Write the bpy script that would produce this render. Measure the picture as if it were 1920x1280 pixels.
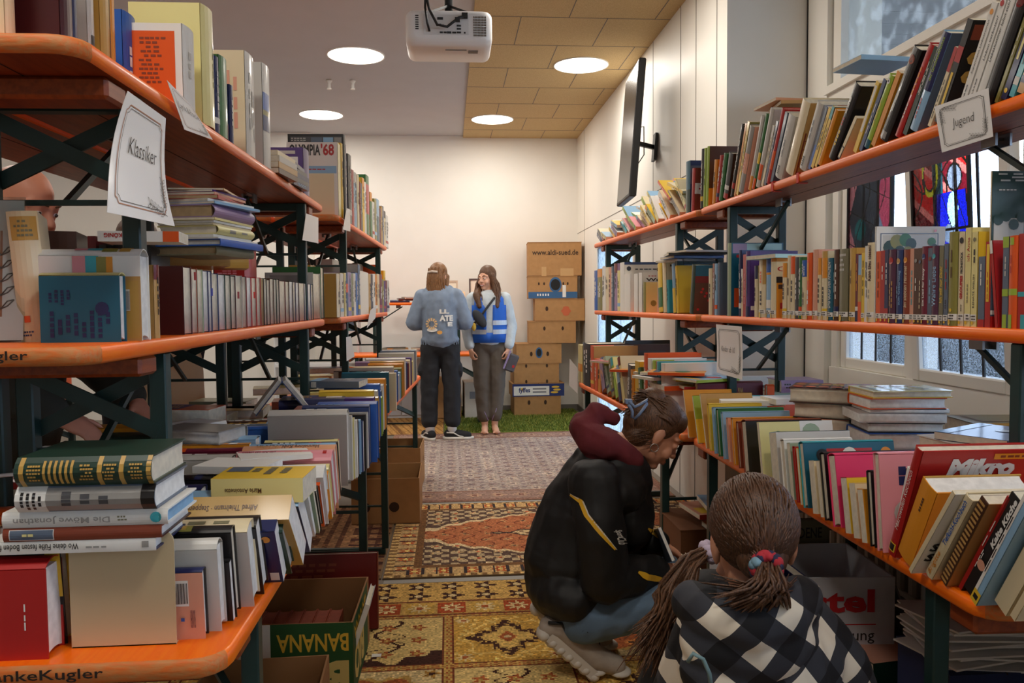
import bpy, math, random
from math import sin, cos, pi, radians as rad
from mathutils import Matrix, Vector
import numpy as np
random.seed(7)
SC = bpy.context.scene
COL = SC.collection
for o in list(bpy.data.objects):
    bpy.data.objects.remove(o)

# ---------------------------------------------------------------- camera
FPX, YAW, PITCH, ROLL, EYE = 1500.0, .0787, .0491, -.0084, 1.314
_f = Vector((sin(YAW)*cos(PITCH), cos(YAW)*cos(PITCH), -sin(PITCH)))
_r0 = Vector((cos(YAW), -sin(YAW), 0)); _u0 = _r0.cross(_f)
_r = _r0*cos(ROLL)+_u0*sin(ROLL); _u = _u0*cos(ROLL)-_r0*sin(ROLL)
cd = bpy.data.cameras.new('camera'); cam = bpy.data.objects.new('camera', cd); COL.objects.link(cam)
cd.sensor_width = 36; cd.lens = FPX/1920*36; cd.clip_start = .05
cam.matrix_world = Matrix(((_r.x, _u.x, -_f.x, 0), (_r.y, _u.y, -_f.y, 0), (_r.z, _u.z, -_f.z, EYE), (0, 0, 0, 1)))
SC.camera = cam
CAMC = Vector((0, 0, EYE))

def ray(u, v): return _f+_r*((u-960)/FPX)-_u*((v-640)/FPX)
def at_z(u, v, z): d = ray(u, v); return CAMC+d*((z-EYE)/d.z)
def at_x(u, v, x): d = ray(u, v); return CAMC+d*(x/d.x)
def at_y(u, v, y): d = ray(u, v); return CAMC+d*(y/d.y)
def on_line(u, v, A, B):
    """point where the sight line through photo point (u, v) meets the upright plane through floor points A, B"""
    d = ray(u, v); n = Vector((B[1]-A[1], A[0]-B[0], 0)); a = Vector((A[0], A[1], EYE))
    return CAMC+d*((a-CAMC).dot(n)/d.dot(n))

# ---------------------------------------------------------------- world and exposure
SC.view_settings.view_transform = 'Standard'; SC.view_settings.look = 'None'
SC.view_settings.gamma = 1; SC.view_settings.use_curve_mapping = False
SC.view_settings.exposure = 0.0
W = bpy.data.worlds.new('overcast_sky'); SC.world = W; W.use_nodes = True
bg = W.node_tree.nodes['Background']; bg.inputs[0].default_value = (.82, .91, 1.0, 1); bg.inputs[1].default_value = 7.5
LAMP_W = 19.5
SC.cycles.max_bounces = 8; SC.cycles.diffuse_bounces = 5; SC.cycles.transparent_max_bounces = 12
SC.cycles.caustics_reflective = False; SC.cycles.caustics_refractive = False
SC.cycles.sample_clamp_indirect = 6

# ---------------------------------------------------------------- materials
def lin(c):
    c = c/255
    return c/12.92 if c <= .04045 else ((c+.055)/1.055)**2.4
def rgb(t): return (lin(t[0]), lin(t[1]), lin(t[2]), 1)
_M = {}
def mat(name, col, rough=.6, coat=0, metal=0, var=0, scale=8, bump=0, spec=.5):
    if name in _M: return _M[name]
    m = bpy.data.materials.new(name); m.use_nodes = True; nt = m.node_tree
    b = nt.nodes['Principled BSDF']; c = rgb(col)
    b.inputs['Base Color'].default_value = c; b.inputs['Roughness'].default_value = rough
    b.inputs['Metallic'].default_value = metal; b.inputs['Coat Weight'].default_value = coat
    b.inputs['Coat Roughness'].default_value = .12; b.inputs['Specular IOR Level'].default_value = spec
    if var or bump:
        tc = nt.nodes.new('ShaderNodeTexCoord'); nz = nt.nodes.new('ShaderNodeTexNoise')
        nz.inputs['Scale'].default_value = scale; nz.inputs['Detail'].default_value = 5
        nt.links.new(tc.outputs['Object'], nz.inputs['Vector'])
        if var:
            r = nt.nodes.new('ShaderNodeValToRGB')
            r.color_ramp.elements[0].position = .3; r.color_ramp.elements[1].position = .7
            r.color_ramp.elements[0].color = tuple(x*(1-var) for x in c[:3])+(1,)
            r.color_ramp.elements[1].color = tuple(min(1, x*(1+var)) for x in c[:3])+(1,)
            nt.links.new(nz.outputs['Fac'], r.inputs[0]); nt.links.new(r.outputs[0], b.inputs['Base Color'])
        if bump:
            bp = nt.nodes.new('ShaderNodeBump'); bp.inputs['Strength'].default_value = bump; bp.inputs['Distance'].default_value = .01
            nt.links.new(nz.outputs['Fac'], bp.inputs['Height']); nt.links.new(bp.outputs[0], b.inputs['Normal'])
    _M[name] = m
    return m
def stripes(name, c1, c2, scale, stretch, rough=.6, bump=.2, coat=0, detail=6, lo=.35, hi=.65):
    """fibrous two-tone material: noise stretched along an axis (wood grain, hair, pages)"""
    if name in _M: return _M[name]
    m = mat(name, c1, rough, coat); nt = m.node_tree; b = nt.nodes['Principled BSDF']
    tc = nt.nodes.new('ShaderNodeTexCoord'); mp = nt.nodes.new('ShaderNodeMapping'); mp.inputs['Scale'].default_value = stretch
    nz = nt.nodes.new('ShaderNodeTexNoise'); nz.inputs['Scale'].default_value = scale; nz.inputs['Detail'].default_value = detail
    r = nt.nodes.new('ShaderNodeValToRGB'); e = r.color_ramp.elements
    e[0].position = lo; e[1].position = hi; e[0].color = rgb(c1); e[1].color = rgb(c2)
    L = nt.links.new
    L(tc.outputs['Object'], mp.inputs[0]); L(mp.outputs[0], nz.inputs['Vector']); L(nz.outputs['Fac'], r.inputs[0]); L(r.outputs[0], b.inputs['Base Color'])
    if bump:
        bp = nt.nodes.new('ShaderNodeBump'); bp.inputs['Strength'].default_value = bump; bp.inputs['Distance'].default_value = .004
        L(nz.outputs['Fac'], bp.inputs['Height']); L(bp.outputs[0], b.inputs['Normal'])
    return m
def attr_mat(name, rough=.9, bump=0):
    """material that takes its colour from the woven / printed pattern stored with the mesh"""
    if name in _M: return _M[name]
    m = mat(name, (128, 128, 128), rough); nt = m.node_tree; b = nt.nodes['Principled BSDF']
    a = nt.nodes.new('ShaderNodeVertexColor'); a.layer_name = 'Col'
    nt.links.new(a.outputs[0], b.inputs['Base Color'])
    b.inputs['Specular IOR Level'].default_value = .15
    if bump:
        tc = nt.nodes.new('ShaderNodeTexCoord'); nz = nt.nodes.new('ShaderNodeTexNoise'); nz.inputs['Scale'].default_value = 150
        bp = nt.nodes.new('ShaderNodeBump'); bp.inputs['Strength'].default_value = bump
        nt.links.new(tc.outputs['Object'], nz.inputs['Vector']); nt.links.new(nz.outputs['Fac'], bp.inputs['Height']); nt.links.new(bp.outputs[0], b.inputs['Normal'])
    return m
def emit(name, col, s):
    if name in _M: return _M[name]
    m = bpy.data.materials.new(name); m.use_nodes = True; b = m.node_tree.nodes['Principled BSDF']
    b.inputs['Emission Color'].default_value = rgb(col); b.inputs['Emission Strength'].default_value = s
    b.inputs['Base Color'].default_value = rgb(col); _M[name] = m
    return m
def pane(name, tint, clear=.6, scale=60, gloss=True):
    """textured window glass: partly clear, partly scattering, with a hammered surface"""
    if name in _M: return _M[name]
    m = bpy.data.materials.new(name); m.use_nodes = True; nt = m.node_tree; N = nt.nodes; L = nt.links.new
    out = N['Material Output']; N.remove(N['Principled BSDF'])
    tc = N.new('ShaderNodeTexCoord'); nz = N.new('ShaderNodeTexNoise'); nz.inputs['Scale'].default_value = scale; nz.inputs['Detail'].default_value = 3
    L(tc.outputs['Object'], nz.inputs['Vector'])
    bp = N.new('ShaderNodeBump'); bp.inputs['Strength'].default_value = .35; bp.inputs['Distance'].default_value = .01; L(nz.outputs['Fac'], bp.inputs['Height'])
    tr = N.new('ShaderNodeBsdfTransparent'); tl = N.new('ShaderNodeBsdfTranslucent'); gl = N.new('ShaderNodeBsdfGlossy')
    gl.inputs['Roughness'].default_value = .12
    tr.inputs[0].default_value = rgb(tint); tl.inputs[0].default_value = rgb(tint)
    L(bp.outputs[0], tl.inputs['Normal']); L(bp.outputs[0], gl.inputs['Normal'])
    m1 = N.new('ShaderNodeMixShader'); m2 = N.new('ShaderNodeMixShader')
    rp = N.new('ShaderNodeMapRange'); rp.inputs[1].default_value = .35; rp.inputs[2].default_value = .65
    rp.inputs[3].default_value = 1-clear-.2; rp.inputs[4].default_value = min(1, 1-clear+.2)
    L(nz.outputs['Fac'], rp.inputs[0]); L(rp.outputs[0], m1.inputs[0]); L(tr.outputs[0], m1.inputs[1]); L(tl.outputs[0], m1.inputs[2])
    if not gloss: L(m1.outputs[0], out.inputs[0]); _M[name] = m; return m
    lw = N.new('ShaderNodeLayerWeight'); pw = N.new('ShaderNodeMath'); pw.operation = 'POWER'; pw.inputs[1].default_value = 4; fr = N.new('ShaderNodeMath'); fr.operation = 'MULTIPLY_ADD'; fr.inputs[1].default_value = .6; fr.inputs[2].default_value = .03
    L(lw.outputs['Facing'], pw.inputs[0]); L(pw.outputs[0], fr.inputs[0])
    L(fr.outputs[0], m2.inputs[0]); L(m1.outputs[0], m2.inputs[1]); L(gl.outputs[0], m2.inputs[2]); L(m2.outputs[0], out.inputs[0])
    _M[name] = m
    return m

# ---------------------------------------------------------------- mesh builder
_TX = {}
def glyphs(s, bold=0.0, shear=0.0):
    k = (s, bold, shear)
    if k not in _TX:
        c = bpy.data.curves.new('lettering', 'FONT'); c.body = s; c.fill_mode = 'FRONT'; c.resolution_u = 2
        c.offset = bold; c.shear = shear; c.size = 1
        o = bpy.data.objects.new('lettering', c); me = o.to_mesh()
        V = [(v.co.x, v.co.y) for v in me.vertices]; F = [tuple(p.vertices) for p in me.polygons]
        o.to_mesh_clear(); bpy.data.objects.remove(o); bpy.data.curves.remove(c)
        if not V: V = [(0, 0), (1, 0), (0, 1)]; F = []
        xs = [a for a, _ in V]; ys = [b for _, b in V]
        x0, x1, y0, y1 = min(xs), max(xs), min(ys), max(ys)
        _TX[k] = ([((a-x0)/(x1-x0+1e-9), (b-y0)/(y1-y0+1e-9)) for a, b in V], F, (x1-x0)/(y1-y0+1e-9))
    return _TX[k]

class MB:
    """collects faces with materials; build() links them as one mesh object"""
    def __init__(s): s.V = []; s.F = []; s.I = []; s.S = []; s.M = []; s.X = Matrix()
    def mi(s, m):
        if m not in s.M: s.M.append(m)
        return s.M.index(m)
    def v(s, p): s.V.append(tuple(s.X @ Vector(p))); return len(s.V)-1
    def f(s, idx, m, smooth=False): s.F.append(tuple(idx)); s.I.append(s.mi(m)); s.S.append(smooth)
    def poly(s, pts, m, smooth=False): s.f([s.v(p) for p in pts], m, smooth)
    def box(s, a, b, m, bev=0):
        x0, x1 = sorted((a[0], b[0])); y0, y1 = sorted((a[1], b[1])); z0, z1 = sorted((a[2], b[2]))
        if bev:
            e = min(bev, (x1-x0)*.45, (y1-y0)*.45, (z1-z0)*.45); V = []
            def cv(i, j, k):
                X, Y, Z = (x0, x1)[i], (y0, y1)[j], (z0, z1)[k]; dx, dy, dz = (e, -e)[i], (e, -e)[j], (e, -e)[k]
                return (s.v((X, Y+dy, Z+dz)), s.v((X+dx, Y, Z+dz)), s.v((X+dx, Y+dy, Z)))
            c = {(i, j, k): cv(i, j, k) for i in (0, 1) for j in (0, 1) for k in (0, 1)}
            for i in (0, 1):
                q = [c[i, 0, 0][0], c[i, 1, 0][0], c[i, 1, 1][0], c[i, 0, 1][0]]; s.f(q if i else q[::-1], m)
                q = [c[0, i, 0][1], c[0, i, 1][1], c[1, i, 1][1], c[1, i, 0][1]]; s.f(q if i else q[::-1], m)
                q = [c[0, 0, i][2], c[1, 0, i][2], c[1, 1, i][2], c[0, 1, i][2]]; s.f(q if i else q[::-1], m)
            for i in (0, 1):
                for j in (0, 1):
                    q = [c[i, j, 0][0], c[i, j, 1][0], c[i, j, 1][1], c[i, j, 0][1]]; s.f(q if i == j else q[::-1], m)
                    q = [c[i, 0, j][0], c[i, 0, j][2], c[i, 1, j][2], c[i, 1, j][0]]; s.f(q if i == j else q[::-1], m)
                    q = [c[0, i, j][1], c[1, i, j][1], c[1, i, j][2], c[0, i, j][2]]; s.f(q if i == j else q[::-1], m)
            for (i, j, k), q in c.items(): s.f(q if (i+j+k) % 2 else q[::-1], m)
            return
        p = [s.v((x, y, z)) for z in (z0, z1) for y in (y0, y1) for x in (x0, x1)]
        for q in ((0, 2, 3, 1), (4, 5, 7, 6), (0, 1, 5, 4), (2, 6, 7, 3), (0, 4, 6, 2), (1, 3, 7, 5)): s.f([p[i] for i in q], m)
    def bar(s, a, b, w, h, m, up=(0, 0, 1)):
        a, b = Vector(a), Vector(b); d = (b-a).normalized(); sd = d.cross(Vector(up))
        if sd.length < 1e-4: sd = d.cross(Vector((0, 1, 0)))
        sd = sd.normalized()*w/2; n = sd.cross(d).normalized()*h/2
        p = [s.v(q+k) for q in (a, b) for k in (sd+n, -sd+n, -sd-n, sd-n)]
        for q in ((0, 1, 2, 3), (7, 6, 5, 4), (0, 4, 5, 1), (1, 5, 6, 2), (2, 6, 7, 3), (3, 7, 4, 0)): s.f([p[i] for i in q], m)
    def tube(s, pts, r, m, n=8, cap=True, smooth=True, flat=1.0):
        pts = [Vector(p) for p in pts]; R = r if isinstance(r, (list, tuple)) else [r]*len(pts); rings = []; ref = None
        for i, p in enumerate(pts):
            d = (pts[min(i+1, len(pts)-1)]-pts[max(i-1, 0)]).normalized()
            if ref is None: ref = Vector((0, 0, 1)) if abs(d.z) < .9 else Vector((1, 0, 0))
            a = (ref-d*ref.dot(d))
            a = a.normalized() if a.length > 1e-5 else d.orthogonal().normalized()
            ref = a; b = d.cross(a)
            rings.append([s.v(p+a*(R[i]*flat*cos(2*pi*k/n))+b*(R[i]*sin(2*pi*k/n))) for k in range(n)])
        for A, B in zip(rings, rings[1:]):
            for k in range(n): s.f((A[k], A[(k+1) % n], B[(k+1) % n], B[k]), m, smooth)
        if cap: s.f(rings[0][::-1], m); s.f(rings[-1], m)
    def loft(s, rings, m, smooth=True, cap=True):
        R = [[s.v(p) for p in r] for r in rings]; n = len(R[0])
        for A, B in zip(R, R[1:]):
            for k in range(n): s.f((A[k], A[(k+1) % n], B[(k+1) % n], B[k]), m, smooth)
        if cap: s.f(R[0][::-1], m, False); s.f(R[-1], m, False)
    def ball(s, c, r, m, nu=12, nv=8, rot=None):
        if not isinstance(r, (tuple, list)): r = (r, r, r)
        c = Vector(c); Q = []
        for j in range(nv+1):
            t = pi*j/nv; row = []
            for i in range(nu):
                p = Vector((r[0]*sin(t)*cos(2*pi*i/nu), r[1]*sin(t)*sin(2*pi*i/nu), r[2]*cos(t)))
                row.append(s.v(c+(rot @ p if rot else p)))
                if j in (0, nv): row = row*nu; break
            Q.append(row)
        for j in range(nv):
            for i in range(nu):
                q = [Q[j][i], Q[j+1][i], Q[j+1][(i+1) % nu], Q[j][(i+1) % nu]]
                q = [a for k, a in enumerate(q) if a not in q[:k]]
                s.f(q, m, True)
    def text(s, fn, st, x0, y0, x1, y1, m, bold=0, shear=0, keep=False, rot=0):
        """lettering mapped into the box x0..x1, y0..y1 of the surface fn(x, y) -> point; rot in quarter turns"""
        V, F, asp = glyphs(st, bold, shear); base = []
        for a, b in V:
            if rot == 1: a, b = 1-b, a
            elif rot == 2: a, b = 1-a, 1-b
            elif rot == 3: a, b = b, 1-a
            base.append(s.v(fn(x0+(x1-x0)*a, y0+(y1-y0)*b)))
        for q in F: s.f([base[i] for i in q], m)
    def build(s, name, parent=None, loc=None, tris=None):
        me = bpy.data.meshes.new(name); me.from_pydata(s.V, [], s.F)
        for m in s.M: me.materials.append(m)
        me.polygons.foreach_set('material_index', s.I); me.polygons.foreach_set('use_smooth', s.S); me.update()
        o = bpy.data.objects.new(name, me); COL.objects.link(o)
        if parent: o.parent = parent
        if loc is not None: o.location = loc
        return o
def empty(name, loc=(0, 0, 0), rz=0):
    o = bpy.data.objects.new(name, None); COL.objects.link(o); o.location = loc; o.rotation_euler = (0, 0, rz); o.empty_display_size = .1
    return o
def tag(o, label=None, cat=None, group=None, kind=None):
    if label: o['label'] = label
    if cat: o['category'] = cat
    if group: o['group'] = group
    if kind: o['kind'] = kind
    return o
def struct(mb, name): return tag(mb.build(name), kind='structure')
def part(mb, name, parent, label=None): return tag(mb.build(name, parent), label)
def copy_tree(o, parent=None):
    c = o.copy(); COL.objects.link(c)
    if parent: c.parent = parent
    for ch in list(o.children): copy_tree(ch, c)
    return c
def grid_mesh(name, P, colors, material, parent=None):
    """P (n,m,3) points, colors (n-1,m-1,3) sRGB 0-255 per face -> one patterned mesh"""
    n, m = P.shape[:2]; idx = np.arange(n*m).reshape(n, m)
    F = np.stack([idx[:-1, :-1], idx[:-1, 1:], idx[1:, 1:], idx[1:, :-1]], -1).reshape(-1, 4)
    me = bpy.data.meshes.new(name); me.from_pydata(P.reshape(-1, 3).tolist(), [], F.tolist())
    ca = me.color_attributes.new('Col', 'FLOAT_COLOR', 'CORNER')
    c = np.asarray(colors, float).reshape(-1, 3)/255; c = np.where(c <= .04045, c/12.92, ((c+.055)/1.055)**2.4)
    c = np.concatenate([c, np.ones((len(c), 1))], 1); c = np.repeat(c, 4, 0)
    ca.data.foreach_set('color', c.astype(np.float32).ravel()); me.materials.append(material); me.update()
    o = bpy.data.objects.new(name, me); COL.objects.link(o)
    if parent: o.parent = parent
    return o
# ================================================================ the room
XL, XR, XW, YB, YF, ZC, YS = -4.6, 1.56, 2.02, 9.6, -2.2, 3.283, 4.41
m_wall = mat('wall_paint', (236, 233, 226), .75, var=.02, scale=3)
m_panel = mat('panel_paint', (236, 233, 225), .5, var=.015, scale=3)
m_ceil = mat('ceiling_plaster', (188, 189, 192), .9, var=.02, scale=4)
m_wool = stripes('wood_wool_board', (176, 150, 104), (205, 180, 134), 260, (1, 1, 1), .95, .4)
m_floor = mat('floor_lino', (120, 110, 100), .6, var=.1, scale=6)
m_groove = mat('groove', (105, 100, 94), .8)
m_frame = mat('window_frame_paint', (238, 235, 226), .45)
m_dark = mat('dark_gap', (40, 40, 42), .8)
def slab(name, a, b, m): mb = MB(); mb.box(a, b, m); return struct(mb, name)
slab('floor', (XL, YF, -.1), (XW+.3, YB, 0), m_floor)
slab('ceiling', (XL, YF, ZC), (XW+.3, YB+.1, ZC+.1), m_ceil)
mb = MB()
ws = .595
mb.box((.195, YF, ZC-.02), (XR, YB, ZC), m_wool)
for i, y in enumerate([y for y in np.arange(9.15, 1, -.6)]):
    mb.box((.195, y-.003, ZC-.0215), (XR, y+.003, ZC-.0198), m_groove)
    for x in ([.75, 1.35] if i % 2 else [.42, 1.02]):
        mb.box((x+.1-.003, y, ZC-.0215), (x+.1+.003, y+.6, ZC-.0198), m_groove)
struct(mb, 'ceiling_panel')
slab('wall_back', (XL, YB, 0), (XW+.3, YB+.1, ZC), m_wall)
slab('wall_back_pier', (XL, YB-.12, 0), (-1.56, YB, ZC), m_wall)
slab('wall_left', (XL-.1, YF, 0), (XL, YB, ZC), m_wall)
slab('wall_front', (XL, YF-.1, 0), (XW+.3, YF, ZC), m_wall)
# right wall, beyond the recess: panelled, with a narrow glazed opening low in it
mb = MB()
D0, D1, DZ = 6.66, 8.28, 1.86
mb.box((XR, YS, 0), (XR+.12, D0, ZC), m_panel); mb.box((XR, D1, 0), (XR+.12, YB, ZC), m_panel); mb.box((XR, D0, DZ), (XR+.12, D1, ZC), m_panel)
mb.box((XR+.12, YS, 0), (XW+.3, YS+.12, ZC), m_panel)
for y in (9.1, 6.02, 5.3, 4.97, 4.58): mb.box((XR-.0015, y-.004, DZ if D0 < y < D1 else 0), (XR+.001, y+.004, ZC), m_groove)
mb.box((XR-.0015, YS, 2.128), (XR+.001, 6.02, 2.134), m_groove); mb.box((XR-.0015, 6.02, 2.128), (XR+.001, YB, 2.134), m_groove)
struct(mb, 'wall_right')
mb = MB()
for y in (D0-.03, D1): mb.box((XR-.012, y, 0), (XR+.13, y+.03, DZ+.03), m_frame)
mb.box((XR-.012, D0, DZ), (XR+.13, D1, DZ+.03), m_frame)
for y in (7.2, 7.75): mb.box((XR+.012, y-.012, 0), (XR+.03, y+.012, DZ), m_frame)
w3 = struct(mb, 'window_3')
mb = MB(); mb.box((XR+.002, D0, .05), (XR+.008, D1, DZ), pane('frosted_pane', (225, 238, 250), .35, 25, False)); part(mb, 'glass', w3)
# window recess: reveal, sill wall, lower and upper window band
mb = MB()
mb.box((XW, YF, 0), (XW+.3, YS, .82), m_wall); mb.box((XW, YF, 2.16), (XW+.3, 4.17, 2.40), m_frame)
mb.box((XW, YF, 3.2), (XW+.3, 4.17, ZC), m_wall); mb.box((XW, 4.17, .82), (XW+.3, YS, ZC), m_frame)
mb.box((XW-.02, YF, 2.395), (XW+.02, 4.17, 2.435), m_frame)
mb.box((XW-.004, YS-.012, 0), (XW+.004, YS-.002, ZC), m_dark)
struct(mb, 'wall_window_side')
mb = MB(); mb.box((1.5, YF, .79), (XW+.02, YS, .82), mat('sill_board', (150, 138, 122), .55, var=.06)); struct(mb, 'trim_1')
m_lead = mat('glazing_bar', (48, 52, 58), .5)
def sash(n, y0, y1, z0, z1, glass, tilt=0, bars=(3, 1), x=XW+.05):
    """one casement: y0..y1 along the wall, hinged at its foot when tilted into the room"""
    mb = MB(); t = .055; h = z1-z0
    mb.box((0, 0, 0), (.05, t, h), m_frame, .006); mb.box((0, y1-y0-t, 0), (.05, y1-y0, h), m_frame, .006)
    mb.box((0, t, 0), (.05, y1-y0-t, t), m_frame, .006); mb.box((0, t, h-t), (.05, y1-y0-t, h), m_frame, .006)
    o = struct(mb, 'window_%d' % n); o.location = (x, y0, z0); o.rotation_euler = (0, -tilt, 0)
    mb = MB(); mb.box((.022, t, t), (.028, y1-y0-t, h-t), glass); part(mb, 'glass', o)
    mb = MB()
    for i in range(1, bars[0]+1): y = t+(y1-y0-2*t)*i/(bars[0]+1); mb.box((.014, y-.006, t), (.02, y+.006, h-t), m_lead)
    for i in range(1, bars[1]+1): z = t+(h-2*t)*i/(bars[1]+1); mb.box((.012, t, z-.007), (.021, y1-y0-t, z+.007), m_lead)
    part(mb, 'glazing_bars', o)
    return o
g1 = pane('hammered_pane', (228, 237, 250), .93, 140)
m_jamb = MB()
YW = [4.12, 3.41, 2.70, 1.99, 1.28, .57, -.14, -.85, -1.56]
for y in YW: m_jamb.box((XW+.03, y-.03, .9), (XW+.14, y+.03, 2.14), m_frame)
m_jamb.box((XW+.025, YF, .82), (XW+.16, 4.165, .955), m_frame); m_jamb.box((XW+.025, YF, 2.1), (XW+.14, 4.165, 2.16), m_frame)
for y in (4.12, 2.6, 1.1, -.4): m_jamb.box((XW+.03, y-.04, 2.4), (XW+.12, y+.04, 3.2), m_frame)
struct(m_jamb, 'trim_2')
for i in range(8):
    s_ = sash(4+i if i else 1, YW[i+1]+.03, YW[i]-.03, .955, 2.1, g1, .055 if i == 1 else 0, x=XW+(.05 if i != 1 else .02))
    if i < 2:
        mb = MB(); mb.box((-.012, -.012, .5), (0, .012, .53), m_frame); mb.bar((-.012, 0, .51), (-.02, 0, .60), .012, .012, m_frame); part(mb, 'handle', s_)
mb = MB(); mb.box((XW+.07, YF, 2.4), (XW+.076, 4.1, 3.2), pane('upper_pane', (235, 240, 245), .98, 12))
struct(mb, 'window_2')
# outdoors: paving and hedge below eye level, boarded eaves above the upper windows
slab('ground_outside', (XW+.31, -14, -.4), (26, 30, -.3), mat('paving', (70, 76, 84), .8, var=.2, scale=1))
mb = MB()
for k in range(100): mb.box((XW+.32, -8+k*.22, 3.32), (6.5, -8+k*.22+.212, 3.36), mat('eaves_board', (170, 172, 175), .7, var=.1, scale=6))
o = struct(mb, 'trim_3'); o.location = (0, 0, -.1); 
mb = MB(); rh = random.Random(1); hg = mat('hedge_leaf', (34, 44, 42), .8, var=.3, scale=3)
for k in range(110): mb.ball((8.5+rh.uniform(-.3, .3), -14+k*.5, .55+rh.uniform(-.1, .1)), (.7, .5, 1.0+rh.uniform(-.15, .2)), hg, 8, 6)
mb.box((8.4, -14, -.3), (8.9, 42, 1.0), hg); tag(mb.build('hedge'), 'dark clipped hedge outdoors, beyond the frosted windows', 'hedge')
# skirting
mb = MB(); mb.box((XL, YB-.015, 0), (XR, YB, .07), mat('skirting_grey', (120, 116, 110), .6)); struct(mb, 'baseboard_back')
mb = MB(); mb.box((XR-.015, D1, 0), (XR, YB-.016, .07), mat('skirting_grey', (0, 0, 0))); struct(mb, 'baseboard_right')
# ribbed radiator below the sill
rd = empty('radiator', (1.86, 2.6, .12)); tag(rd, 'white ribbed radiator under the window sill behind the right-hand table', 'radiator')
mb = MB(); mr = mat('radiator_enamel', (205, 200, 192), .4)
for k in range(34): mb.box((-.035, -1.4+k*.085, 0), (.035, -1.4+k*.085+.05, .5), mr, .012)
part(mb, 'ribs', rd)
mb = MB(); mb.box((-.03, -1.42, .5), (.03, 1.49, .53), mr, .01); mb.box((-.02, -1.42, -.03), (.02, 1.49, 0), mr, .008); part(mb, 'header_pipe', rd)
for y in (-1.2, 0, 1.25): mb = MB(); mb.box((-.02, y, -.12), (.02, y+.03, -.03), mr); part(mb, 'foot', rd)

# ---------------------------------------------------------------- ceiling lamps
def lamp(x, y, label, zc=ZC):
    o = empty('ceiling_lamp', (x, y, zc)); tag(o, label, 'lamp', None)
    mb = MB(); n = 40
    mb.loft([[(r*cos(2*pi*k/n), r*sin(2*pi*k/n), z) for k in range(n)] for r, z in ((.228, 0), (.228, -.006), (.220, -.008), (.218, -.003))], mat('lamp_rim', (240, 240, 238), .4), cap=False)
    part(mb, 'rim', o)
    mb = MB(); mb.poly([(.219*cos(2*pi*k/n), -.219*sin(2*pi*k/n), -.004) for k in range(n)], emit('lamp_glow', (255, 244, 226), 6)); part(mb, 'diffuser', o)
    l = bpy.data.lights.new('lamp_light', 'AREA'); l.shape = 'DISK'; l.size = .43; l.energy = LAMP_W; l.color = (1, .93, .84)
    lo = bpy.data.objects.new('lamp_light', l); COL.objects.link(lo); lo.parent = o; lo.location = (0, 0, -.012)
    return o
lamp(-.71, 6.54, 'round recessed lamp glowing in the grey ceiling, ahead of the two white nozzles')
lamp(-1.30, 8.58, 'round recessed lamp glowing in the grey ceiling, near the back wall')
lamp(1.115, 6.64, 'round recessed lamp glowing in the beige ceiling boards, beside the wall screen', ZC-.02)
lamp(.49, 8.63, 'round recessed lamp glowing in the beige ceiling boards, over the carton tower', ZC-.02)
lamp(-2.9, 6.5, 'round recessed lamp over the far aisle left of the bookshelves')
lamp(-2.7, 4.2, 'round recessed lamp over the far aisle, nearer than its neighbour')
lamp(.72, 4.5, 'round recessed lamp above the aisle, nearest lamp in the beige boards', ZC-.02)
lamp(-.9, .7, 'round recessed lamp behind the camera over the left shelves')
lamp(.75, .3, 'round recessed lamp behind the camera over the right shelves', ZC-.02)
# sprinkler nozzles
nz0 = None
for x, l in ((-1.026, 'white sprinkler nozzle on the grey ceiling, the one over the shelf side'), (-.82, 'white sprinkler nozzle on the grey ceiling, the one closer to the projector')):
    mb = MB(); mw = mat('nozzle_white', (225, 222, 216), .5)
    mb.loft([[(r*cos(2*pi*k/16), r*sin(2*pi*k/16), z) for k in range(16)] for r, z in ((.026, 0), (.026, -.012), (.014, -.03), (.014, -.07), (.02, -.072), (.02, -.082))], mw)
    tag(mb.build('sprinkler_nozzle', None, (x, 7.26, ZC)), l, 'nozzle', 'ceiling nozzles')
# ---------------------------------------------------------------- projector
pj = empty('projector', (.02, 4.35, 2.73)); tag(pj, 'white video projector hanging from the ceiling over the aisle', 'projector')
mp = mat('projector_white', (232, 229, 226), .4)
def rrect(cx, cz, w, h, r, n=5):
    P = []
    for qx, qz, a0 in ((1, 1, 0), (-1, 1, 90), (-1, -1, 180), (1, -1, 270)):
        for k in range(n): a = rad(a0+90*k/(n-1)); P.append((cx+qx*(w/2-r)+r*cos(a), cz+qz*(h/2-r)+r*sin(a)))
    return P
mb = MB()
mb.loft([[(x, y, z) for x, z in rrect(0, dz, w, h, r)] for y, w, h, r, dz in ((-.165, .36, .12, .03, 0), (-.155, .42, .165, .035, -.004), (-.13, .445, .185, .04, -.006), (.12, .445, .185, .04, -.006), (.16, .40, .15, .04, 0))], mp)
part(mb, 'housing', pj)
mb = MB(); md = mat('port_black', (35, 35, 38), .5)
mb.box((-.13, -.168, -.045), (.1, -.1655, .055), mat('port_panel', (214, 212, 210), .5))
for x, z, w, h in ((-.045, .035, .03, .012), (-.04, -.035, .016, .008), (-.02, -.035, .016, .008), (0, -.035, .022, .01), (.026, -.035, .02, .008), (.05, .0, .022, .008), (.05, -.016, .022, .008), (.05, -.034, .022, .008), (-.06, .0, .008, .008), (-.045, .004, .008, .008), (-.03, 0, .008, .008), (.08, -.035, .008, .008)):
    mb.box((x-w/2, -.172, z-h/2), (x+w/2, -.167, z+h/2), md)
part(mb, 'port_panel', pj)
mb = MB()
for i in range(8):
    for j in range(9): mb.box((.125+j*.0075, -.1705-.0, -.05+i*.013), (.130+j*.0075, -.164, -.042+i*.013), mat('grille_grey', (120, 112, 104), .6))
for i in range(7): mb.box((-.172, -.166, -.02+i*.011), (-.155, -.160, -.014+i*.011), md)
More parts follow.
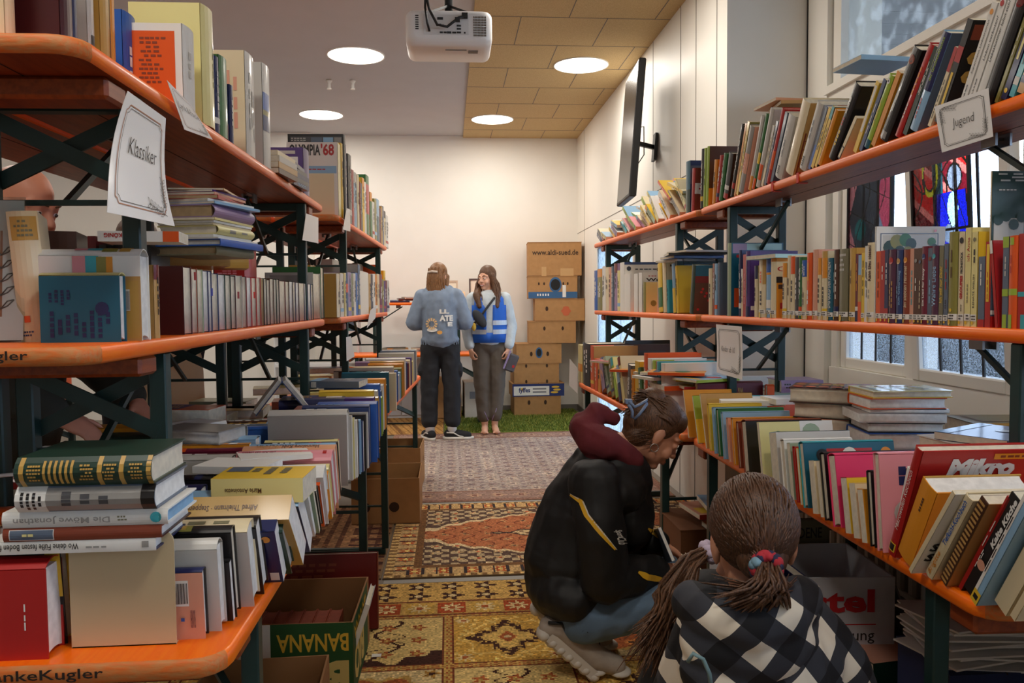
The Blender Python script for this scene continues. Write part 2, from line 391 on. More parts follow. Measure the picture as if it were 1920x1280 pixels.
part(mb, 'vent_grille', pj)
mb = MB(); mb.box((-.02, -.1, -.104), (.09, -.098, -.0985), mat('grille_grey', (0, 0, 0))); mb.box((.10, -.09, -.103), (.15, -.05, -.0985), mat('grille_grey', (0, 0, 0))); part(mb, 'underside_label', pj)
mb = MB(); mk = mat('cable_black', (22, 22, 24), .5)
mb.tube([(-.10, -.172, -.03), (-.11, -.2, 0), (-.12, -.19, .08), (-.12, -.1, .2)], .006, mk)
mb.tube([(-.12, -.1, .2), (-.10, -.2, .07), (-.06, -.21, -.01), (-.01, -.21, -.02), (.05, -.2, .03), (.085, -.18, .045)], .007, mk)
mb.box((.03, -.21, .01), (.055, -.19, .03), mk); mb.box((.065, -.205, .035), (.095, -.17, .055), mk)
part(mb, 'cable', pj)
mb = MB(); mb.box((-.09, -.07, .086), (.09, .07, .1), mk); mb.tube([(0, 0, .1), (0, 0, .545)], .022, mk); mb.box((-.07, -.07, .545), (.07, .07, .553), mk)
for x in (-.1, .1): mb.bar((x, -.1, .09), (0, 0, .16), .02, .012, mk)
part(mb, 'ceiling_mount', pj)
# ---------------------------------------------------------------- wall screen, seen from its edge
tv = empty('wall_screen', (1.33, 5.75, 2.5)); tag(tv, 'tall black flat screen on a wall bracket above the right shelf', 'screen'); tv.rotation_euler = (0, .075, rad(-4))
mb = MB(); mb.box((-.03, -.31, -.47), (.02, .31, .47), mat('screen_case', (16, 16, 17), .5), .008); part(mb, 'case', tv)
mb = MB(); mb.box((-.0315, -.29, -.45), (-.0295, .29, .45), mat('screen_glass', (10, 10, 12), .25)); part(mb, 'display', tv)
mb = MB(); mb.bar((.02, .05, -.03), (.20, .18, -.03), .03, .03, mk); mb.box((.195, .13, -.13), (.215, .23, .07), mk); mb.box((.02, -.1, -.1), (.035, .1, .1), mk)
mb.tube([(.03, .0, .06), (.1, .1, .1), (.12, .12, -.1), (.06, .05, -.2), (.03, .02, -.1)], .004, mk); part(mb, 'wall_bracket', tv)
# ================================================================ benches and tables
m_orange = stripes('orange_varnish', (250, 106, 2), (254, 122, 6), 9, (14, 1, 14), .42, .06, .12)
m_under = stripes('red_varnish_pine', (118, 46, 10), (146, 66, 22), 7, (12, 1, 12), .45, .05, .05)  # same pine varnish as the top, colour darkened for the shade underneath
m_worn = stripes('worn_wood_end', (196, 128, 70), (214, 104, 30), 14, (3, 14, 10), .6, .3)
m_green = mat('green_enamel', (22, 52, 50), .42, var=.12, scale=14)
m_steel = mat('zinc_steel', (150, 150, 150), .35, metal=1)
m_ink = mat('stamp_ink', (35, 24, 18), .8)
def frame_basis(A, B, z, name):
    d = Vector((B[0]-A[0], B[1]-A[1], 0)); o = empty(name, (A[0], A[1], z), math.atan2(-d.x, d.y)); return o, d.length
def board(L, w, t, s, stamp=None, flip=False, cut=.045, name='seat_board', parent=None, zt=0):
    """rounded-corner plank from y=0..L, x=0..s*w, top at zt"""
    mb = MB(); P = []
    def corner(cx, cy, a0):
        for k in range(5): a = rad(a0+22.5*k); P.append((cx+cut*cos(a), cy+cut*sin(a)))
    x0, x1 = min(0, s*w), max(0, s*w)
    corner(x1-cut, L-cut, 0); corner(x0+cut, L-cut, 90); corner(x0+cut, cut, 180); corner(x1-cut, cut, 270)
    e = .006; n = len(P); cx, cy = (x0+x1)/2, L/2
    def ins(p, k): return (p[0]+(k if p[0] < cx else -k), p[1]+(k if p[1] < cy else -k))
    rings = [[ins(p, e)+(zt-t,) for p in P], [p+(zt-t+e,) for p in P], [p+(zt-e,) for p in P], [ins(p, e)+(zt,) for p in P]]
    R = [[mb.v(p) for p in r] for r in rings]
    for i, (a, b) in enumerate(zip(R, R[1:])):
        for k in range(n):
            p, q = P[k], P[(k+1) % n]; end = abs(p[1]-q[1]) < .02 and (p[1] < .03)
            mb.f((a[k], a[(k+1) % n], b[(k+1) % n], b[k]), m_worn if end else m_orange, True)
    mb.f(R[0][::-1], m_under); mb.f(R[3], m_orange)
    for i in range(1, 4):   # plank joints
        x = x0+(x1-x0)*i/4 if w > .4 else (x0+x1)/2
        if w > .4 or i == 2: mb.box((x-.0012, cut, zt-t-.0006), (x+.0012, L-cut, zt-t+.001), m_ink)
    if stamp:
        fn = lambda a, b: (a, -.0012, b)
        a, b = stamp[1], stamp[2]
        mb.text(fn, stamp[0], a, zt-t+.006, b, zt-.005, m_ink, .01, rot=2 if flip else 0)
    return part(mb, name, parent)
def bench(A, B, z, s, label, stamp=None, w=.30, ins=.03, legs=(.34, None), H=.48, group='beer benches stacked as shelves'):
    """folding beer bench; A, B = near and far end of its aisle edge, z = what it stands on"""
    o, L = frame_basis(A, B, z, 'bench'); tag(o, label, 'bench', group)
    board(L, w, .03, s, stamp, parent=o, zt=H)
    for y, k in ((legs[0], 1), (legs[1] or L-.34, -1)):
        mb = MB(); mb.box((s*.012, y-.1*k-.04*k, H-.068), (s*(w-.012), y-.06*k, H-.0305), m_under, .006)
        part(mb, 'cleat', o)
        fr = MB(); x0, x1 = s*ins, s*(w-.012)
        for x in (x0, x1): fr.box((x-.017, y-.016, .004), (x+.017, y+.016, H-.031), m_green, .003)
        fr.box((x0, y-.014, H-.06), (x1, y+.014, H-.032), m_green); fr.box((x0-s*.02, y-.014, 0), (x1+s*.02, y+.014, .006), m_green)
        f_ = part(fr, 'leg_frame', o)
        mb = MB(); mb.bar((x0, y-.014, H-.19), (x1, y-.014, H-.065), .03, .006, m_green, (0, 1, 0)); mb.bar((x0, y+.014, H-.065), (x1, y+.014, H-.19), .03, .006, m_green, (0, 1, 0)); part(mb, 'cross_brace', f_)
        mb = MB(); mb.bar((x0, y, H-.225), (x1, y, H-.225), .01, .01, m_green); part(mb, 'crossbar', f_)
        mb = MB(); xm = (x0+x1)/2; mb.bar((xm, y+.02*k, H-.222), (xm, y+.30*k, H-.045), .012, .012, m_green); part(mb, 'strut', f_)
        mb = MB()
        for x in (xm-.018, xm+.018): mb.box((xm-.02, y+.26*k, H-.045), (xm+.02, y+.26*k+.006, H-.038), m_steel); mb.box((x-.003, y+.26*k-.02, H-.06), (x+.003, y+.26*k+.03, H-.0305), m_steel)
        part(mb, 'hinge', f_)
    return o
def table(A, B, s, label, w=.5, stamp=None, flip=False, legs=(.30, None), H=.77, group='beer tables under the shelves'):
    o, L = frame_basis(A, B, .0095, 'table'); H -= .0095; tag(o, label, 'table', group)
    board(L, w, .032, s, stamp, flip, .05, 'tabletop', o, H)
    for y, k in ((legs[0], 1), (legs[1] or L-.17, -1)):
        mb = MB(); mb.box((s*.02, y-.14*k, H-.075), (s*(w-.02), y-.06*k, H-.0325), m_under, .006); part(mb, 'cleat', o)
        fr = MB(); x0, x1 = s*.035, s*(w-.035)
        for x in (x0, x1): fr.box((x-.017, y-.017, .03), (x+.017, y+.017, H-.033), m_green, .003)
        fr.box((x0, y-.016, 0), (x1, y+.016, .03), m_green, .003); fr.box((x0, y-.015, H-.06), (x1, y+.015, H-.034), m_green)
        f_ = part(fr, 'leg_frame', o)
        mb = MB(); mb.bar((x0, y, .42), (x1, y, .42), .012, .012, m_green); mb.bar((x0, y, .25), (x1, y, .25), .01, .01, m_green); part(mb, 'crossbar', f_)
        mb = MB(); xm = (x0+x1)/2; mb.bar((x0, y, .48), (xm, y+.42*k, H-.05), .03, .014, m_green, (1, 0, 0)); mb.bar((x1, y, .48), (xm, y+.42*k, H-.05), .03, .014, m_green, (1, 0, 0)); part(mb, 'strut', f_)
    return o
LA, LB, LB2, LC = (-.558, 1.29), (-.525, 3.49), (-.51, 3.80), (-.448, 6.0)
TA, TB, UA, UB = (-.350, 1.235), (-.338, 3.573), (-.323, 3.86), (-.213, 6.06)
RA, RB, RC = (1.169, 1.38), (1.138, 3.58), (1.054, 5.787)
RB2 = (1.137, 3.597)
SA, SB, VA, VB = (.935, 1.32), (.965, 3.13), (.925, 3.17), (.871, 5.386)
ZT, ZM, ZU = .77, 1.25, 1.73
table(TA, TB, -1, 'orange beer table loaded with spine-up books, its stamped end close to the camera', .75, ('FrankeKugler', -.37, -.18))
table(UA, UB, -1, 'orange beer table of the bookshelf side reaching towards the woman in the denim hoodie', .7)
bench(LA, LB, ZT, -1, 'orange bench standing on the near table, its end stamped with letters, books edge-out on top', ('FrankeKugler', -.265, -.092), legs=(.37, None))
bench(LB2, LC, ZT, -1, 'farther bench of the middle level, ending beside the denim hoodie')
bench(LA, LB, ZM, -1, 'topmost near bench, with the Klassiker sheet hanging from its edge', ('FrankeKugler', -.295, -.122), legs=(.265, None))
bench(LB2, LC, ZM, -1, 'topmost far bench, carrying the magazine with red and black Olympia lettering')
off = lambda p, d: (p[0]+d, p[1])
bench(off(LA, -.315), off(LB, -.315), ZT, -1, 'second bench behind the near one at middle level, tied to it with a cable tie', legs=(.37, None))
bench(off(LB2, -.315), off(LC, -.315), ZT, -1, 'second bench behind the far one at middle level')
bench(off(LA, -.315), off(LB, -.315), ZM, -1, 'second bench behind the topmost near one, its red edge seen from below', legs=(.265, None))
bench(off(LB2, -.315), off(LC, -.315), ZM, -1, 'second bench behind the topmost far one')
table(SA, SB, 1, 'orange beer table under the window, cookery books leaning at its near end', .62, legs=(.19, None))
table(VA, VB, 1, 'orange beer table of picture books behind the crouching woman', .6)
bench(RA, RB, ZT, 1, 'orange bench bearing the long row of library paperbacks with white spine labels', legs=(.2, None), w=.25)
bench(RB2, RC, ZT, 1, 'farther bench under the picture books, its end lit by the glazed opening', w=.25)
bench(RA, RB, ZM, 1, 'topmost near bench with the Jugend card clipped to its edge', legs=(.17, None), w=.25)
bench(RB2, RC, ZM, 1, 'topmost far bench under the toppled pile of thin books', w=.25)
# ================================================================ carpets
def rug(name, x0, x1, y0, y1, step, fn, label, rough=.95, thick=.008, cat='rug'):
    xs = np.arange(x0, x1+step/2, step); ys = np.arange(y0, y1+step/2, step)
    X, Y = np.meshgrid((xs[:-1]+xs[1:])/2, (ys[:-1]+ys[1:])/2, indexing='ij')
    rs = np.random.RandomState(len(label)); c = fn(X, Y, rs).astype(float)
    c = np.clip(c*(1+.10*rs.randn(*X.shape)[..., None]), 0, 255)
    GX, GY = np.meshgrid(xs, ys, indexing='ij')
    o = grid_mesh(name, np.stack([GX, GY, np.full_like(GX, thick)], -1), c, attr_mat('woven_pile', .95, .25))
    mb = MB(); mb.box((x0-.004, y0-.004, .0005), (x1+.004, y1+.004, thick-.001), mat('rug_backing', (120, 96, 66), .95)); part(mb, 'backing', o)
    return tag(o, label, cat)
def hash01(i, j, k=0): return np.modf(np.abs(np.sin(i*12.9898+j*78.233+k*37.719)*43758.5453))[0]
def flower(u, v, r, n=8):
    """0 outside, 1 petals, 2 heart of a rosette"""
    d = np.hypot(u, v); a = np.arctan2(v, u); R = r*(.72+.28*np.cos(n*a))
    return (d < R)*1+(d < r*.32)*1
OCH, CRM, RST, BRN, GLD, DKR = (164, 120, 54), (208, 182, 130), (158, 84, 44), (66, 38, 28), (184, 146, 78), (112, 58, 36)
def put(c, m, col): c[m] = col
def yellow_rug(X, Y, rs):
    c = np.zeros(X.shape+(3,)); c[:] = OCH; P = .47
    U = X-.215; V = 3.30-Y; i = np.floor(U/P+.5); j = np.floor(V/P); u = U-i*P; v = V-j*P-P/2
    typ = (i+2*j) % 3; au, av = np.abs(u), np.abs(v); md = np.maximum(au, av)
    d = np.hypot(u, v); a = np.arctan2(v, u)
    put(c, typ == 0, (190, 146, 66)); put(c, typ == 1, CRM); put(c, typ == 2, (206, 176, 112))
    # scrolls over the ochre ground
    sc = (np.sin(u*75+1.3*np.sin(v*60))*np.sin(v*75+1.3*np.sin(u*60)) > .62); put(c, sc & (typ == 0), (222, 186, 104))
    # dark cross-shaped medallion with rust lozenge
    lob = d < .125+.028*np.cos(4*a)+.012*np.cos(12*a); put(c, (typ == 0) & (d < .175+.02*np.cos(8*a)) & (d > .165+.02*np.cos(8*a)), (214, 178, 100)); put(c, (typ == 0) & lob, BRN); put(c, (typ == 0) & lob & (np.sin(a*16+d*90)*np.sin(d*150) > .35), GLD)
    put(c, (typ == 0) & (d < .085+.02*np.cos(4*a)), (206, 168, 92)); put(c, (typ == 0) & (au/.036+av/.055 < 1), RST); put(c, (typ == 0) & (d < .014), CRM)
    for sx in (-1, 1):
        for sy in (-1, 1):
            f = flower(u-sx*.17, v-sy*.17, .034); put(c, (typ == 0) & (f == 1), CRM); put(c, (typ == 0) & (f == 2), RST)
    # rust shield on cream
    sh = d < .17+.02*np.cos(6*a)+.008*np.cos(18*a); put(c, (typ == 1) & sh, RST); put(c, (typ == 1) & sh & (d > .15+.02*np.cos(6*a)), GLD)
    f = flower(((u+.05) % .1)-.05, ((v+.05) % .1)-.05, .03, 6); put(c, (typ == 1) & sh & (f == 1) & (d < .13), (208, 132, 66)); put(c, (typ == 1) & sh & (f == 2), BRN)
    cr = (au > .13) & (av > .13); f = flower(au-.18, av-.18, .035, 5); put(c, (typ == 1) & cr & (f > 0), OCH); put(c, (typ == 1) & (f == 2), BRN)
    # tree of branches on pale gold
    br = (np.abs(u-.05*np.sin(v*28)) < .008) | (np.abs(np.sin(v*45)*.07-u*np.sign(np.sin(v*22.5))) < .006); put(c, (typ == 2) & br & (md < .19), BRN)
    f = flower(((u+.06) % .12)-.06, ((v+.06) % .12)-.06, .032, 5); put(c, (typ == 2) & (f == 1), RST); put(c, (typ == 2) & (f == 2), GLD)
    put(c, (typ == 2) & (v > .1) & (d > .19+.02*np.cos(9*a)), BRN)
    put(c, md > P/2-.022, DKR); put(c, md > P/2-.016, GLD); put(c, (md > P/2-.016) & (np.sin(u*180)*np.sin(v*180) > .25), RST)
    # front/back border of little squares
    B = Y > 3.30; w = np.abs(((X+.07) % .14)-.07); h = Y-3.385; k = np.floor((X+.07)/.14)
    put(c, B, GLD); f = flower(((X+.07) % .14)-.07, h, .05, 8); s_ = B & (w < .06) & (np.abs(h) < .06)
    put(c, s_ & (k % 2 == 0), (160, 70, 34)); put(c, s_ & (k % 2 == 1), (190, 150, 72)); put(c, s_ & (f == 1), CRM); put(c, s_ & (f == 2), RST)
    put(c, B & (np.abs(h) > .065), DKR); B2 = Y > 3.47; put(c, B2, (196, 156, 86)); f = flower(((X+.075) % .15)-.075, ((Y-3.47) % .115)-.0575, .055, 5); put(c, B2 & (f > 0), BRN); put(c, B2 & (f == 2), CRM)
    return c
def red_rug(X, Y, rs):
    c = np.zeros(X.shape+(3,)); cx, cy, hw, hh = .80, 4.475, 1.12, .695; u = (X-cx); v = (Y-cy); au, av = np.abs(u), np.abs(v)
    c[:] = (178, 108, 70)
    fl = flower(((u+.06) % .12)-.06+.02*np.sin(v*30), ((v+.06) % .12)-.06, .028, 5); put(c, fl == 1, (198, 150, 100)); put(c, fl == 2, (86, 66, 58))
    put(c, (np.sin(u*60+2*np.sin(v*40)) > .93), (120, 60, 40))
    L = au/.98+(av/.50)**1.7+.03*np.cos(u*50); put(c, L > .97, (216, 190, 146)); put(c, L > 1.04, (92, 70, 60))
    g = flower(((u+.055) % .11)-.055, ((v+.055) % .11)-.055, .036, 5); put(c, (L > 1.04) & (g == 1), (200, 168, 118)); put(c, (L > 1.04) & (g == 2), (180, 80, 50)); put(c, (L > 1.14) & (np.sin(u*70)*np.sin(v*70) > .1), (190, 166, 128))
    M = au/.55+av/.15+.10*np.cos(u*40); put(c, M < 1.05, (70, 48, 44)); put(c, M < .92, (214, 186, 138)); put(c, (M < .92) & (np.sin(u*90)*np.sin(v*90) > .3), (120, 84, 60)); put(c, M < .35, (186, 84, 48))
    e = np.minimum(hw-au, hh-av); put(c, e < .17, (120, 84, 52)); b = e < .135; put(c, b, (196, 160, 108)); along = np.where(hw-au < hh-av, v, u)
    f = flower(((along+.07) % .14)-.07, e-.085, .045, 6); put(c, b & (f == 1), (176, 84, 44)); put(c, b & (f == 2), (230, 200, 120)); put(c, b & (np.abs(np.sin(along*45)) > .96), (60, 50, 50))
    put(c, e < .035, (130, 96, 60)); put(c, (e < .035) & (np.sin(along*120) > 0), (206, 170, 110))
    return c
def mauve_rug(X, Y, rs):
    c = np.zeros(X.shape+(3,)); c[:] = (160, 146, 138); u = X; v = Y
    p = .15; f = flower(((u+p/2) % p)-p/2, ((v+p/2) % p)-p/2, .055, 6); h = hash01(np.floor(u/p+.5), np.floor(v/p+.5))
    put(c, f == 1, (134, 114, 110)); put(c, (f == 1) & (h > .6), (186, 166, 148)); put(c, f == 2, (110, 92, 98))
    w = (np.abs(((u+p) % p)-p/2) < .014) & (np.sin(v*70) > .2); put(c, w, (126, 110, 112)); w = (np.abs(((v+p) % p)-p/2) < .012) & (np.sin(u*70) > .1); put(c, w, (150, 122, 110))
    e = np.minimum.reduce([X+.55, 1.5-X, Y-5.215, 7.96-Y]); b = e < .3; put(c, b, (146, 116, 104)); along = np.where(np.minimum(X+.55, 1.5-X) < np.minimum(Y-5.215, 7.96-Y), v, u)
    f = flower(((along+.08) % .16)-.08, e-.16, .06, 6); put(c, b & (f == 1), (178, 142, 116)); put(c, b & (f == 2), (110, 64, 56)); put(c, (e < .06) | (np.abs(e-.28) < .02), (134, 96, 82))
    n = np.sin(X*3.1+2*np.sin(Y*1.7))*np.sin(Y*2.3+X); worn = (.5+.5*n)[..., None]
    return c*(1-.25*worn)+np.array((178, 160, 146))*.25*worn
def brown_rug(X, Y, rs):
    c = np.zeros(X.shape+(3,)); c[:] = (86, 54, 38); f = flower(((X+.09) % .18)-.09, ((Y+.09) % .18)-.09, .07, 8); put(c, f == 1, (120, 80, 54)); put(c, f == 2, (150, 110, 74))
    e = np.minimum.reduce([X+1.9, -.42-X]); put(c, (e < .3) & (np.sin(e*90) > .2), (134, 96, 66)); put(c, (e < .14) & (np.sin(Y*60) > .5), (70, 40, 34))
    return c
def sisal(X, Y, rs):
    c = np.zeros(X.shape+(3,)); c[:] = (176, 132, 76); put(c, np.sin(X*95+Y*22) > .72, (140, 98, 56)); put(c, np.abs(((X+Y*.2) % .32)-.16) < .02, (124, 86, 52)); return c
rug('rug', -1.3, 1.32, 1.0, 3.70, .0075, yellow_rug, 'ochre and cream compartment carpet in the foreground of the aisle')
rug('rug', -.325, 1.75, 3.785, 5.165, .008, red_rug, 'rust red oriental carpet with a lens-shaped field, in the middle of the aisle')
rug('rug', -.55, 1.5, 5.215, 7.96, .011, mauve_rug, 'faded mauve carpet where the woman in denim hoodie stands')
rug('rug', -1.9, -.34, 3.79, 5.2, .014, brown_rug, 'dark brown carpet under the left tables')
rug('rug', -1.2, -.07, 7.97, 9.4, .012, sisal, 'tan striped sisal mat behind the left table end')
for y, l in ((3.74, 'grey edging strip between the ochre and the rust red carpet'), (5.19, 'grey edging strip between the rust red and the mauve carpet')):
    mb = MB(); mb.box((-.32, y-.03, .001), (1.45, y+.018, .006), mat('edging_grey', (150, 146, 138), .6)); tag(mb.build('edging_strip'), l, 'strip', 'grey edging strips')
# artificial turf
mb = MB(); mg1, mg2, mg3 = mat('turf_blade', (112, 128, 44), .8), mat('turf_blade_dark', (84, 106, 38), .8), mat('turf_blade_pale', (156, 156, 72), .8)
mb.box((-.06, 7.97, .0005), (1.5, 9.56, .012), mg1); rs = random.Random(3)
for k in range(16000):
    x, y = rs.uniform(-.05, 1.49), rs.uniform(7.98, 9.55); a = rs.uniform(0, 6.3); r = .006; h = rs.uniform(.014, .03)
    mb.poly([(x-r*cos(a), y-r*sin(a), .011), (x+r*cos(a), y+r*sin(a), .011), (x+rs.uniform(-.015, .015), y+rs.uniform(-.015, .015), .011+h)], rs.choice((mg1, mg1, mg2, mg3)))
tag(mb.build('artificial_turf'), 'green artificial turf in front of the back wall', 'turf', kind='stuff')
mb = MB(); mb.box((-.30, 2.93, .0085), (-.265, 2.955, .0092), mat('paper_white', (225, 222, 215), .8)); o = mb.build('paper_scrap'); tag(o, 'small white paper scrap on the ochre carpet', 'paper'); 
# ================================================================ books
PAL = dict(red=(178, 30, 28), dred=(112, 20, 22), maroon=(66, 18, 22), orange=(228, 88, 20), amber=(226, 146, 34), yellow=(234, 194, 52), pale=(230, 218, 148),
  cream=(228, 212, 174), white=(234, 231, 222), grey=(150, 147, 142), lgrey=(198, 195, 188), dgrey=(74, 74, 78), black=(24, 23, 24), brown=(82, 50, 34), tan=(194, 150, 86),
  olive=(138, 132, 62), khaki=(120, 116, 88), sage=(156, 176, 146), green=(48, 112, 58), dgreen=(24, 56, 44), lime=(156, 184, 58), teal=(16, 92, 116), turq=(56, 164, 176), lblue=(142, 184, 218),
  blue=(36, 92, 178), navy=(26, 34, 84), dblue=(40, 60, 110), slate=(92, 106, 126), purple=(76, 44, 120), lilac=(160, 132, 168), pink=(228, 148, 156), hpink=(232, 58, 108), salmon=(222, 160, 134),
  rust=(136, 62, 40), gold=(196, 154, 74), burg=(110, 26, 50), aqua=(176, 216, 214), plum=(84, 44, 70), skin=(222, 160, 120), page=(232, 222, 200), pagew=(240, 238, 232), paged=(188, 160, 118), ink=(30, 28, 30))
WORD = dict(dred='dark red', amber='amber', pale='pale yellow', lgrey='light grey', dgrey='dark grey', dgreen='dark green', turq='turquoise', lblue='light blue', navy='navy', dblue='dark blue', slate='slate blue',
  hpink='hot pink', burg='burgundy', rust='rust brown', gold='golden', plum='plum', salmon='salmon', khaki='grey-green', aqua='pale turquoise', skin='peach')
def cm(n): return mat('print_'+n, PAL[n], .42, .25)
def pm(n='page'):
    return stripes('paper_'+n, tuple(int(c*.93) for c in PAL[n]), PAL[n], 60, (1, 1, 1), .85, .1)
BOOKS = []
def R(f, a0, b0, a1, b1, c): return ('r', f, a0, b0, a1, b1, c)
def T(f, s, a0, b0, a1, b1, c='ink', rot=1, bold=.01, shear=0): return ('t', f, a0, b0, a1, b1, c, s, rot, bold, shear)
def LN(f, a0, b0, a1, b1, n, c='ink', vert=0): return ('l', f, a0, b0, a1, b1, c, n, vert)
def DISC(f, a, b, r, c): return ('d', f, a, b, r, r, c)
LIB = [R('S', 0, .06, 1, .13, 'white'), LN('S', .1, .065, .9, .125, 2, 'ink'), ('d', 'S', .3, .04, .2, .2, 'yellow')]
def book(M, t, h, d, c, pg='page', hard=None, dec=(), desc=None, place='', row=None, vis=1.0, back=None, name='book', front=None, bulge=None, thin=0):
    hard = (t > .022) if hard is None else hard
    BOOKS.append(dict(M=M, t=max(t, .004), h=h, d=d, c=c, pg=pg, hard=hard, dec=list(dec), desc=desc, place=place, row=row, vis=vis, back=back or c, front=front or c, name=name, bulge=bulge, thin=thin))
    return BOOKS[-1]
def draw_book(b, cover, pages):
    """cover and page block of one book: spine on y=0, thickness along x, standing on z=0"""
    t, h, d, hard = b['t'], b['h'], b['d'], b['hard']; C, Cb, Cf = cm(b['c']), cm(b['back']), cm(b['front'])
    w = min(.003, t*.22) if hard else min(.0012, t*.15); bul = b['bulge'] if b['bulge'] is not None else ((min(.006, t*.16) if t > .02 else .001) if hard else 0)
    ins = .0035 if hard else .0
    if b['thin']: w, ins = min(.0018, t*.13), .002
    arc = lambda a: -bul*(1-((2*a/t)-1)**2)
    r_ = random.Random(int(t*1e5)+int(h*1e4)); n = 6 if bul else 1
    cover.box((0, .0015, 0), (w, d, h), Cb); cover.box((t-w, .0015, 0), (t, d, h), Cf)
    for i in range(n):
        a, e = t*i/n, t*(i+1)/n; q = [cover.v(p) for p in ((a, arc(a), 0), (e, arc(e), 0), (e, arc(e), h), (a, arc(a), h))]; cover.f(q, C, True)
        q = [cover.v(p) for p in ((a, arc(a)+.002, 0), (a, arc(a)+.002, h), (e, arc(e)+.002, h), (e, arc(e)+.002, 0))]; cover.f(q, C, True)
        for z in (0, h): cover.poly([(a, arc(a), z), (e, arc(e), z), (e, arc(e)+.002, z), (a, arc(a)+.002, z)], C)
    P = pm(b['pg']); y1 = d-ins; cc = min(.005, t*.15) if hard else 0
    pr = [(w, .002), (t-w, .002)]+[(t-w-(t-2*w)*k/4, y1-cc*(1-((k/2)-1)**2)) for k in range(5)]
    lo = [pages.v((x, y, ins)) for x, y in pr]; hi = [pages.v((x, y, h-ins)) for x, y in pr]
    pages.f(lo[::-1], P); pages.f(hi, P)
    for k in range(len(pr)): pages.f((lo[k], lo[(k+1) % len(pr)], hi[(k+1) % len(pr)], hi[k]), P, k > 1)
    e = [.0006]
    S = lambda a, z: (a, arc(min(max(a, 0), t))-e[0], z)
    F = lambda a, z: (t+e[0], a, z)
    B = lambda a, z: (-e[0], d-a, z)
    surf = dict(S=(S, t), F=(F, d), B=(B, d))
    for x in b['dec']:
        e[0] += .00009; fn, W_ = surf[x[1]]; a0, b0, a1, b1 = x[2]*W_, x[3]*h, x[4]*W_, x[5]*h
        if x[0] == 'r':
            k = 4 if x[1] == 'S' and bul else 1
            for i in range(k): cover.poly([fn(a0+(a1-a0)*i/k, b0), fn(a0+(a1-a0)*(i+1)/k, b0), fn(a0+(a1-a0)*(i+1)/k, b1), fn(a0+(a1-a0)*i/k, b1)], cm(x[6]))
        elif x[0] == 't':
            f2 = (lambda a, z, fn=fn: tuple(Vector(fn(a, z))+Vector({'S': (0, -.0004, 0), 'F': (.0004, 0, 0), 'B': (-.0004, 0, 0)}[x[1]])))
            cover.text(f2, x[7], a0, b0, a1, b1, cm(x[6]), x[9], x[10], rot=x[8])
        elif x[0] == 'l':
            for i in range(x[7]):
                u0, u1 = (i+.25)/x[7], (i+.75)/x[7]; l = r_.uniform(.45, 1); s0 = r_.uniform(0, 1-l)
                seg = np.linspace(s0, s0+l, max(2, int(l*7))); 
                for k in range(len(seg)-1):
                    p, q = seg[k], seg[k]+(seg[k+1]-seg[k])*r_.uniform(.6, .9)
                    if x[8]: bx = (a0+(a1-a0)*u0, b0+(b1-b0)*p, a0+(a1-a0)*u1, b0+(b1-b0)*q)
                    else: bx = (a0+(a1-a0)*p, b0+(b1-b0)*u0, a0+(a1-a0)*q, b0+(b1-b0)*u1)
                    o = {'S': (0, -.0004, 0), 'F': (.0004, 0, 0), 'B': (-.0004, 0, 0)}[x[1]]
                    cover.poly([tuple(Vector(fn(A, Z))+Vector(o)) for A, Z in ((bx[0], bx[1]), (bx[2], bx[1]), (bx[2], bx[3]), (bx[0], bx[3]))], cm(x[6]))
        elif x[0] == 'd':
            ca, cb = x[2]*W_, x[3]*h; rr = x[4]*min(W_, h)
            o = Vector({'S': (0, -.0005, 0), 'F': (.0005, 0, 0), 'B': (-.0005, 0, 0)}[x[1]])
            cover.poly([tuple(Vector(fn(ca+rr*cos(2*pi*k/12), cb+rr*sin(2*pi*k/12)))+o) for k in range(12)], cm(x[6]))
def mbasis(o, ex, ey, ez): return Matrix(((ex[0], ey[0], ez[0], o[0]), (ex[1], ey[1], ez[1], o[1]), (ex[2], ey[2], ez[2], o[2]), (0, 0, 0, 1)))
def contrast(c): return 'white' if sum(PAL[c]) < 380 else 'ink'
def auto_dec(c, h, t, r_):
    """a plausible printed spine for a book whose lettering cannot be read in the photo"""
    if t < .006: return []
    k = contrast(c); D = [LN('S', .3, .30, .7, .85, 1, k, 1)] if t < .016 else [LN('S', .22, .30, .78, .88, 2, k, 1)]
    x = r_.random()
    if x < .35: D.append(R('S', 0, .12, 1, .2, r_.choice(('white', 'yellow', 'orange', 'navy', 'lblue', 'red'))))
    elif x < .5: D.append(R('S', 0, .8, 1, 1, r_.choice(('white', 'amber', 'black', 'dred', 'turq'))))
    return D
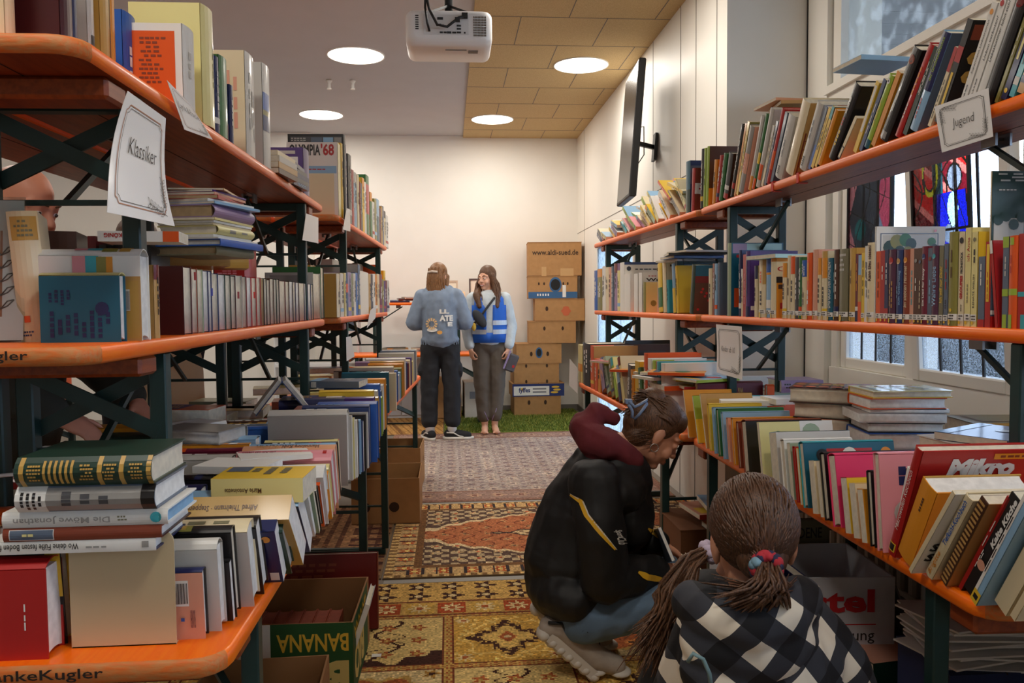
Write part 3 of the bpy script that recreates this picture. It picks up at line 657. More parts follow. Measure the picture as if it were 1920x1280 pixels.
def row(A, B, z, side, orient, items, place, d=.13, lean=0.0, inset=.01, h0=.2, dv=.0):
    """books standing along a shelf edge A->B (near->far). side 'R'/'L' of the aisle; orient 'S' spine out, 'P' page edge out.
    items: (u_left, u_right, top, colour, options); top > 2 is a photo height, else metres"""
    dr = Vector((B[0]-A[0], B[1]-A[1], 0)).normalized(); inw = Vector((dr.y, -dr.x, 0)) if side == 'R' else Vector((-dr.y, dr.x, 0))
    r_ = random.Random(len(items)*7+len(place)); rid = place; zv = Vector((0, 0, 1))
    for it in items:
        u0, u1, top, c = it[:4]; o = dict(it[4]) if len(it) > 4 else {}
        P0, P1 = edge_pt(u0, A, B, z), edge_pt(u1, A, B, z); dd = o.pop('d', d*r_.uniform(.93, 1.06)); ln = o.pop('lean', lean)
        far, near = (P0, P1) if side == 'R' else (P1, P0); t = (far-near).length*cos(ln)*.985; hh = o.pop('h', None)
        if hh is None: hh = top if top < 2 else on_line((u0+u1)/2, top, A, B).z-z
        ii = o.pop('in_', inset)
        if (side == 'R') == (orient == 'S'):
            Mx = mbasis(far+inw*ii, -dr, inw, zv) if orient == 'S' else mbasis(far+inw*(ii+dd), -dr, -inw, zv)
        else:
            Mx = mbasis(near+inw*ii, dr, inw, zv) if orient == 'S' else mbasis(near+inw*(ii+dd), dr, -inw, zv)
        if ln:   # tip towards the camera (+) or away (-), pivoting on the lower corner
            s = 1 if tuple(Mx.col[0][:3])[1] < 0 else -1
            a = ln*s; px = t if a > 0 else 0
            Mx = Mx @ Matrix.Translation((px, 0, 0)) @ Matrix.Rotation(a, 4, 'Y') @ Matrix.Translation((-px, 0, 0))
        Mx = Matrix.Translation((0, 0, o.pop('up', 0)+dv)) @ Mx
        dec = o.pop('dec', None)
        if dec is None: dec = auto_dec(c, hh, t, r_) if orient == 'S' else []
        if o.pop('lib', 0): dec = list(dec)+LIB
        book(Mx, t, hh, dd, c, dec=dec, place=place, row=rid, **o)
def edge_pt(u, A, B, z):
    d = ray(u, 600); n = (B[1]-A[1], A[0]-B[0]); k = (A[0]*n[0]+A[1]*n[1])/(d.x*n[0]+d.y*n[1]); return Vector((d.x*k, d.y*k, z))
def flat(x, y, z, t, h, d, c, rz=0, place='', **k):
    """book lying flat; rz=0 turns its spine to the camera, positive turns it anticlockwise; x, y = middle of the book"""
    M = Matrix.Translation((x, y, z)) @ Matrix.Rotation(rz, 4, 'Z') @ mbasis((h/2, -d/2, 0), (0, 0, 1), (0, 1, 0), (-1, 0, 0))
    return book(M, t, h, d, c, place=place, **k)
def stack(x, y, z, rz, items, place, row_=None):
    for t, h, d, c, o in items:
        o = dict(o); flat(x+o.pop('dx', 0), y+o.pop('dy', 0), z, t-.0006, h, d, c, rz+o.pop('rz', 0), place, row=row_ or place, **o); z += t
    return z
def spine_up(x, y, z, t, h, d, c, side='L', lean=0, yaw=0, place='', **k):
    """book standing on its fore-edge, spine up; (x, y) = its near lower corner at the aisle end"""
    k.setdefault('row', place)
    if side == 'L': M = mbasis((0, 0, d), (0, 1, 0), (0, 0, -1), (-1, 0, 0))
    else: M = mbasis((0, t, d), (0, -1, 0), (0, 0, -1), (1, 0, 0))
    M = Matrix.Translation((x, y, z)) @ Matrix.Rotation(yaw, 4, 'Z') @ Matrix.Rotation(lean, 4, 'X') @ M
    return book(M, t, h, d, c, place=place, **k)
# ---------------------------------------------------------------- library row on the right middle bench
L1 = dict(lib=1)
def o(**k): return k
row(RA, RB2, ZM, 'R', 'S', [
 (1360, 1366, 456, 'sage', o(d=.22, front='teal', desc='tall children\'s book, sage spine, teal cover with glittering top edge', dec=[R('F', .03, .86, .97, .99, 'lilac'), R('F', .3, .88, .97, .99, 'aqua'), R('F', .06, .12, .36, .38, 'orange'), R('F', .1, .80, .3, .84, 'red')])),
 (1381, 1385, 469, 'navy', o(d=.19, front='dblue')), (1385, 1388, 504, 'cream'), (1388, 1394, 477, 'red', o(hard=False, dec=[LN('S', .3, .2, .7, .85, 1, 'pink', 1)])),
 (1394, 1401, 471, 'purple', o(d=.19, desc='wide purple paperback with a white library label', dec=[R('F', .02, .1, .5, .165, 'white'), LN('F', .04, .11, .48, .16, 2), R('S', 0, 0, 1, .16, 'navy'), LN('S', .3, .3, .7, .9, 1, 'slate', 1)])),
 (1410, 1416, 498, 'cream', o(dec=[R('S', 0, .74, 1, 1, 'navy'), LN('S', .3, .3, .7, .7, 1, 'ink', 1)])),
 (1418, 1431, 482, 'cream', o(lib=1, desc='cream paperback with orange and black lettering up its spine', dec=[R('S', .7, .55, 1, 1, 'gold'), LN('S', .25, .55, .65, .8, 1, 'orange', 1), LN('S', .25, .2, .7, .5, 1, 'ink', 1)])),
 (1432, 1440, 484, 'lblue', o(lib=1, dec=[R('S', 0, .72, 1, .76, 'amber'), R('S', 0, .16, 1, .3, 'white'), R('S', 0, .76, 1, 1, 'blue')])),
 (1440, 1450, 483, 'cream', o(lib=1, front='amber', d=.14, desc='cream paperback whose cover reads Gul in red above an orange picture', dec=[R('S', 0, .93, 1, 1, 'amber'), R('F', 0, .93, .9, 1, 'amber'), R('F', 0, .6, .8, .93, 'cream'), R('F', 0, .58, .8, .68, 'ink'), T('F', 'Gul', .02, .77, .5, .85, 'red', 0), R('F', .05, .48, .7, .55, 'brown'), R('F', .1, .15, .6, .25, 'red')])),
 (1462, 1470, 493, 'cream', o(lib=1, dec=[R('S', 0, .74, 1, 1, 'amber'), R('S', 0, .12, 1, .18, 'yellow'), LN('S', .25, .3, .75, .7, 1, 'ink', 1)])),
 (1471, 1477, 479, 'cream', o(lib=1, dec=[LN('S', .2, .3, .8, .95, 1, 'brown', 1)])), (1477, 1485, 481, 'cream', o(lib=1, dec=[R('S', 0, .72, 1, 1, 'orange'), LN('S', .2, .25, .8, .7, 1, 'ink', 1)])),
 (1485, 1492, 482, 'dgrey', o(lib=1, dec=[LN('S', .3, .3, .75, .8, 1, 'white', 1)])), (1492, 1498, 482, 'green', o(lib=1)),
 (1498, 1507, 488, 'cream', o(lib=1, dec=[R('S', 0, .72, 1, 1, 'blue'), LN('S', .15, .74, .8, .98, 3, 'white', 1), LN('S', .25, .2, .7, .65, 2, 'ink', 1)])),
 (1507, 1517, 474, 'orange', o(lib=1, desc='bright orange paperback rising above its cream neighbours', dec=[R('S', .25, .58, .65, .85, 'amber'), LN('S', .2, .2, .7, .55, 1, 'white', 1)])),
 (1518, 1527, 468, 'salmon', o(lib=1, dec=[LN('S', .05, .4, .3, .95, 1, 'ink', 1)])), (1527, 1534, 484, 'cream', o(lib=1, dec=[R('S', 0, .73, 1, 1, 'amber'), LN('S', .2, .25, .8, .7, 1, 'ink', 1)])),
 (1535, 1545, 471, 'cream', o(lib=1, dec=[R('S', 0, .61, 1, .9, 'amber'), R('S', 0, .9, 1, 1, 'gold'), R('S', 0, .12, 1, .17, 'yellow'), LN('S', .3, .2, .7, .5, 1, 'ink', 1)])),
 (1546, 1556, 484, 'teal', o(lib=1, desc='teal paperback lettered DAS GOLD DER APACHEN', dec=[T('S', 'DAS GOLD DER APACHEN', .25, .2, .75, .93, 'white')])),
 (1557, 1566, 468, 'brown', o(lib=1)), (1567, 1584, 467, 'khaki', o(lib=1, desc='thick grey-green book with faint lettering, widest spine in the library row', dec=[LN('S', .15, .68, .85, .95, 4, 'lgrey')])),
 (1586, 1597, 465, 'gold', o(lib=1, dec=[LN('S', .4, .4, .6, .8, 1, 'ink', 1)])), (1597, 1602, 476, 'burg', o(dec=[R('S', 0, .16, 1, .22, 'white'), R('S', 0, 0, 1, .15, 'navy'), LN('S', .3, .3, .7, .95, 1, 'amber', 1)])),
 (1602, 1608, 478, 'lblue', o(dec=[R('S', 0, 0, 1, .3, 'orange'), R('S', 0, .3, 1, .7, 'gold')])), (1608, 1614, 474, 'yellow', o(lib=1, dec=[LN('S', .3, .3, .7, .95, 1, 'ink', 1)])),
 (1614, 1620, 461, 'white'), (1619, 1632, 455, 'cream', o(lib=1, desc='cream paperback lettered Kann Efeu niesen with a question mark', dec=[T('S', 'Kann Efeu niesen?', .35, .52, .75, .97, 'maroon', bold=.03), LN('S', .35, .2, .6, .45, 1, 'grey', 1)])),
 (1632, 1634, 425, 'white', o(t=None) if 0 else o(d=.20, front='white', desc='tall white book whose cover shows a tree, rising behind red and orange spines', dec=[R('F', .06, .1, .90, .93, 'slate'), R('F', .075, .11, .885, .92, 'white'), R('F', .09, .12, .87, .91, 'lgrey')]+[DISC('F', a, b, r, c) for a, b, r, c in ((.2, .78, .1, 'dgreen'), (.3, .84, .1, 'olive'), (.42, .86, .09, 'green'), (.5, .82, .08, 'dgreen'), (.16, .7, .08, 'olive'), (.34, .74, .08, 'dgreen'), (.46, .74, .07, 'olive'), (.8, .84, .06, 'green'), (.84, .78, .05, 'dgreen'))]+[R('F', .3, .3, .36, .75, 'brown'), DISC('F', .14, .58, .045, 'yellow'), DISC('F', .85, .955, .02, 'pink')])),
 (1635, 1643, 471, 'orange', o(lib=1, dec=[LN('S', .3, .25, .7, .95, 1, 'rust', 1)])), (1643, 1651, 470, 'red', o(lib=1, desc='red paperback with white capitals, beside the orange one', dec=[LN('S', .3, .45, .7, .9, 1, 'white', 1)])),
 (1651, 1658, 468, 'navy', o(lib=1, dec=[R('S', 0, 0, 1, .2, 'red'), LN('S', .3, .5, .7, .9, 1, 'white', 1)])),
 (1659, 1672, 468, 'plum', o(lib=1, desc='plum paperback with a red crest on its spine', dec=[('d', 'S', .5, .85, .3, .3, 'red'), LN('S', .3, .2, .8, .6, 2, 'tan', 1)])),
 (1673, 1685, 469, 'dblue', o(lib=1, desc='blue paperback lettered zum Geburtstag', dec=[('d', 'S', .5, .85, .28, .28, 'tan'), T('S', 'zum Geburtstag', .55, .25, .85, .72, 'lblue'), LN('S', .2, .3, .45, .6, 1, 'lblue', 1)])),
 (1686, 1698, 468, 'rust', o(lib=1, desc='brown paperback lettered Im siebten Himmel', dec=[('d', 'S', .5, .86, .28, .28, 'amber'), T('S', 'Im siebten Himmel', .35, .22, .75, .78, 'cream', shear=.2)])),
 (1698, 1705, 466, 'salmon', o(lib=1, dec=[LN('S', .3, .25, .75, .75, 1, 'turq', 1)])), (1705, 1713, 466, 'brown', o(lib=1, dec=[LN('S', .3, .25, .7, .7, 1, 'white', 1), ('d', 'S', .5, .84, .3, .3, 'grey')])),
 (1713, 1720, 465, 'brown', o(lib=1, dec=[LN('S', .3, .2, .7, .65, 1, 'cream', 1), ('d', 'S', .5, .82, .3, .3, 'slate')])),
 (1720, 1731, 462, 'burg', o(lib=1, desc='burgundy paperback lettered Ein Lied für Dany', dec=[T('S', 'Ein Lied für Dany', .35, .24, .75, .72, 'white', bold=.02), ('d', 'S', .5, .87, .3, .3, 'dblue')])),
 (1731, 1739, 465, 'slate', o(lib=1, dec=[LN('S', .3, .2, .75, .7, 1, 'lblue', 1), ('d', 'S', .5, .86, .3, .3, 'rust')])),
 (1739, 1751, 461, 'plum', o(lib=1, front='navy', desc='dark paperback lettered Wahre Liebe', dec=[T('S', 'Wahre Liebe', .25, .24, .8, .74, 'lblue'), ('d', 'S', .5, .87, .25, .25, 'turq')])),
 (1752, 1760, 461, 'khaki', o(lib=1, desc='grey-green paperback lettered Ich will nur dich in yellow', dec=[T('S', 'Ich will nur Dich!', .2, .28, .8, .74, 'yellow', bold=.02, shear=.15)])),
 (1761, 1769, 457, 'slate', o(lib=1, desc='grey paperback with a long red title line', dec=[LN('S', .3, .4, .75, .95, 1, 'red', 1), LN('S', .3, .2, .7, .36, 1, 'ink', 1)])),
 (1770, 1787, 435, 'olive', o(lib=1, desc='thick olive book left of the Groupies paperback', dec=[LN('S', .4, .3, .65, .92, 1, 'brown', 1), ('d', 'S', .5, .17, .13, .2, 'yellow')])),
 (1788, 1799, 435, 'cream', o(lib=1, desc='cream paperback lettered GROUPIES in red and FRÜHSTÜCK in black', dec=[T('S', 'GROUPIES', .3, .29, .75, .54, 'red', bold=.05), T('S', 'FRÜHSTÜCK', .3, .56, .75, .79, 'ink', bold=.04), DISC('S', .5, .91, .35, 'ink'), LN('S', .45, .14, .7, .24, 1, 'ink', 1)])),
 (1800, 1811, 427, 'pale', o(lib=1, desc='pale yellow paperback lettered ich Anna in red', dec=[T('S', 'ich Anna', .35, .66, .8, .9, 'red'), LN('S', .35, .22, .65, .45, 1, 'khaki', 1)])),
 (1812, 1823, 435, 'pale', o(lib=1, d=.16, front='yellow', desc='pale yellow paperback with black title, its yellow cover turned to the camera', dec=[T('S', 'RENATE WELSH', .3, .2, .6, .55, 'ink'), LN('S', .25, .56, .75, .85, 1, 'ink', 1), ('d', 'S', .5, .92, .25, .25, 'khaki')])),
 (1825, 1837, 481, 'slate', o(hard=False, desc='low slate blue paperback with a red foot', dec=[R('S', 0, 0, 1, .11, 'red'), R('F', 0, 0, 1, .11, 'red'), LN('S', .3, .45, .6, .95, 1, 'white', 1), R('F', .1, .13, .8, .45, 'rust')])),
 (1836, 1838, 322, 'cream', o(d=.2, in_=.02, front='dgreen', desc='tall book reading Einen Dieb, its cover showing trees and a seated figure', vis=3, dec=[R('F', .03, .02, .99, .70, 'lgrey'), R('F', .38, .2, .5, .8, 'slate')]+[DISC('F', .08+.09*k, .69+.03*math.sin(k*2.3), .06, 'dgreen') for k in range(11)]+[T('F', 'Einen Dieb', .45, .845, 1.0, .895, 'white', 0, .03), T('F', 'fangen', .68, .775, 1.0, .83, 'white', 0, .03), LN('F', .06, .93, .95, .99, 3, 'lgrey'), LN('F', .06, .87, .3, .89, 1, 'lgrey'), DISC('F', .78, .49, .065, 'ink'), DISC('F', .76, .36, .085, 'skin'), R('F', .69, .2, .84, .36, 'skin'), R('F', .1, .12, .6, .2, 'rust')])),
 (1838, 1848, 453, 'red', o(desc='red paperback with a yellow title panel and slate cover', d=.15, front='slate', dec=[R('S', .2, .3, .75, .97, 'yellow'), LN('S', .35, .32, .6, .75, 1, 'red', 1), R('F', 0, .15, .6, .2, 'white'), R('F', 0, 0, 1, .13, 'red'), T('F', 'K', .25, .45, .6, .62, 'dgreen', 0, .05)])),
 (1858, 1863, 449, 'red', o(lean=-.12, desc='thin red and white paperback tilted between slate and green ones', dec=[R('S', 0, .85, 1, 1, 'white')])),
 (1870, 1881, 444, 'slate', o(desc='dark slate paperback with lime panels', dec=[R('S', 0, .88, 1, 1, 'lime'), R('S', 0, .35, 1, .43, 'lime'), R('S', .1, 0, .8, .15, 'lime'), LN('S', .3, .45, .7, .82, 1, 'lgrey', 1)])),
 (1882, 1898, 442, 'orange', o(desc='vermilion paperback with lime panels', dec=[R('S', .2, .90, .7, .98, 'lime'), R('S', 0, .36, 1, .43, 'lime'), R('S', .05, 0, .6, .15, 'lime'), LN('S', .3, .45, .55, .85, 1, 'red', 1)])),
 (1899, 1914, 438, 'red', o(hard=False, desc='red paperback with turquoise panels, beside the vermilion one', dec=[R('S', 0, .34, 1, .39, 'turq'), R('S', .4, 0, 1, .15, 'turq')])),
 (1915, 1937, 421, 'cream', o(desc='thick cream paperback at the picture\'s edge with black lettering and a red mark', dec=[T('S', 'Spaghetti criminale', .3, .3, .6, .85, 'ink'), R('S', .2, .88, .6, .95, 'dred')])),
], 'in the library row on the right middle shelf', d=.125)
# ---------------------------------------------------------------- picture books further along the same shelf
row(RB2, RC, ZM, 'R', 'S', [
 (1112, 1118, 507, 'blue'), (1118, 1127, 504, 'olive'), (1127, 1133, 499, 'white'), (1133, 1139, 501, 'cream'), (1139, 1144, 501, 'salmon'), (1144, 1148, 499, 'slate'), (1149, 1155, 494, 'lilac', o(d=.18)), (1155, 1160, 507, 'pale'),
 (1160, 1168, 492, 'white', o(d=.24, hard=True, desc='big white picture book with a blue upper edge', dec=[R('F', 0, .95, 1, 1, 'dblue'), LN('F', .25, .83, .9, .88, 1), LN('F', .2, .7, .9, .78, 1, 'brown'), DISC('F', .12, .87, .06, 'ink'), DISC('F', .92, .85, .06, 'brown')])),
 (1168, 1179, 514, 'white', o(d=.2, desc='white picture book with a black word column', dec=[LN('F', .1, .5, .9, .9, 5)])), (1186, 1193, 513, 'white', o(d=.2, desc='second white picture book with a black word column', dec=[LN('F', .1, .6, .9, .9, 3)])),
 (1195, 1201, 511, 'white', o(d=.22, desc='white picture book lettered Warum', dec=[T('F', 'Warum', .1, .78, .9, .86, 'ink', 0, .03), LN('F', .1, .89, .5, .93, 1, 'red')])),
 (1203, 1208, 529, 'olive', o(d=.22, front='white', desc='low pale booklet showing a bird in red and black', dec=[R('F', 0, 0, .3, 1, 'pale'), R('F', .55, .3, .95, .55, 'red'), R('F', .65, .38, 1, .5, 'ink'), DISC('F', .2, .3, .1, 'olive')])),
 (1232, 1240, 494, 'yellow', o(lean=-.1, d=.2, front='pale', dec=[R('S', 0, .1, 1, .5, 'green')])), (1241, 1247, 488, 'cream', o(lean=-.08, d=.2, desc='cream picture book with a dark stone figure on its cover', dec=[R('F', .1, .3, .9, .5, 'dgrey'), R('F', 0, 0, 1, .25, 'dred'), LN('F', .1, .85, .8, .93, 1)])),
 (1248, 1252, 525, 'turq', o(lean=-.08)), (1260, 1265, 494, 'lblue', o(lean=-.14, d=.2, desc='sky blue and yellow picture book with a grinning animal', front='lblue', dec=[R('F', 0, 0, 1, .55, 'pale'), DISC('F', .6, .3, .24, 'tan'), DISC('F', .5, .3, .1, 'white'), DISC('F', .72, .28, .12, 'white'), DISC('F', .62, .42, .13, 'brown'), LN('F', .3, .85, .9, .9, 1, 'orange'), LN('F', .25, .6, .9, .75, 1, 'red'), R('S', 0, 0, 1, .5, 'yellow')])), (1266, 1270, 498, 'yellow', o(lean=-.13)),
 (1289, 1296, 497, 'dgreen', o(lean=.16, d=.21, front='brown', desc='dark picture book strewn with red poppies', dec=[R('F', 0, .78, 1, 1, 'teal'), R('F', 0, .64, 1, .78, 'dred')]+[DISC('F', .1+.8*((k*.37) % 1), .1+.5*((k*.61) % 1), .03, 'red') for k in range(18)]+[DISC('F', .6, .2, .1, 'salmon')])),
 (1325, 1331, 503, 'cream', o(d=.2)), (1332, 1335, 494, 'rust', o(d=.2)), (1336, 1341, 494, 'lblue'), (1342, 1346, 492, 'slate', o(d=.2, desc='grey-blue picture book with a golden hand on its cover', dec=[R('F', .45, .4, .75, .9, 'gold'), R('F', .4, .42, .7, .6, 'amber'), R('F', .5, .8, .95, 1, 'burg')])),
], 'among the picture books on the right middle shelf', d=.16)
PLM = 'lying on top of the picture books, right middle shelf'
for x, y, z, t, h, d_, c, rz in ((1.24, 4.05, 1.512, .01, .28, .2, 'white', .3), (1.22, 3.95, 1.523, .012, .26, .19, 'blue', .1), (1.22, 3.9, 1.536, .01, .28, .2, 'black', -.15), (1.24, 3.86, 1.547, .009, .27, .2, 'lgrey', .2)):
    flat(x, y, z, t, h, d_, c, rz, PLM, row=PLM)
flat(1.25, 2.85, 1.462, .014, .26, .17, 'aqua', .25, 'lying flat on top of the library row')
# ---------------------------------------------------------------- right top shelf
KR = 'leaning on the right top shelf'
row(RA, RB2, ZU, 'R', 'S', [
 (1282, 1290, 303, 'teal', o(d=.19, front='dblue', dec=[R('F', 0, .55, 1, .9, 'slate'), R('S', 0, 0, 1, .45, 'dgreen')])), (1292, 1297, 317, 'red', o(lean=.1, front='rust', d=.19, dec=[R('F', 0, .4, 1, .65, 'white'), LN('F', .1, .42, .9, .62, 3, 'red')])),
 (1309, 1313, 281, 'black', o(lean=.06, d=.2)), (1314, 1318, 281, 'lime', o(lean=.06, d=.2, h=.26)), (1319, 1323, 281, 'lime', o(lean=.07, d=.2, h=.26, front='brown', dec=[R('F', 0, 0, .5, .3, 'amber')])),
 (1331, 1336, 0.186, 'amber', o(lean=.15, front='amber')), (1337, 1342, 0.195, 'red', o(lean=.28)), (1343, 1349, 0.195, 'green', o(lean=.32)), (1351, 1359, 0.186, 'dgrey', o(lean=.36, front='brown', dec=[R('S', 0, .0, 1, .12, 'red'), R('S', 0, .2, 1, .3, 'white')])),
 (1364, 1369, 0.288, 'black', o(lean=.42, d=.2, desc='tall black book standing out above its neighbours')), (1370, 1373, 0.288, 'amber', o(lean=.42)), (1374, 1378, 0.288, 'yellow', o(lean=.42, front='olive', d=.2)), (1379, 1388, 0.260, 'grey', o(lean=.45, front='salmon', d=.19, dec=[R('S', 0, .3, 1, .6, 'salmon'), LN('S', .2, .35, .6, .6, 1, 'red', 1)])),
 (1397, 1403, 0.279, 'lgrey', o(lean=.44, d=.2, dec=[R('S', 0, 0, 1, .2, 'amber')])), (1404, 1409, 0.279, 'green', o(lean=.46, dec=[R('S', 0, .35, 1, .5, 'yellow'), R('S', 0, 0, 1, .15, 'orange')])), (1411, 1418, 0.288, 'lgrey', o(lean=.46, dec=[R('S', 0, .1, 1, .3, 'orange')])),
 (1420, 1424, 0.223, 'cream', o(lean=.48)), (1425, 1429, 0.233, 'navy', o(lean=.48)), (1430, 1436, 0.270, 'red', o(lean=.5, dec=[R('S', 0, .2, 1, .45, 'orange')])), (1437, 1442, 0.251, 'slate', o(lean=.5, dec=[R('S', 0, 0, 1, .6, 'navy')])),
 (1445, 1460, 0.221, 'lgrey', o(lean=.52, d=.15, desc='thick light grey book left of the one with letter squares', dec=[LN('S', .35, .3, .6, .9, 2, 'dgrey', 1), LN('S', .3, .06, .7, .2, 1, 'ink', 1)])),
 (1464, 1481, 0.246, 'cream', o(lean=.54, d=.18, front='tan', desc='cream book with letter squares A F L O V along its cover', dec=[R('F', .04, .02, .5, .6, 'rust')]+[R('F', .07, .03+.117*k, .47, .135+.117*k, 'tan') for k in range(5)]+[T('F', ch, .17, .055+.117*k, .37, .11+.117*k, 'ink', 0) for k, ch in enumerate('VOLFA')]+[LN('F', .3, .65, .9, .95, 5, 'brown')])),
 (1490, 1504, 0.221, 'lgrey', o(lean=.58, d=.15, desc='pale grey hardback right of the letter squares book', dec=[LN('S', .4, .3, .6, .8, 1, 'slate', 1), LN('S', .3, .05, .7, .22, 1, 'ink', 1), R('F', .3, .8, 1, 1, 'red')])),
 (1506, 1511, 0.205, 'blue', o(lean=.6, dec=[R('S', 0, .4, 1, 1, 'slate')])), (1511, 1517, 0.197, 'yellow', o(lean=.62, front='tan', d=.17)), (1518, 1523, 0.197, 'yellow', o(lean=.62, front='dgreen', d=.16)), (1524, 1532, 0.180, 'amber', o(lean=.64, front='amber', d=.16, dec=[R('F', .4, .3, 1, .7, 'gold')])),
 (1543, 1558, 0.238, 'black', o(lean=.70, d=.14, desc='black paperback with yellow and red lettering running up its spine', dec=[LN('S', .3, .15, .75, .42, 1, 'yellow', 1), LN('S', .3, .44, .7, .6, 1, 'red', 1), LN('S', .3, .62, .7, .95, 1, 'white', 1)])),
 (1560, 1566, 0.139, 'cream', o(lean=.78, dec=[R('S', 0, 0, 1, .3, 'ink'), R('S', .15, .03, .85, .27, 'cream')])),
 (1588, 1596, 0.205, 'yellow', o(lean=.62, dec=[R('S', .2, .3, .8, .95, 'white')])), (1599, 1606, 0.205, 'dblue', o(lean=.64, dec=[LN('S', .3, .2, .7, .9, 1, 'white', 1)])), (1609, 1620, 0.205, 'lime', o(lean=.64, d=.13, desc='lime green paperback with a football at its head', dec=[R('S', 0, 0, 1, .12, 'teal'), LN('S', .25, .2, .7, .8, 2, 'yellow', 1), ('d', 'S', .5, .92, .3, .3, 'white'), ('d', 'S', .5, .92, .12, .12, 'ink')])), (1621, 1630, 0.205, 'amber', o(lean=.64, d=.14, front='amber', dec=[R('F', .3, .7, .9, .95, 'brown')])),
 (1636, 1656, 0.246, 'black', o(lean=.66, d=.16, desc='thick black paperback with pale spaced capitals', dec=[LN('S', .35, .25, .65, .75, 1, 'lgrey', 1), ('d', 'S', .5, .88, .3, .3, 'rust'), R('S', .2, .02, .8, .1, 'grey')])),
 (1665, 1677, 0.238, 'red', o(lean=.64, d=.14, desc='red paperback right of the thick black one', dec=[LN('S', .3, .45, .7, .8, 1, 'amber', 1), LN('S', .3, .15, .7, .4, 1, 'white', 1)])), (1679, 1688, 0.221, 'dgreen', o(lean=.6)),
 (1692, 1709, 0.238, 'lblue', o(lean=.58, d=.15, desc='blue book lettered der Großstadtfüchse in green', front='slate', dec=[R('S', 0, .42, 1, 1, 'navy'), T('S', 'der Großstadtfüchse', .45, .52, .7, .95, 'lime'), LN('S', .15, .55, .35, .85, 1, 'lime', 1), LN('S', .3, .12, .6, .35, 1, 'red', 1)])),
 (1725, 1732, 0.187, 'cream', o(lean=.56, dec=[R('S', 0, .7, 1, 1, 'red'), LN('S', .3, .1, .7, .65, 1, 'ink', 1)])),
 (1737, 1749, 0.234, 'black', o(lean=.52, d=.17, front='black', desc='black book whose cover reads GEK and GR in yellow capitals', dec=[R('S', .2, .1, .6, .5, 'yellow'), R('S', 0, .6, 1, .75, 'red'), R('F', .04, .82, .98, .96, 'rust'), T('F', 'GEK', .08, .58, .8, .72, 'gold', 0, .07), T('F', 'GR', .08, .4, .6, .54, 'gold', 0, .07), DISC('F', .4, .18, .2, 'white'), LN('F', .5, .86, .95, .9, 1, 'white')])),
 (1776, 1788, 0.242, 'white', o(lean=.5, desc='white paperback with an orange heart sticker', dec=[T('S', 'Supermann Liebesroman', .35, .38, .7, .85, 'ink', shear=.2), ('d', 'S', .5, .92, .3, .3, 'amber'), LN('S', .35, .1, .6, .3, 1, 'ink', 1)])),
 (1791, 1803, 0.250, 'white', o(lean=.5, desc='white paperback reading Lieben verboten, red heart sticker', dec=[T('S', 'Lieben verboten?', .35, .45, .7, .82, 'ink', shear=.2), ('d', 'S', .5, .92, .32, .32, 'red'), LN('S', .35, .15, .6, .3, 1, 'ink', 1)])),
 (1806, 1820, 0.265, 'white', o(lean=.5, desc='white paperback reading Liebeskummer lohnt sich, red heart sticker', dec=[T('S', 'Liebeskummer lohnt sich?', .35, .38, .68, .85, 'ink', shear=.2), ('d', 'S', .5, .92, .32, .32, 'red')])),
 (1823, 1845, 0.242, 'black', o(lean=.5, d=.16, dec=[DISC('S', .6, .85, .3, 'dred')])), (1847, 1854, 0.203, 'olive', o(lean=.5)), (1858, 1870, 0.234, 'navy', o(lean=.5, desc='navy paperback with a pale title strip on its spine', dec=[R('S', .3, .35, .7, .95, 'pale'), LN('S', .4, .38, .6, .9, 1, 'ink', 1), ('d', 'S', .5, .08, .3, .3, 'yellow')])),
 (1873, 1884, 0.203, 'turq', o(lean=.5)), (1887, 1902, 0.172, 'tan', o(lean=.5, d=.16)), (1906, 1920, 0.203, 'salmon', o(lean=.5)), (1924, 1940, 0.234, 'pink', o(lean=.5)),
], KR, d=.14)
PT = 'lying across the leaning books on the right top shelf'
flat(1.28, 2.94, 2.035, .01, .2, .17, 'skin', .1, PT); flat(1.3, 2.9, 2.02, .012, .18, .15, 'tan', -.1, PT); flat(1.32, 2.42, 2.03, .014, .18, .15, 'lblue', .1, PT)
row(RA, RB2, ZU, 'R', 'S', [(1776, 1786, .36, 'pale', o(lean=.3, in_=.15, d=.1, desc='pale yellow book with a red letter, standing behind the white ones', dec=[R('F', .4, .3, 1, .9, 'white'), T('F', 'D', .5, .6, .8, .75, 'red', 0, .05)]))], 'behind the row on the right top shelf')
# toppled thin books at the far end
rp = random.Random(11); u = 1116; pts = []
while u < 1284:
    w = rp.uniform(3.2, 6.2); c = rp.choice(('cream', 'white', 'pale', 'lime', 'orange', 'lblue', 'yellow', 'white', 'amber', 'lilac', 'turq', 'cream', 'grey', 'red', 'dblue', 'sage'))
    hh = rp.uniform(.15, .2)+.07*(u-1116)/168; pts.append((u, u+w, hh, c, o(lean=-(1.25-.45*(u-1116)/168)+rp.uniform(-.12, .12), d=rp.uniform(.11, .17), hard=False, in_=rp.uniform(.005, .06), front=rp.choice(('cream', 'yellow', 'white', 'lblue', 'pink', c)), vis=.9))); u += w*1.25
for q in list(pts)[4::2]: pts.append((q[0], q[1], q[2], rp.choice(('cream', 'white', 'yellow', 'lime', 'lblue', 'orange', 'pink', 'pale')), o(lean=-rp.uniform(.9, 1.35), d=rp.uniform(.12, .18), hard=False, in_=rp.uniform(.0, .08), up=.045+.06*(q[0]-1116)/168, front=rp.choice(('cream', 'yellow', 'white', 'lblue')), vis=.9)))
row(RB2, RC, ZU, 'R', 'S', pts, 'in the toppled pile at the far end of the right top shelf', d=.14)
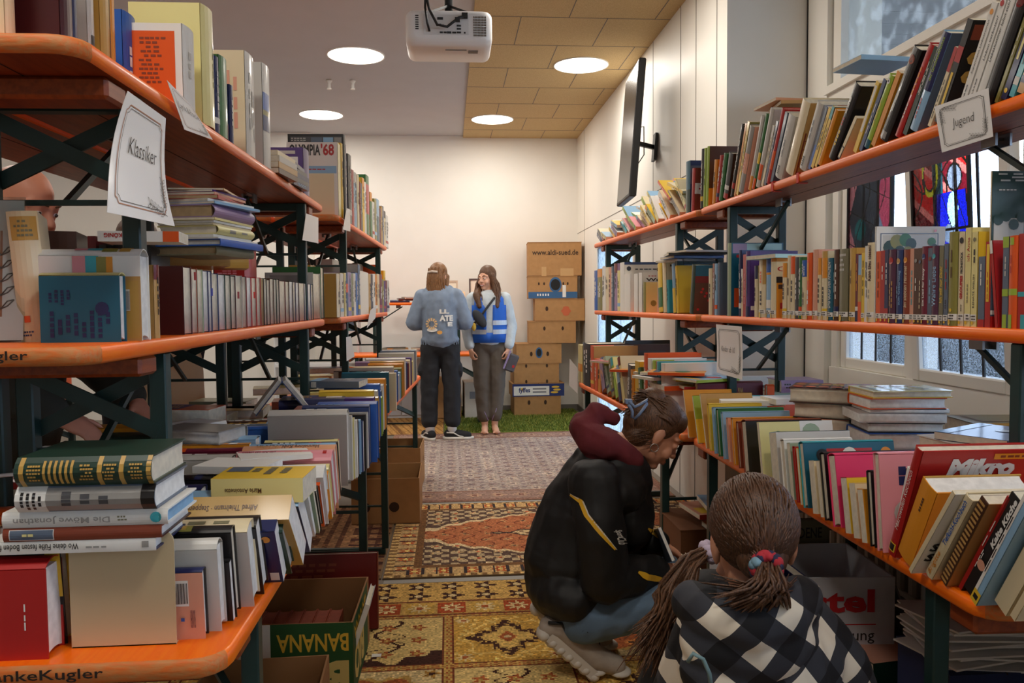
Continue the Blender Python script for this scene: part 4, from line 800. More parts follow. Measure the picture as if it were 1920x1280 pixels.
# ---------------------------------------------------------------- left middle shelf: page edges out
LP = []
for u0, u1, c, pg, tp in ((356, 371, 'maroon', 'page', 500), (371, 382, 'rust', 'page', 503), (382, 392, 'sage', 'page', 505), (392, 402, 'navy', 'pagew', 507), (402, 408, 'navy', 'pagew', 508), (408, 420, 'dblue', 'page', 512), (420, 433, 'dgreen', 'pagew', 514), (433, 443, 'dgreen', 'page', 515), (443, 452, 'maroon', 'page', 517), (452, 464, 'lgrey', 'page', 516), (464, 472, 'dred', 'page', 518), (472, 481, 'red', 'pagew', 519), (481, 490, 'red', 'page', 520), (490, 498, 'red', 'page', 520), (498, 504, 'black', 'paged', 521), (504, 509, 'black', 'page', 522), (509, 515, 'brown', 'page', 524), (515, 522, 'brown', 'page', 522), (522, 527, 'dgreen', 'page', 523), (527, 532, 'black', 'page', 523), (532, 543, 'dred', 'page', 526), (543, 550, 'brown', 'page', 527), (550, 557, 'black', 'pagew', 527), (557, 562, 'navy', 'page', 528), (562, 568, 'brown', 'pagew', 529), (568, 578, 'navy', 'page', 530), (578, 584, 'navy', 'pagew', 531), (584, 590, 'dblue', 'pagew', 532), (590, 594, 'dgreen', 'page', 533)):
    LP.append((u0, u1, tp, c, o(pg=pg, hard=True, d=.125, thin=1)))
LP[0][4].update(desc='thick maroon leather-grained hardback, front cover to the camera'); LP[0][4]['d'] = .13; LP[9][4].update(desc='thick pale grey hardback in the page-out row')
LP += [(594, 607, 512, 'lgrey', o(hard=True, d=.19, desc='grey box file with rounded corner ending the page-out row', dec=[R('F', .1, .8, .9, .94, 'grey')])), (608, 614, 501, 'dgreen', o(d=.2, hard=True, front='green', desc='tall green hardback beside the grey box file')),]
row(LA, LB, ZM, 'L', 'P', LP, 'on the left middle shelf, page edges out', inset=.012)
# their ribbons
# standing mixed books beyond, spine out
row(LB2, LC, ZM, 'L', 'S', [(636, 642, 514, 'cream', o(d=.16, back='gold', desc='tan book showing a brown portrait')), (643, 649, 513, 'white', o(d=.16)), (650, 653, 512, 'pale', o(d=.18)), (653, 657, 512, 'navy', o(dec=[R('S', 0, .55, 1, .75, 'orange')])), (657, 663, 511, 'lilac'), (663, 667, 513, 'olive'), (667, 671, 513, 'white'), (671, 675, 512, 'blue', o(desc='tall bright blue spine')), (676, 679, 497, 'slate', o(d=.2, back='lgrey')), (679, 695, 510, 'white', o(hard=False, d=.01, desc='x') if 0 else o(d=.15, desc='white paperback with a broad green lower half', back='white', dec=[R('B', 0, 0, 1, .7, 'green'), LN('B', .2, .1, .8, .6, 6, 'sage')])),
 (695, 699, 514, 'gold'), (699, 703, 515, 'black'), (703, 707, 514, 'white'), (707, 711, 516, 'amber'), (711, 715, 514, 'cream'), (715, 720, 515, 'burg', o(d=.17)), (720, 723, 524, 'olive'), (723, 726, 527, 'purple'), (726, 729, 527, 'burg'), (729, 733, 526, 'lgrey')], 'on the far part of the left middle shelf', d=.14)
row(LB2, LC, ZM, 'L', 'S', [(640, 648, 498, 'gold', o(in_=.14, d=.1)), (676, 686, 488, 'lgrey', o(in_=.15, d=.09, desc='light grey file with a red line')), (712, 720, 496, 'grey', o(in_=.14, d=.09)), (721, 728, 498, 'orange', o(in_=.05, d=.17)), (728, 731, 508, 'yellow', o(in_=.03, d=.18))], 'standing behind the far part of the left middle shelf')
# front group: blue book, watercolour book, cream volume
PLF = 'at the near end of the left middle shelf'
spine_up(-.575, 1.455, ZM, .028, .135, .118, 'pale', hard=True, pg='pagew', back='teal', front='teal', place=PLF, desc='blue hardback with dark print and cream spine', vis=3, dec=[LN('B', .06, .1, .5, .9, 8, 'navy', 0), LN('B', .55, .6, .8, .9, 4, 'navy', 0), DISC('B', .5, .22, .1, 'navy')])
spine_up(-.555, 1.50, ZM, .042, .19, .155, 'white', hard=True, pg='pagew', back='white', place=PLF, desc='glossy hardback with watercolour cover, wooden gate and barcode', vis=3, bulge=.012, dec=[R('B', .0, .0, .75, .26, 'tan'), R('B', .03, .02, .7, .13, 'gold'), R('B', .1, .14, .75, .22, 'gold'), R('B', .1, .24, .7, .27, 'brown'), R('B', .6, .35, .99, .5, 'lgrey'), R('B', .7, .5, .99, .62, 'pink'), R('B', .75, .38, .99, .5, 'turq'), R('B', .72, .28, .98, .4, 'olive'), R('B', .7, .25, .98, .31, 'amber'), R('S', .2, .5, .9, .62, 'pink'), R('S', .2, .36, .9, .5, 'turq'), R('S', .1, .22, .95, .36, 'olive'), R('S', .1, .1, .95, .2, 'gold'), R('B', .35, .10, .6, .155, 'white')]+[R('B', .36, .102+.0035*k, .58, .1035+.0035*k, 'ink') for k in range(14)])
row(LA, LB, ZM, 'L', 'S', [(300, 309, 497, 'tan', o(d=.15))], PLF)
M_ = Matrix.Translation((-.715, 1.51, ZM)) @ Matrix.Rotation(rad(20), 4, 'Z') @ Matrix.Rotation(rad(-4), 4, 'Y')
book(M_ @ mbasis((0, 0, 0), (-1, 0, 0), (0, 1, 0), (0, 0, 1)) if 0 else M_ @ Matrix.Translation((-.05, 0, 0)), .048, .235, .16, 'cream', pg='page', hard=True, place=PLF, desc='tall cream volume with a gold label, standing beside the plastic stand', vis=3, bulge=.008, dec=[R('S', .1, .78, .95, .96, 'gold'), LN('S', .2, .80, .85, .94, 4, 'khaki'), LN('S', .1, .05, .5, .1, 2, 'dblue'), R('S', .2, .16, .4, .21, 'orange')])
PB = 'on the bench behind the left middle shelf'
B2A, B2B = off(LA, -.315), off(LB, -.315)
book(mbasis((-.96, 1.9, ZM), (1, 0, 0), (0, 1, 0), (0, 0, 1)) @ Matrix.Rotation(.25, 4, 'Z'), .11, .235, .16, 'brown', hard=True, place=PB, desc='big brown box-like volume', vis=2, dec=[LN('S', .7, .2, .9, .9, 1, 'gold', 1)])
for x, y, t, h, c, ds, dc in ((-.83, 1.93, .018, .225, 'dred', 'slim dark red volume beside the brown box', None), (-.805, 1.93, .016, .205, 'black', 'slim black paperback with yellow handwriting', [LN('S', .3, .1, .7, .7, 1, 'yellow', 1)]), (-.785, 1.96, .085, .235, 'black', 'thick black book with a framed yellow title square', [R('S', .4, .78, .9, .97, 'yellow'), R('S', .43, .79, .87, .96, 'black'), T('S', 'KNAURS', .48, .92, .82, .945, 'pale', 0), T('S', 'GROSSE', .48, .885, .82, .91, 'pale', 0), T('S', 'KULTUREN', .48, .85, .82, .875, 'pale', 0), T('S', 'IN FARBEN', .48, .81, .82, .84, 'pale', 0)]), (-.76, 1.90, .03, .175, 'dred', 'dark red small hardback before the black one', [LN('S', .2, .7, .8, .9, 2, 'gold')]), (-.725, 1.9, .012, .16, 'white', 'thin white booklet next to the green post', None)):
    book(mbasis((x, y, ZM), (1, 0, 0), (0, 1, 0), (0, 0, 1)), t, h, .13, c, hard=t > .02, place=PB, desc=ds, dec=dc or auto_dec(c, h, t, random.Random(3)), vis=1.5)
PBB = 'on the second bench, behind the page-out row'
for k, (c, h) in enumerate((('navy', .16), ('dblue', .158), ('navy', .162), ('black', .16), ('dgreen', .15), ('white', .145), ('lgrey', .14), ('brown', .15))):
    book(mbasis((-.80+k*.0, 2.25+k*.035, ZM), (0, 1, 0), (-1, 0, 0), (0, 0, 1)), .032, h+.01, .12, c, hard=True, place=PBB, dec=[LN('S', .2, .7, .8, .9, 2, 'gold')], row=PBB)
flat(-.72, 2.3, 1.42, .03, .2, .14, 'tan', .4, 'lying on the blue volumes of the second bench', desc='tan volume'); flat(-.70, 2.45, 1.42, .05, .2, .14, 'gold', .3, 'lying on the blue volumes of the second bench', desc='golden tan volume')
# cream volumes far behind, between the bench levels
PFB = 'in the far aisle, seen over the second bench'
for k in range(10): book(mbasis((-1.45+k*.052, 3.1, 1.26), (1, 0, 0), (0, 1, 0), (0, 0, 1)), .05, .26, .16, 'tan', hard=True, place=PFB, dec=[LN('S', .2, .6, .8, .9, 2, 'brown')], row=PFB, vis=.5)
# the stack on the page-out row
PS = 'in the flat stack on the left page-out row'
flat(-.655, 1.80, 1.448, .022, .16, .1, 'white', .12, 'lying on the maroon hardback', desc='white paperback with an orange end, red letters', vis=2, dec=[R('S', 0, .0, 1, .2, 'orange'), T('S', 'KÖNIG', .3, .7, .8, .92, 'red', 1, .03)])
stack(-.605, 2.08, 1.433, rad(78), [(0.021, .2, .15, 'khaki', o(hard=True, pg='paged', desc='grey cloth hardback at the bottom', dec=[])), (0.017, .23, .165, 'blue', o(hard=True, pg='lgrey', desc='bright blue hardback', front='dblue', dx=.012, dec=[])), (0.005, .21, .15, 'white', o(dx=.01)), (0.007, .2, .15, 'white', o(pg='pagew', dx=-.004, dec=[])), (0.022, .19, .15, 'pale', o(hard=True, pg='page', desc='cream hardback with a rounded spine', bulge=.008, dec=[LN('S', .2, .15, .7, .8, 2, 'grey')])), (0.005, .2, .14, 'cream', o()), (0.006, .2, .145, 'white', o(pg='pagew')), (0.006, .22, .15, 'pale', o(rz=.04)),
 (0.032, .21, .14, 'lilac', o(hard=True, pg='paged', desc='thick lilac hardback', dec=[], bulge=.01)), (0.007, .2, .16, 'lblue', o(rz=-.1, dx=.01)), (0.007, .19, .15, 'white', o(rz=-.14)), (0.010, .19, .13, 'red', o(rz=.14, pg='paged', dec=[LN('S', .3, .2, .6, .8, 1, 'maroon', 1)])), (0.007, .18, .13, 'salmon', o(rz=.05)), (0.005, .18, .13, 'purple', o(rz=.02)), (0.005, .18, .13, 'tan', o(rz=.25))], PS)
row(LA, LB, ZM, 'L', 'S', [(545, 563, 462, 'red', o(in_=.15, d=.1, up=.0, desc='red hardback with white lines of print', back='red', vis=2, dec=[LN('B', .1, .45, .9, .68, 8, 'pink')]))], 'standing behind the page-out row', d=.1)
# ---------------------------------------------------------------- left top shelf
LT = 'on the left top shelf'
row(LA, LB, ZU, 'L', 'S', [

 (365, 386, 70, 'white', o(d=.13, hard=True, pg='pagew', desc='white book with a broad orange panel of small print', vis=2.5, dec=[R('B', .12, .08, .88, .91, 'orange'), LN('B', .3, .3, .75, .85, 11, 'rust'), LN('S', .2, .3, .5, .85, 1, 'grey', 1)])),
 (399, 420, 36, 'pale', o(d=.16, hard=True, back='pale', desc='large pale yellow hardback', vis=2.5, bulge=.01, dec=[LN('S', .55, .35, .75, .75, 1, 'khaki', 1)])),
 (420, 428, 120, 'navy', o(hard=True, d=.12)), (430, 444, 122, 'green', o(hard=True, d=.12, desc='moss green hardback', dec=[R('S', .7, 0, 1, .2, 'red')])), (447, 453, 171, 'navy', o(d=.1)),
 (477, 493, 118, 'lgrey', o(hard=True, d=.17, desc='marbled pale book with a creased jacket', back='cream', vis=2, dec=[LN('B', .1, .1, .9, .9, 7, 'salmon', 1), LN('S', .2, .1, .8, .9, 3, 'grey', 1)])),
 (508, 521, 138, 'lgrey', o(hard=True, d=.15, desc='glossy light grey book with a blue picture', dec=[R('S', .0, .35, .6, .72, 'blue'), R('S', 0, .35, .6, .5, 'dblue'), R('S', 0, .5, .6, .55, 'olive'), R('B', .0, .1, .2, .9, 'white')]))], LT, d=.14)
for x, y, t, h, d, c, k in ((-.70, 1.36, .03, .26, .16, 'cream', {}), (-.645, 1.425, .045, .29, .16, 'maroon', dict(desc='tall dark maroon hardback', vis=2, dec=[LN('S', .4, .75, .6, .95, 1, 'grey', 1), LN('B', .1, .55, .8, .75, 3, 'rust')])), (-.655, 1.485, .026, .17, .1, 'navy', {}), (-.69, 1.515, .035, .285, .12, 'tan', dict(dec=[])), (-.655, 1.552, .028, .185, .12, 'lgrey', dict(dec=[LN('S', .2, .1, .7, .5, 2)])), (-.648, 1.59, .045, .22, .15, 'gold', dict(desc='tan book reading MANN with a dark top', dec=[T('B', 'MANN', .1, .82, .45, .86, 'ink', 0, .03), R('B', 0, .92, 1, 1, 'dgreen'), R('S', .7, 0, 1, 1, 'navy')])), (-.655, 1.645, .03, .195, .12, 'amber', dict(dec=[]))):
    book(mbasis((x, y, ZU), (0, 1, 0), (-1, 0, 0), (0, 0, 1)), t, h, d, c, hard=True, place=LT, row='lt0', **k)
row(LA, LB, ZU, 'L', 'S', [(300, 320, .235, 'rust', o(in_=.14, d=.1, hard=True, back='rust', desc='red-brown leather-look book with a silvery panel', dec=[R('B', .15, .0, .75, .75, 'lgrey')])), (355, 375, .2, 'blue', o(in_=.12, d=.11, hard=True, desc='royal blue hardback'))], 'standing behind the left top row')
flat(-.70, 2.47, 1.965, .05, .19, .17, 'gold', rad(80), 'lying on the marbled book of the left top shelf', desc='tan slip-case volume', hard=True, pg='tan', vis=2)
PX = 'in the small flat pile on the left top shelf'
stack(-.585, 2.72, ZU, rad(84), [(.018, .2, .13, 'brown', o()), (.02, .2, .13, 'tan', o()), (.02, .19, .13, 'lgrey', o()), (.016, .19, .12, 'cream', o())], PX)
PX = 'in the dark flat pile before the blue folder, left top shelf'
stack(-.585, 2.95, ZU, rad(84), [(.016, .19, .13, 'navy', o(dec=[LN('S', .2, .2, .8, .8, 2, 'lblue', 1)])), (.014, .19, .13, 'dgrey', o()), (.018, .2, .13, 'navy', o()), (.016, .18, .12, 'dgrey', o()), (.015, .18, .12, 'navy', o(rz=.1))], PX)
row(LA, LB, ZU, 'L', 'S', [(580, 590, 288, 'purple', o(d=.2, back='purple', desc='violet ring folder with white pages', vis=1.5, dec=[R('B', .1, .05, .9, .8, 'white'), R('B', .12, .05, .85, .6, 'navy'), R('B', .3, .86, .85, .93, 'lgrey')]))], LT)
row(LB2, LC, ZU, 'L', 'S', [(643, 648, 277, 'pale', o(d=.24, back='white', vis=2, hard=False, desc='large magazine reading OLYMPIA 68 in black and red', dec=[T('B', "OLYMPIA", .05, .82, .66, .97, 'ink', 0, .03), T('B', "'68", .67, .82, .93, .98, 'red', 0, .03), R('B', 0, .58, .97, .68, 'lblue'), LN('B', .3, .62, .8, .65, 1, 'red'), R('B', .0, .0, .92, .58, 'cream')])), (648, 651, 277, 'yellow'), (652, 654, 282, 'dred'), (654, 658, 279, 'purple', o(desc='tall violet spine')), (661, 667, 298, 'black', o(desc='tall black spine')), (667, 671, 325, 'red', o(dec=[LN('S', .2, .3, .8, .95, 1, 'white', 1)])), (671, 676, 330, 'lblue'), (677, 680, 334, 'cream'), (681, 683, 346, 'rust'), (683, 686, 349, 'dgrey'), (686, 690, 340, 'yellow'), (690, 693, 347, 'white'), (693, 699, 336, 'green', o(dec=[R('S', 0, .35, 1, .85, 'red')])), (700, 704, 366, 'amber', o(dec=[R('S', 0, 0, 1, .8, 'green')])), (704, 708, 383, 'white'), (708, 712, 378, 'olive'), (712, 717, 379, 'lblue', o(dec=[R('S', 0, 0, 1, .6, 'teal')])), (717, 720, 395, 'dred'), (720, 722, 391, 'gold'), (722, 725, 391, 'slate'), (725, 728, 400, 'cream'), (728, 733, 408, 'white', o(d=.2))], 'on the far part of the left top shelf', d=.15)
row(LB2, LC, ZU, 'L', 'S', [(651.5, 655, 262, 'black', o(d=.27, in_=.005, hard=True, desc='tall black book with photo strip, rising behind the Olympia magazine', dec=[R('B', .05, .8, .98, .97, 'dgrey'), R('B', .42, .82, .62, .96, 'slate'), R('B', .64, .82, .82, .96, 'lblue'), R('B', .84, .82, .97, .96, 'grey'), LN('B', .06, .82, .36, .96, 6, 'lgrey')]))], LT)
# ================================================================ left tables: books standing on their fore-edge, spine up
PA = 'standing spine-up on the near left table'
def upL(x, y, t, h, d, c, place=PA, **k):
    if place == PA:   # the row has toppled towards the near end, most around the ochre paperback
        k.setdefault('lean', float(np.interp(y, (1.30, 1.32, 1.40, 1.50, 1.56, 1.62, 1.70, 1.85, 1.95, 2.1, 2.2, 2.25, 2.6), (0, .1, .18, .38, .58, .80, .74, .5, .4, .28, .15, .04, 0)))); y = float(np.interp(y, (1.262, 1.316, 1.437, 1.545, 1.62, 1.678, 1.85, 1.95, 2.10, 2.17, 2.25, 2.60, 3.6), (1.262, 1.316, 1.45, 1.575, 1.675, 1.76, 1.985, 2.075, 2.245, 2.32, 2.40, 2.75, 3.68)))
    return spine_up(x, y, ZT, t-.001, h, d, c, 'L', place=place, **k)
def bars(f, a0, b0, a1, b1, n=16): return [R(f, a0, b0, a1, b1, 'white')]+[R(f, a0+.1*(a1-a0), b0+(b1-b0)*(.06+.88*k/n), a1-.1*(a1-a0), b0+(b1-b0)*(.06+.88*k/n+(.02 if k % 3 else .04)), 'ink') for k in range(n)]
upL(-.622, 1.262, .055, .23, .142, 'red', hard=True, pg='pagew', vis=3, bulge=.012, desc='thick glossy red hardback at the table corner', dec=[LN('B', .3, .13, .75, .15, 1, 'white', 0)])
upL(-.62, 1.319, .03, .23, .162, 'black', hard=True, back='black', front='yellow', vis=1.5, bulge=.01, desc='black hardback with a yellow band, behind the thick red one', dec=[R('S', 0, 0, 1, .1, 'yellow'), R('B', .5, 0, 1, .1, 'yellow')])
o_ = MB(); P = [(x, z) for x, z in rrect(0, 0, .162, .185, .018, 5)]; P = [(x, z) if z > 0 else ((.081 if x > 0 else -.081), -.0925) for x, z in P]
m_be = mat('bookend_cream', (206, 186, 146), .45)
o_.loft([[(x, y, z+.0925) for x, z in P] for y in (0, .0018)], m_be, False); o_.box((-.08, 0, 0), (.08, .012, .0015), m_be)
tag(o_.build('bookend', None, (-.523, 1.299, ZT+.0005)), 'plain cream metal bookend with rounded corners on the near left table', 'bookend')
upL(-.402, 1.316, .022, .19, .114, 'navy', hard=True, pg='pagew', back='salmon', front='black', vis=2.5, desc='dusky pink hardback with barcode and BRUNNEN on its back', dec=bars('B', .5, .12, .88, .26)+[T('B', 'BRUNNEN', .32, .08, .46, .115, 'plum', 1) if 0 else T('B', 'BRUNNEN', .18, .07, .45, .11, 'plum', 1), R('B', .28, .16, .33, .19, 'blue'), LN('B', .05, .3, .85, .85, 5, 'plum', 0)])
upL(-.384, 1.342, .036, .23, .145, 'lgrey', hard=True, pg='pagew', back='lgrey', vis=2, bulge=.012, desc='pale grey hardback with grey ribbon')
upL(-.376, 1.380, .014, .2, .11, 'black', pg='pagew'); upL(-.374, 1.395, .03, .22, .16, 'black', hard=True, pg='page', desc='black hardback with a golden swirl on its spine', vis=1.5, dec=[R('S', .1, .3, .9, .85, 'olive'), LN('S', .2, .3, .8, .85, 3, 'gold')])
upL(-.356, 1.437, .05, .25, .152, 'cream', hard=True, pg='pagew', back='lgrey', vis=1.5, desc='thick white paperback with grey back cover', dec=[LN('S', .3, .1, .7, .9, 1, 'khaki', 1)])
upL(-.352, 1.49, .042, .22, .15, 'black', hard=True, pg='pagew', back='black', vis=1.5, desc='black hardback with a pale ribbon loop')
upL(-.329, 1.545, .032, .19, .14, 'navy', hard=False, pg='pagew', vis=1.5, desc='navy paperback with an orange emblem', dec=[DISC('B', .85, .1, .06, 'amber'), LN('B', .2, .1, .35, .6, 1, 'lblue', 0), R('B', .05, .03, .2, .12, 'white')])
upL(-.322, 1.58, .034, .2, .135, 'dgreen', hard=True, pg='lgrey'); upL(-.309, 1.62, .055, .25, .192, 'gold', hard=False, pg='pagew', vis=2, desc='thick ochre yellow paperback with dark title on its upturned spine', dec=[T('S', 'Alfred Thielmann · Steppenwind', .4, .25, .7, .85, 'brown')])
upL(-.309, 1.678, .045, .25, .185, 'lblue', hard=False, pg='pagew', back='dblue', vis=1.5, desc='light blue paperback reading Ich habe Gott gesehen', dec=[T('S', 'Ich habe Gott gesehen', .3, .35, .7, .85, 'dblue'), LN('S', .35, .08, .65, .3, 1, 'dblue', 1)])
for x, y, t, h, d, c, pg in ((-.325, 1.727, .04, .2, .13, 'lgrey', 'pagew'), (-.318, 1.77, .016, .2, .14, 'white', 'pagew'), (-.312, 1.79, .014, .2, .14, 'sage', 'page'), (-.31, 1.806, .026, .2, .128, 'black', 'page'), (-.308, 1.834, .012, .2, .135, 'orange', 'pagew'), (-.302, 1.85, .05, .24, .15, 'white', 'pagew'), (-.3, 1.902, .016, .2, .14, 'amber', 'page'), (-.3, 1.92, .025, .22, .15, 'pale', 'pagew')):
    upL(x, y, t, h, d, c, pg=pg)
upL(-.297, 1.95, .052, .235, .166, 'pink', hard=True, pg='pagew', vis=1.5, bulge=.008, desc='pink hardback reading Das Rad des Lebens', dec=[T('S', 'Das Rad des Lebens', .35, .6, .75, .95, 'burg', 1, 0, .2), T('S', 'Elisabeth', .4, .32, .75, .5, 'salmon', 1, 0, .2), R('S', .4, .06, .7, .1, 'red')])
upL(-.298, 2.004, .045, .235, .170, 'skin', hard=True, pg='pagew', vis=1.5, bulge=.008, desc='peach hardback with a brown title, Ihr Leben', dec=[T('S', 'Hannelore Kohl', .35, .18, .75, .58, 'brown'), T('S', 'Ihr Leben', .35, .62, .75, .85, 'tan', 1, 0, .2)])
upL(-.308, 2.051, .042, .225, .165, 'lblue', hard=False, pg='page', vis=1.5, desc='sky blue paperback reading MINUTEN IM HIMMEL', dec=[T('S', 'MINUTEN IM', .5, .45, .8, .92, 'dblue'), T('S', 'HIMMEL', .15, .5, .48, .85, 'rust'), LN('S', .3, .08, .7, .4, 2, 'white', 1)])
upL(-.31, 2.10, .034, .2, .16, 'black', pg='page', desc='black paperback with red and white spine line', dec=[LN('S', .3, .1, .6, .5, 1, 'red', 1), LN('S', .3, .5, .6, .9, 1, 'white', 1)]); upL(-.315, 2.137, .03, .2, .16, 'pale', dec=[R('S', .55, .05, .95, .9, 'black')]); upL(-.318, 2.17, .022, .2, .155, 'orange')
upL(-.306, 2.25, .065, .23, .215, 'lgrey', hard=True, back='grey', pg='pagew', vis=2, bulge=.012, desc='tall grey hardback towering over the row', dec=[LN('S', .35, .2, .6, .85, 1, 'white', 1)])
for y, t, d, c, x, h in ((2.32, .02, .20, 'lgrey', -.30, .2), (2.342, .018, .19, 'pale', -.295, .2), (2.362, .022, .18, 'white', -.29, .2), (2.386, .024, .175, 'brown', -.29, .21), (2.412, .03, .17, 'lblue', -.285, .23), (2.444, .022, .165, 'dblue', -.28, .2), (2.468, .03, .18, 'black', -.275, .23), (2.5, .02, .185, 'lgrey', -.27, .2)): upL(x, y, t, h, d, c, pg='pagew' if c != 'brown' else 'page')
upL(-.268, 2.53, .05, .22, .2, 'dblue', hard=True, pg='pagew', desc='thick blue hardback leaning out over the table edge', dec=[LN('S', .3, .3, .7, .8, 1, 'lblue', 1)])
upL(-.25, 2.60, .075, .2, .20, 'blue', hard=True, pg='blue', desc='blue slip case with a black-and-white photo band at its end', vis=1.5)
for k in range(14):
    c = ('cream', 'pink', 'purple', 'yellow', 'khaki', 'gold', 'lgrey', 'blue', 'lime', 'slate', 'white', 'amber', 'navy', 'dgrey')[k]; upL(-.285+.004*(k % 3), 2.69+k*.062, .05, .2+.02*(k % 3), .155+.02*((k*5) % 4), c, pg='pagew')
PA2 = 'in the second spine-up row of the near left table'
for y, t, h, d, c, x, ds in ((1.70, .06, .21, .13, 'dgrey', -.50, None), (1.78, .05, .2, .14, 'navy', -.47, 'navy paperback peeping out behind the yellow flat one'), (1.86, .05, .2, .145, 'black', -.53, None), (2.02, .065, .30, .16, 'lgrey', -.48, 'long pale grey hardback with a red title box'), (2.11, .035, .24, .15, 'brown', -.53, None), (2.16, .04, .28, .155, 'burg', -.465, 'burgundy paperback with an orange flame pattern'), (2.21, .022, .28, .165, 'amber', -.465, None), (2.28, .065, .26, .165, 'lblue', -.45, 'pale blue-grey hardback, cloth spine up'), (2.38, .05, .24, .15, 'tan', -.62, None), (2.46, .06, .27, .165, 'blue', -.475, 'vivid blue hardback, wide spine up'), (2.55, .05, .24, .16, 'slate', -.5, None), (2.62, .04, .24, .155, 'gold', -.45, None), (2.70, .05, .24, .15, 'brown', -.55, None)):
    dc = None
    if c == 'lgrey': dc = [R('S', .15, .55, .85, .75, 'red'), LN('S', .25, .58, .75, .72, 2, 'white', 1), LN('S', .25, .8, .75, .95, 2, 'ink', 1)]
    if c == 'burg': dc = [R('S', 0, .55, .8, 1, 'orange'), DISC('S', .8, .75, .3, 'burg')]
    upL(min(x, -.545), y, t, h, d, c, PA2, pg='pagew', dec=dc or auto_dec(c, h, t, random.Random(int(y*100))), desc=ds, vis=1.2)
PA3 = 'in the back row of the near left table'
for k in range(13):
    c = ('tan', 'orange', 'cream', 'red', 'lblue', 'grey', 'navy', 'white', 'rust', 'cream', 'dgreen', 'amber', 'slate')[k]; upL(-.84-.02*(k % 3), 1.5+k*.095, .075, .22, .13+.012*(k % 4), c, PA3, pg='page', vis=.8)
PF = 'in the flat stack at the near left table'
stack(-.555, 1.335, .934, 0, [(.02, .255, .14, 'white', o(hard=True, pg='pagew', dx=-.03, back='navy', vis=2, desc='white book reading Wo deine Füße festen Boden finden, bottom', dec=[T('S', 'Wo deine Füße festen Boden finden', .3, .45, .8, .98, 'ink'), LN('S', .3, .2, .6, .42, 1, 'grey', 1), R('S', .3, .04, .8, .08, 'grey')])), (.021, .235, .14, 'rust', o(hard=True, pg='pagew', back='maroon', dx=-.01, desc='red-brown hardback with a blue-grey label', vis=2, dec=[R('S', .1, .68, .9, .96, 'white'), R('S', .14, .685, .86, .955, 'slate'), LN('S', .3, .75, .7, .9, 1, 'pale', 1)])),
 (.025, .245, .14, 'white', o(hard=True, pg='lblue', dx=-.005, vis=2, desc='white hardback reading Die Möwe Jonathan in hollow letters', dec=[T('S', 'Die Möwe Jonathan', .25, .35, .75, .93, 'grey'), LN('S', .3, .24, .7, .33, 2, 'khaki', 1), ('d', 'S', .5, .07, .35, .35, 'turq')])), (.04, .205, .145, 'slate', o(hard=True, pg='pagew', bulge=.012, vis=2, desc='hardback with sailing ship wrapper reading Ein Kapitän', dec=[R('S', 0, .78, 1, 1, 'white'), T('S', 'Ein Kapitän', .55, .8, .75, .98, 'ink', 0) if 0 else LN('S', .1, .8, .9, .97, 4, 'ink', 0), R('S', .05, .1, .95, .78, 'grey'), LN('S', .1, .3, .9, .7, 3, 'dgrey', 0), R('S', 0, 0, 1, .1, 'black')])),
 (.045, .20, .15, 'dgreen', o(hard=True, pg='page', bulge=.014, vis=2.5, desc='antique dark green volume with gilt ornaments', dec=[R('S', 0, b, 1, b+.035, 'gold') for b in (.0, .2, .36, .93)]+[R('S', .1, .57+.04*k, .9, .59+.04*k, 'gold') for k in range(6)]+[LN('S', .2, b, .8, b+.11, 5, 'gold', 1) for b in (.06, .25, .42, .8)]))], PF)
flat(-.388, 1.70, .912, .05, .185, .12, 'pale', -.06, 'lying on the near left table row', hard=False, pg='page', front='yellow', vis=2.5, desc='thick yellow paperback with grey lettering on its cover', dec=[T('S', 'Marie Antoinette', .4, .45, .6, .85, 'brown'), LN('F', .3, .2, .9, .7, 3, 'khaki', 0), R('F', .55, .7, .95, .95, 'slate')])
flat(-.50, 1.92, .925, .016, .17, .11, 'white', -.25, 'lying behind the yellow paperback', pg='pagew', desc='small white paperback with a black arrow'); flat(-.44, 2.03, .93, .012, .17, .11, 'white', .35, 'lying beside the arrow paperback', pg='pagew', desc='thin white paperback, open side out')
PFL = 'lying loose on the near left table'
flat(-.42, 2.74, .925, .038, .2, .13, 'pink', .05, PFL, hard=False, front='rust', pg='pagew', vis=1.5, desc='pink-spined paperback with a brown photograph on its cover', dec=[R('F', .1, .05, .95, .6, 'tan'), R('F', 0, .62, 1, .72, 'skin'), LN('F', .15, .1, .9, .55, 4, 'brown', 1), R('S', 0, .72, 1, 1, 'maroon')])
flat(-.50, 2.98, .93, .04, .23, .14, 'navy', .08, PFL, hard=True, front='dblue', vis=1.5, desc='navy hardback with white name lettering and a standing figure', dec=[LN('S', .3, .1, .7, .5, 1, 'white', 1), R('F', .3, .05, .7, .3, 'white'), LN('F', .3, .5, .9, .75, 2, 'gold', 1)])
flat(-.44, 3.22, .985, .026, .2, .13, 'slate', -.16, PFL, hard=False, vis=1.5, desc='slate blue paperback with a barcode label', dec=bars('S', .1, .85, .9, .95, 8)+[R('F', 0, .78, 1, 1, 'lblue'), LN('F', .3, .2, .8, .6, 2, 'lgrey', 1)]) 
flat(-.86, 2.72, .925, .05, .19, .125, 'orange', rad(170), PFL, hard=False, pg='page', vis=1.5, desc='thick paperback with an orange and violet cover', dec=[R('F', 0, 0, 1, .45, 'purple'), LN('F', .2, .1, .8, .4, 3, 'yellow', 1)])
flat(-.92, 2.12, .905, .035, .25, .17, 'cream', 0, PFL, hard=True, front='lblue', pg='page', vis=1.3, desc='large book whose glossy cover shows water in blue and white', dec=[R('F', .1, 0, 1, .35, 'lgrey'), R('F', 0, .35, 1, .5, 'dblue'), R('F', 0, .5, 1, 1, 'white')])
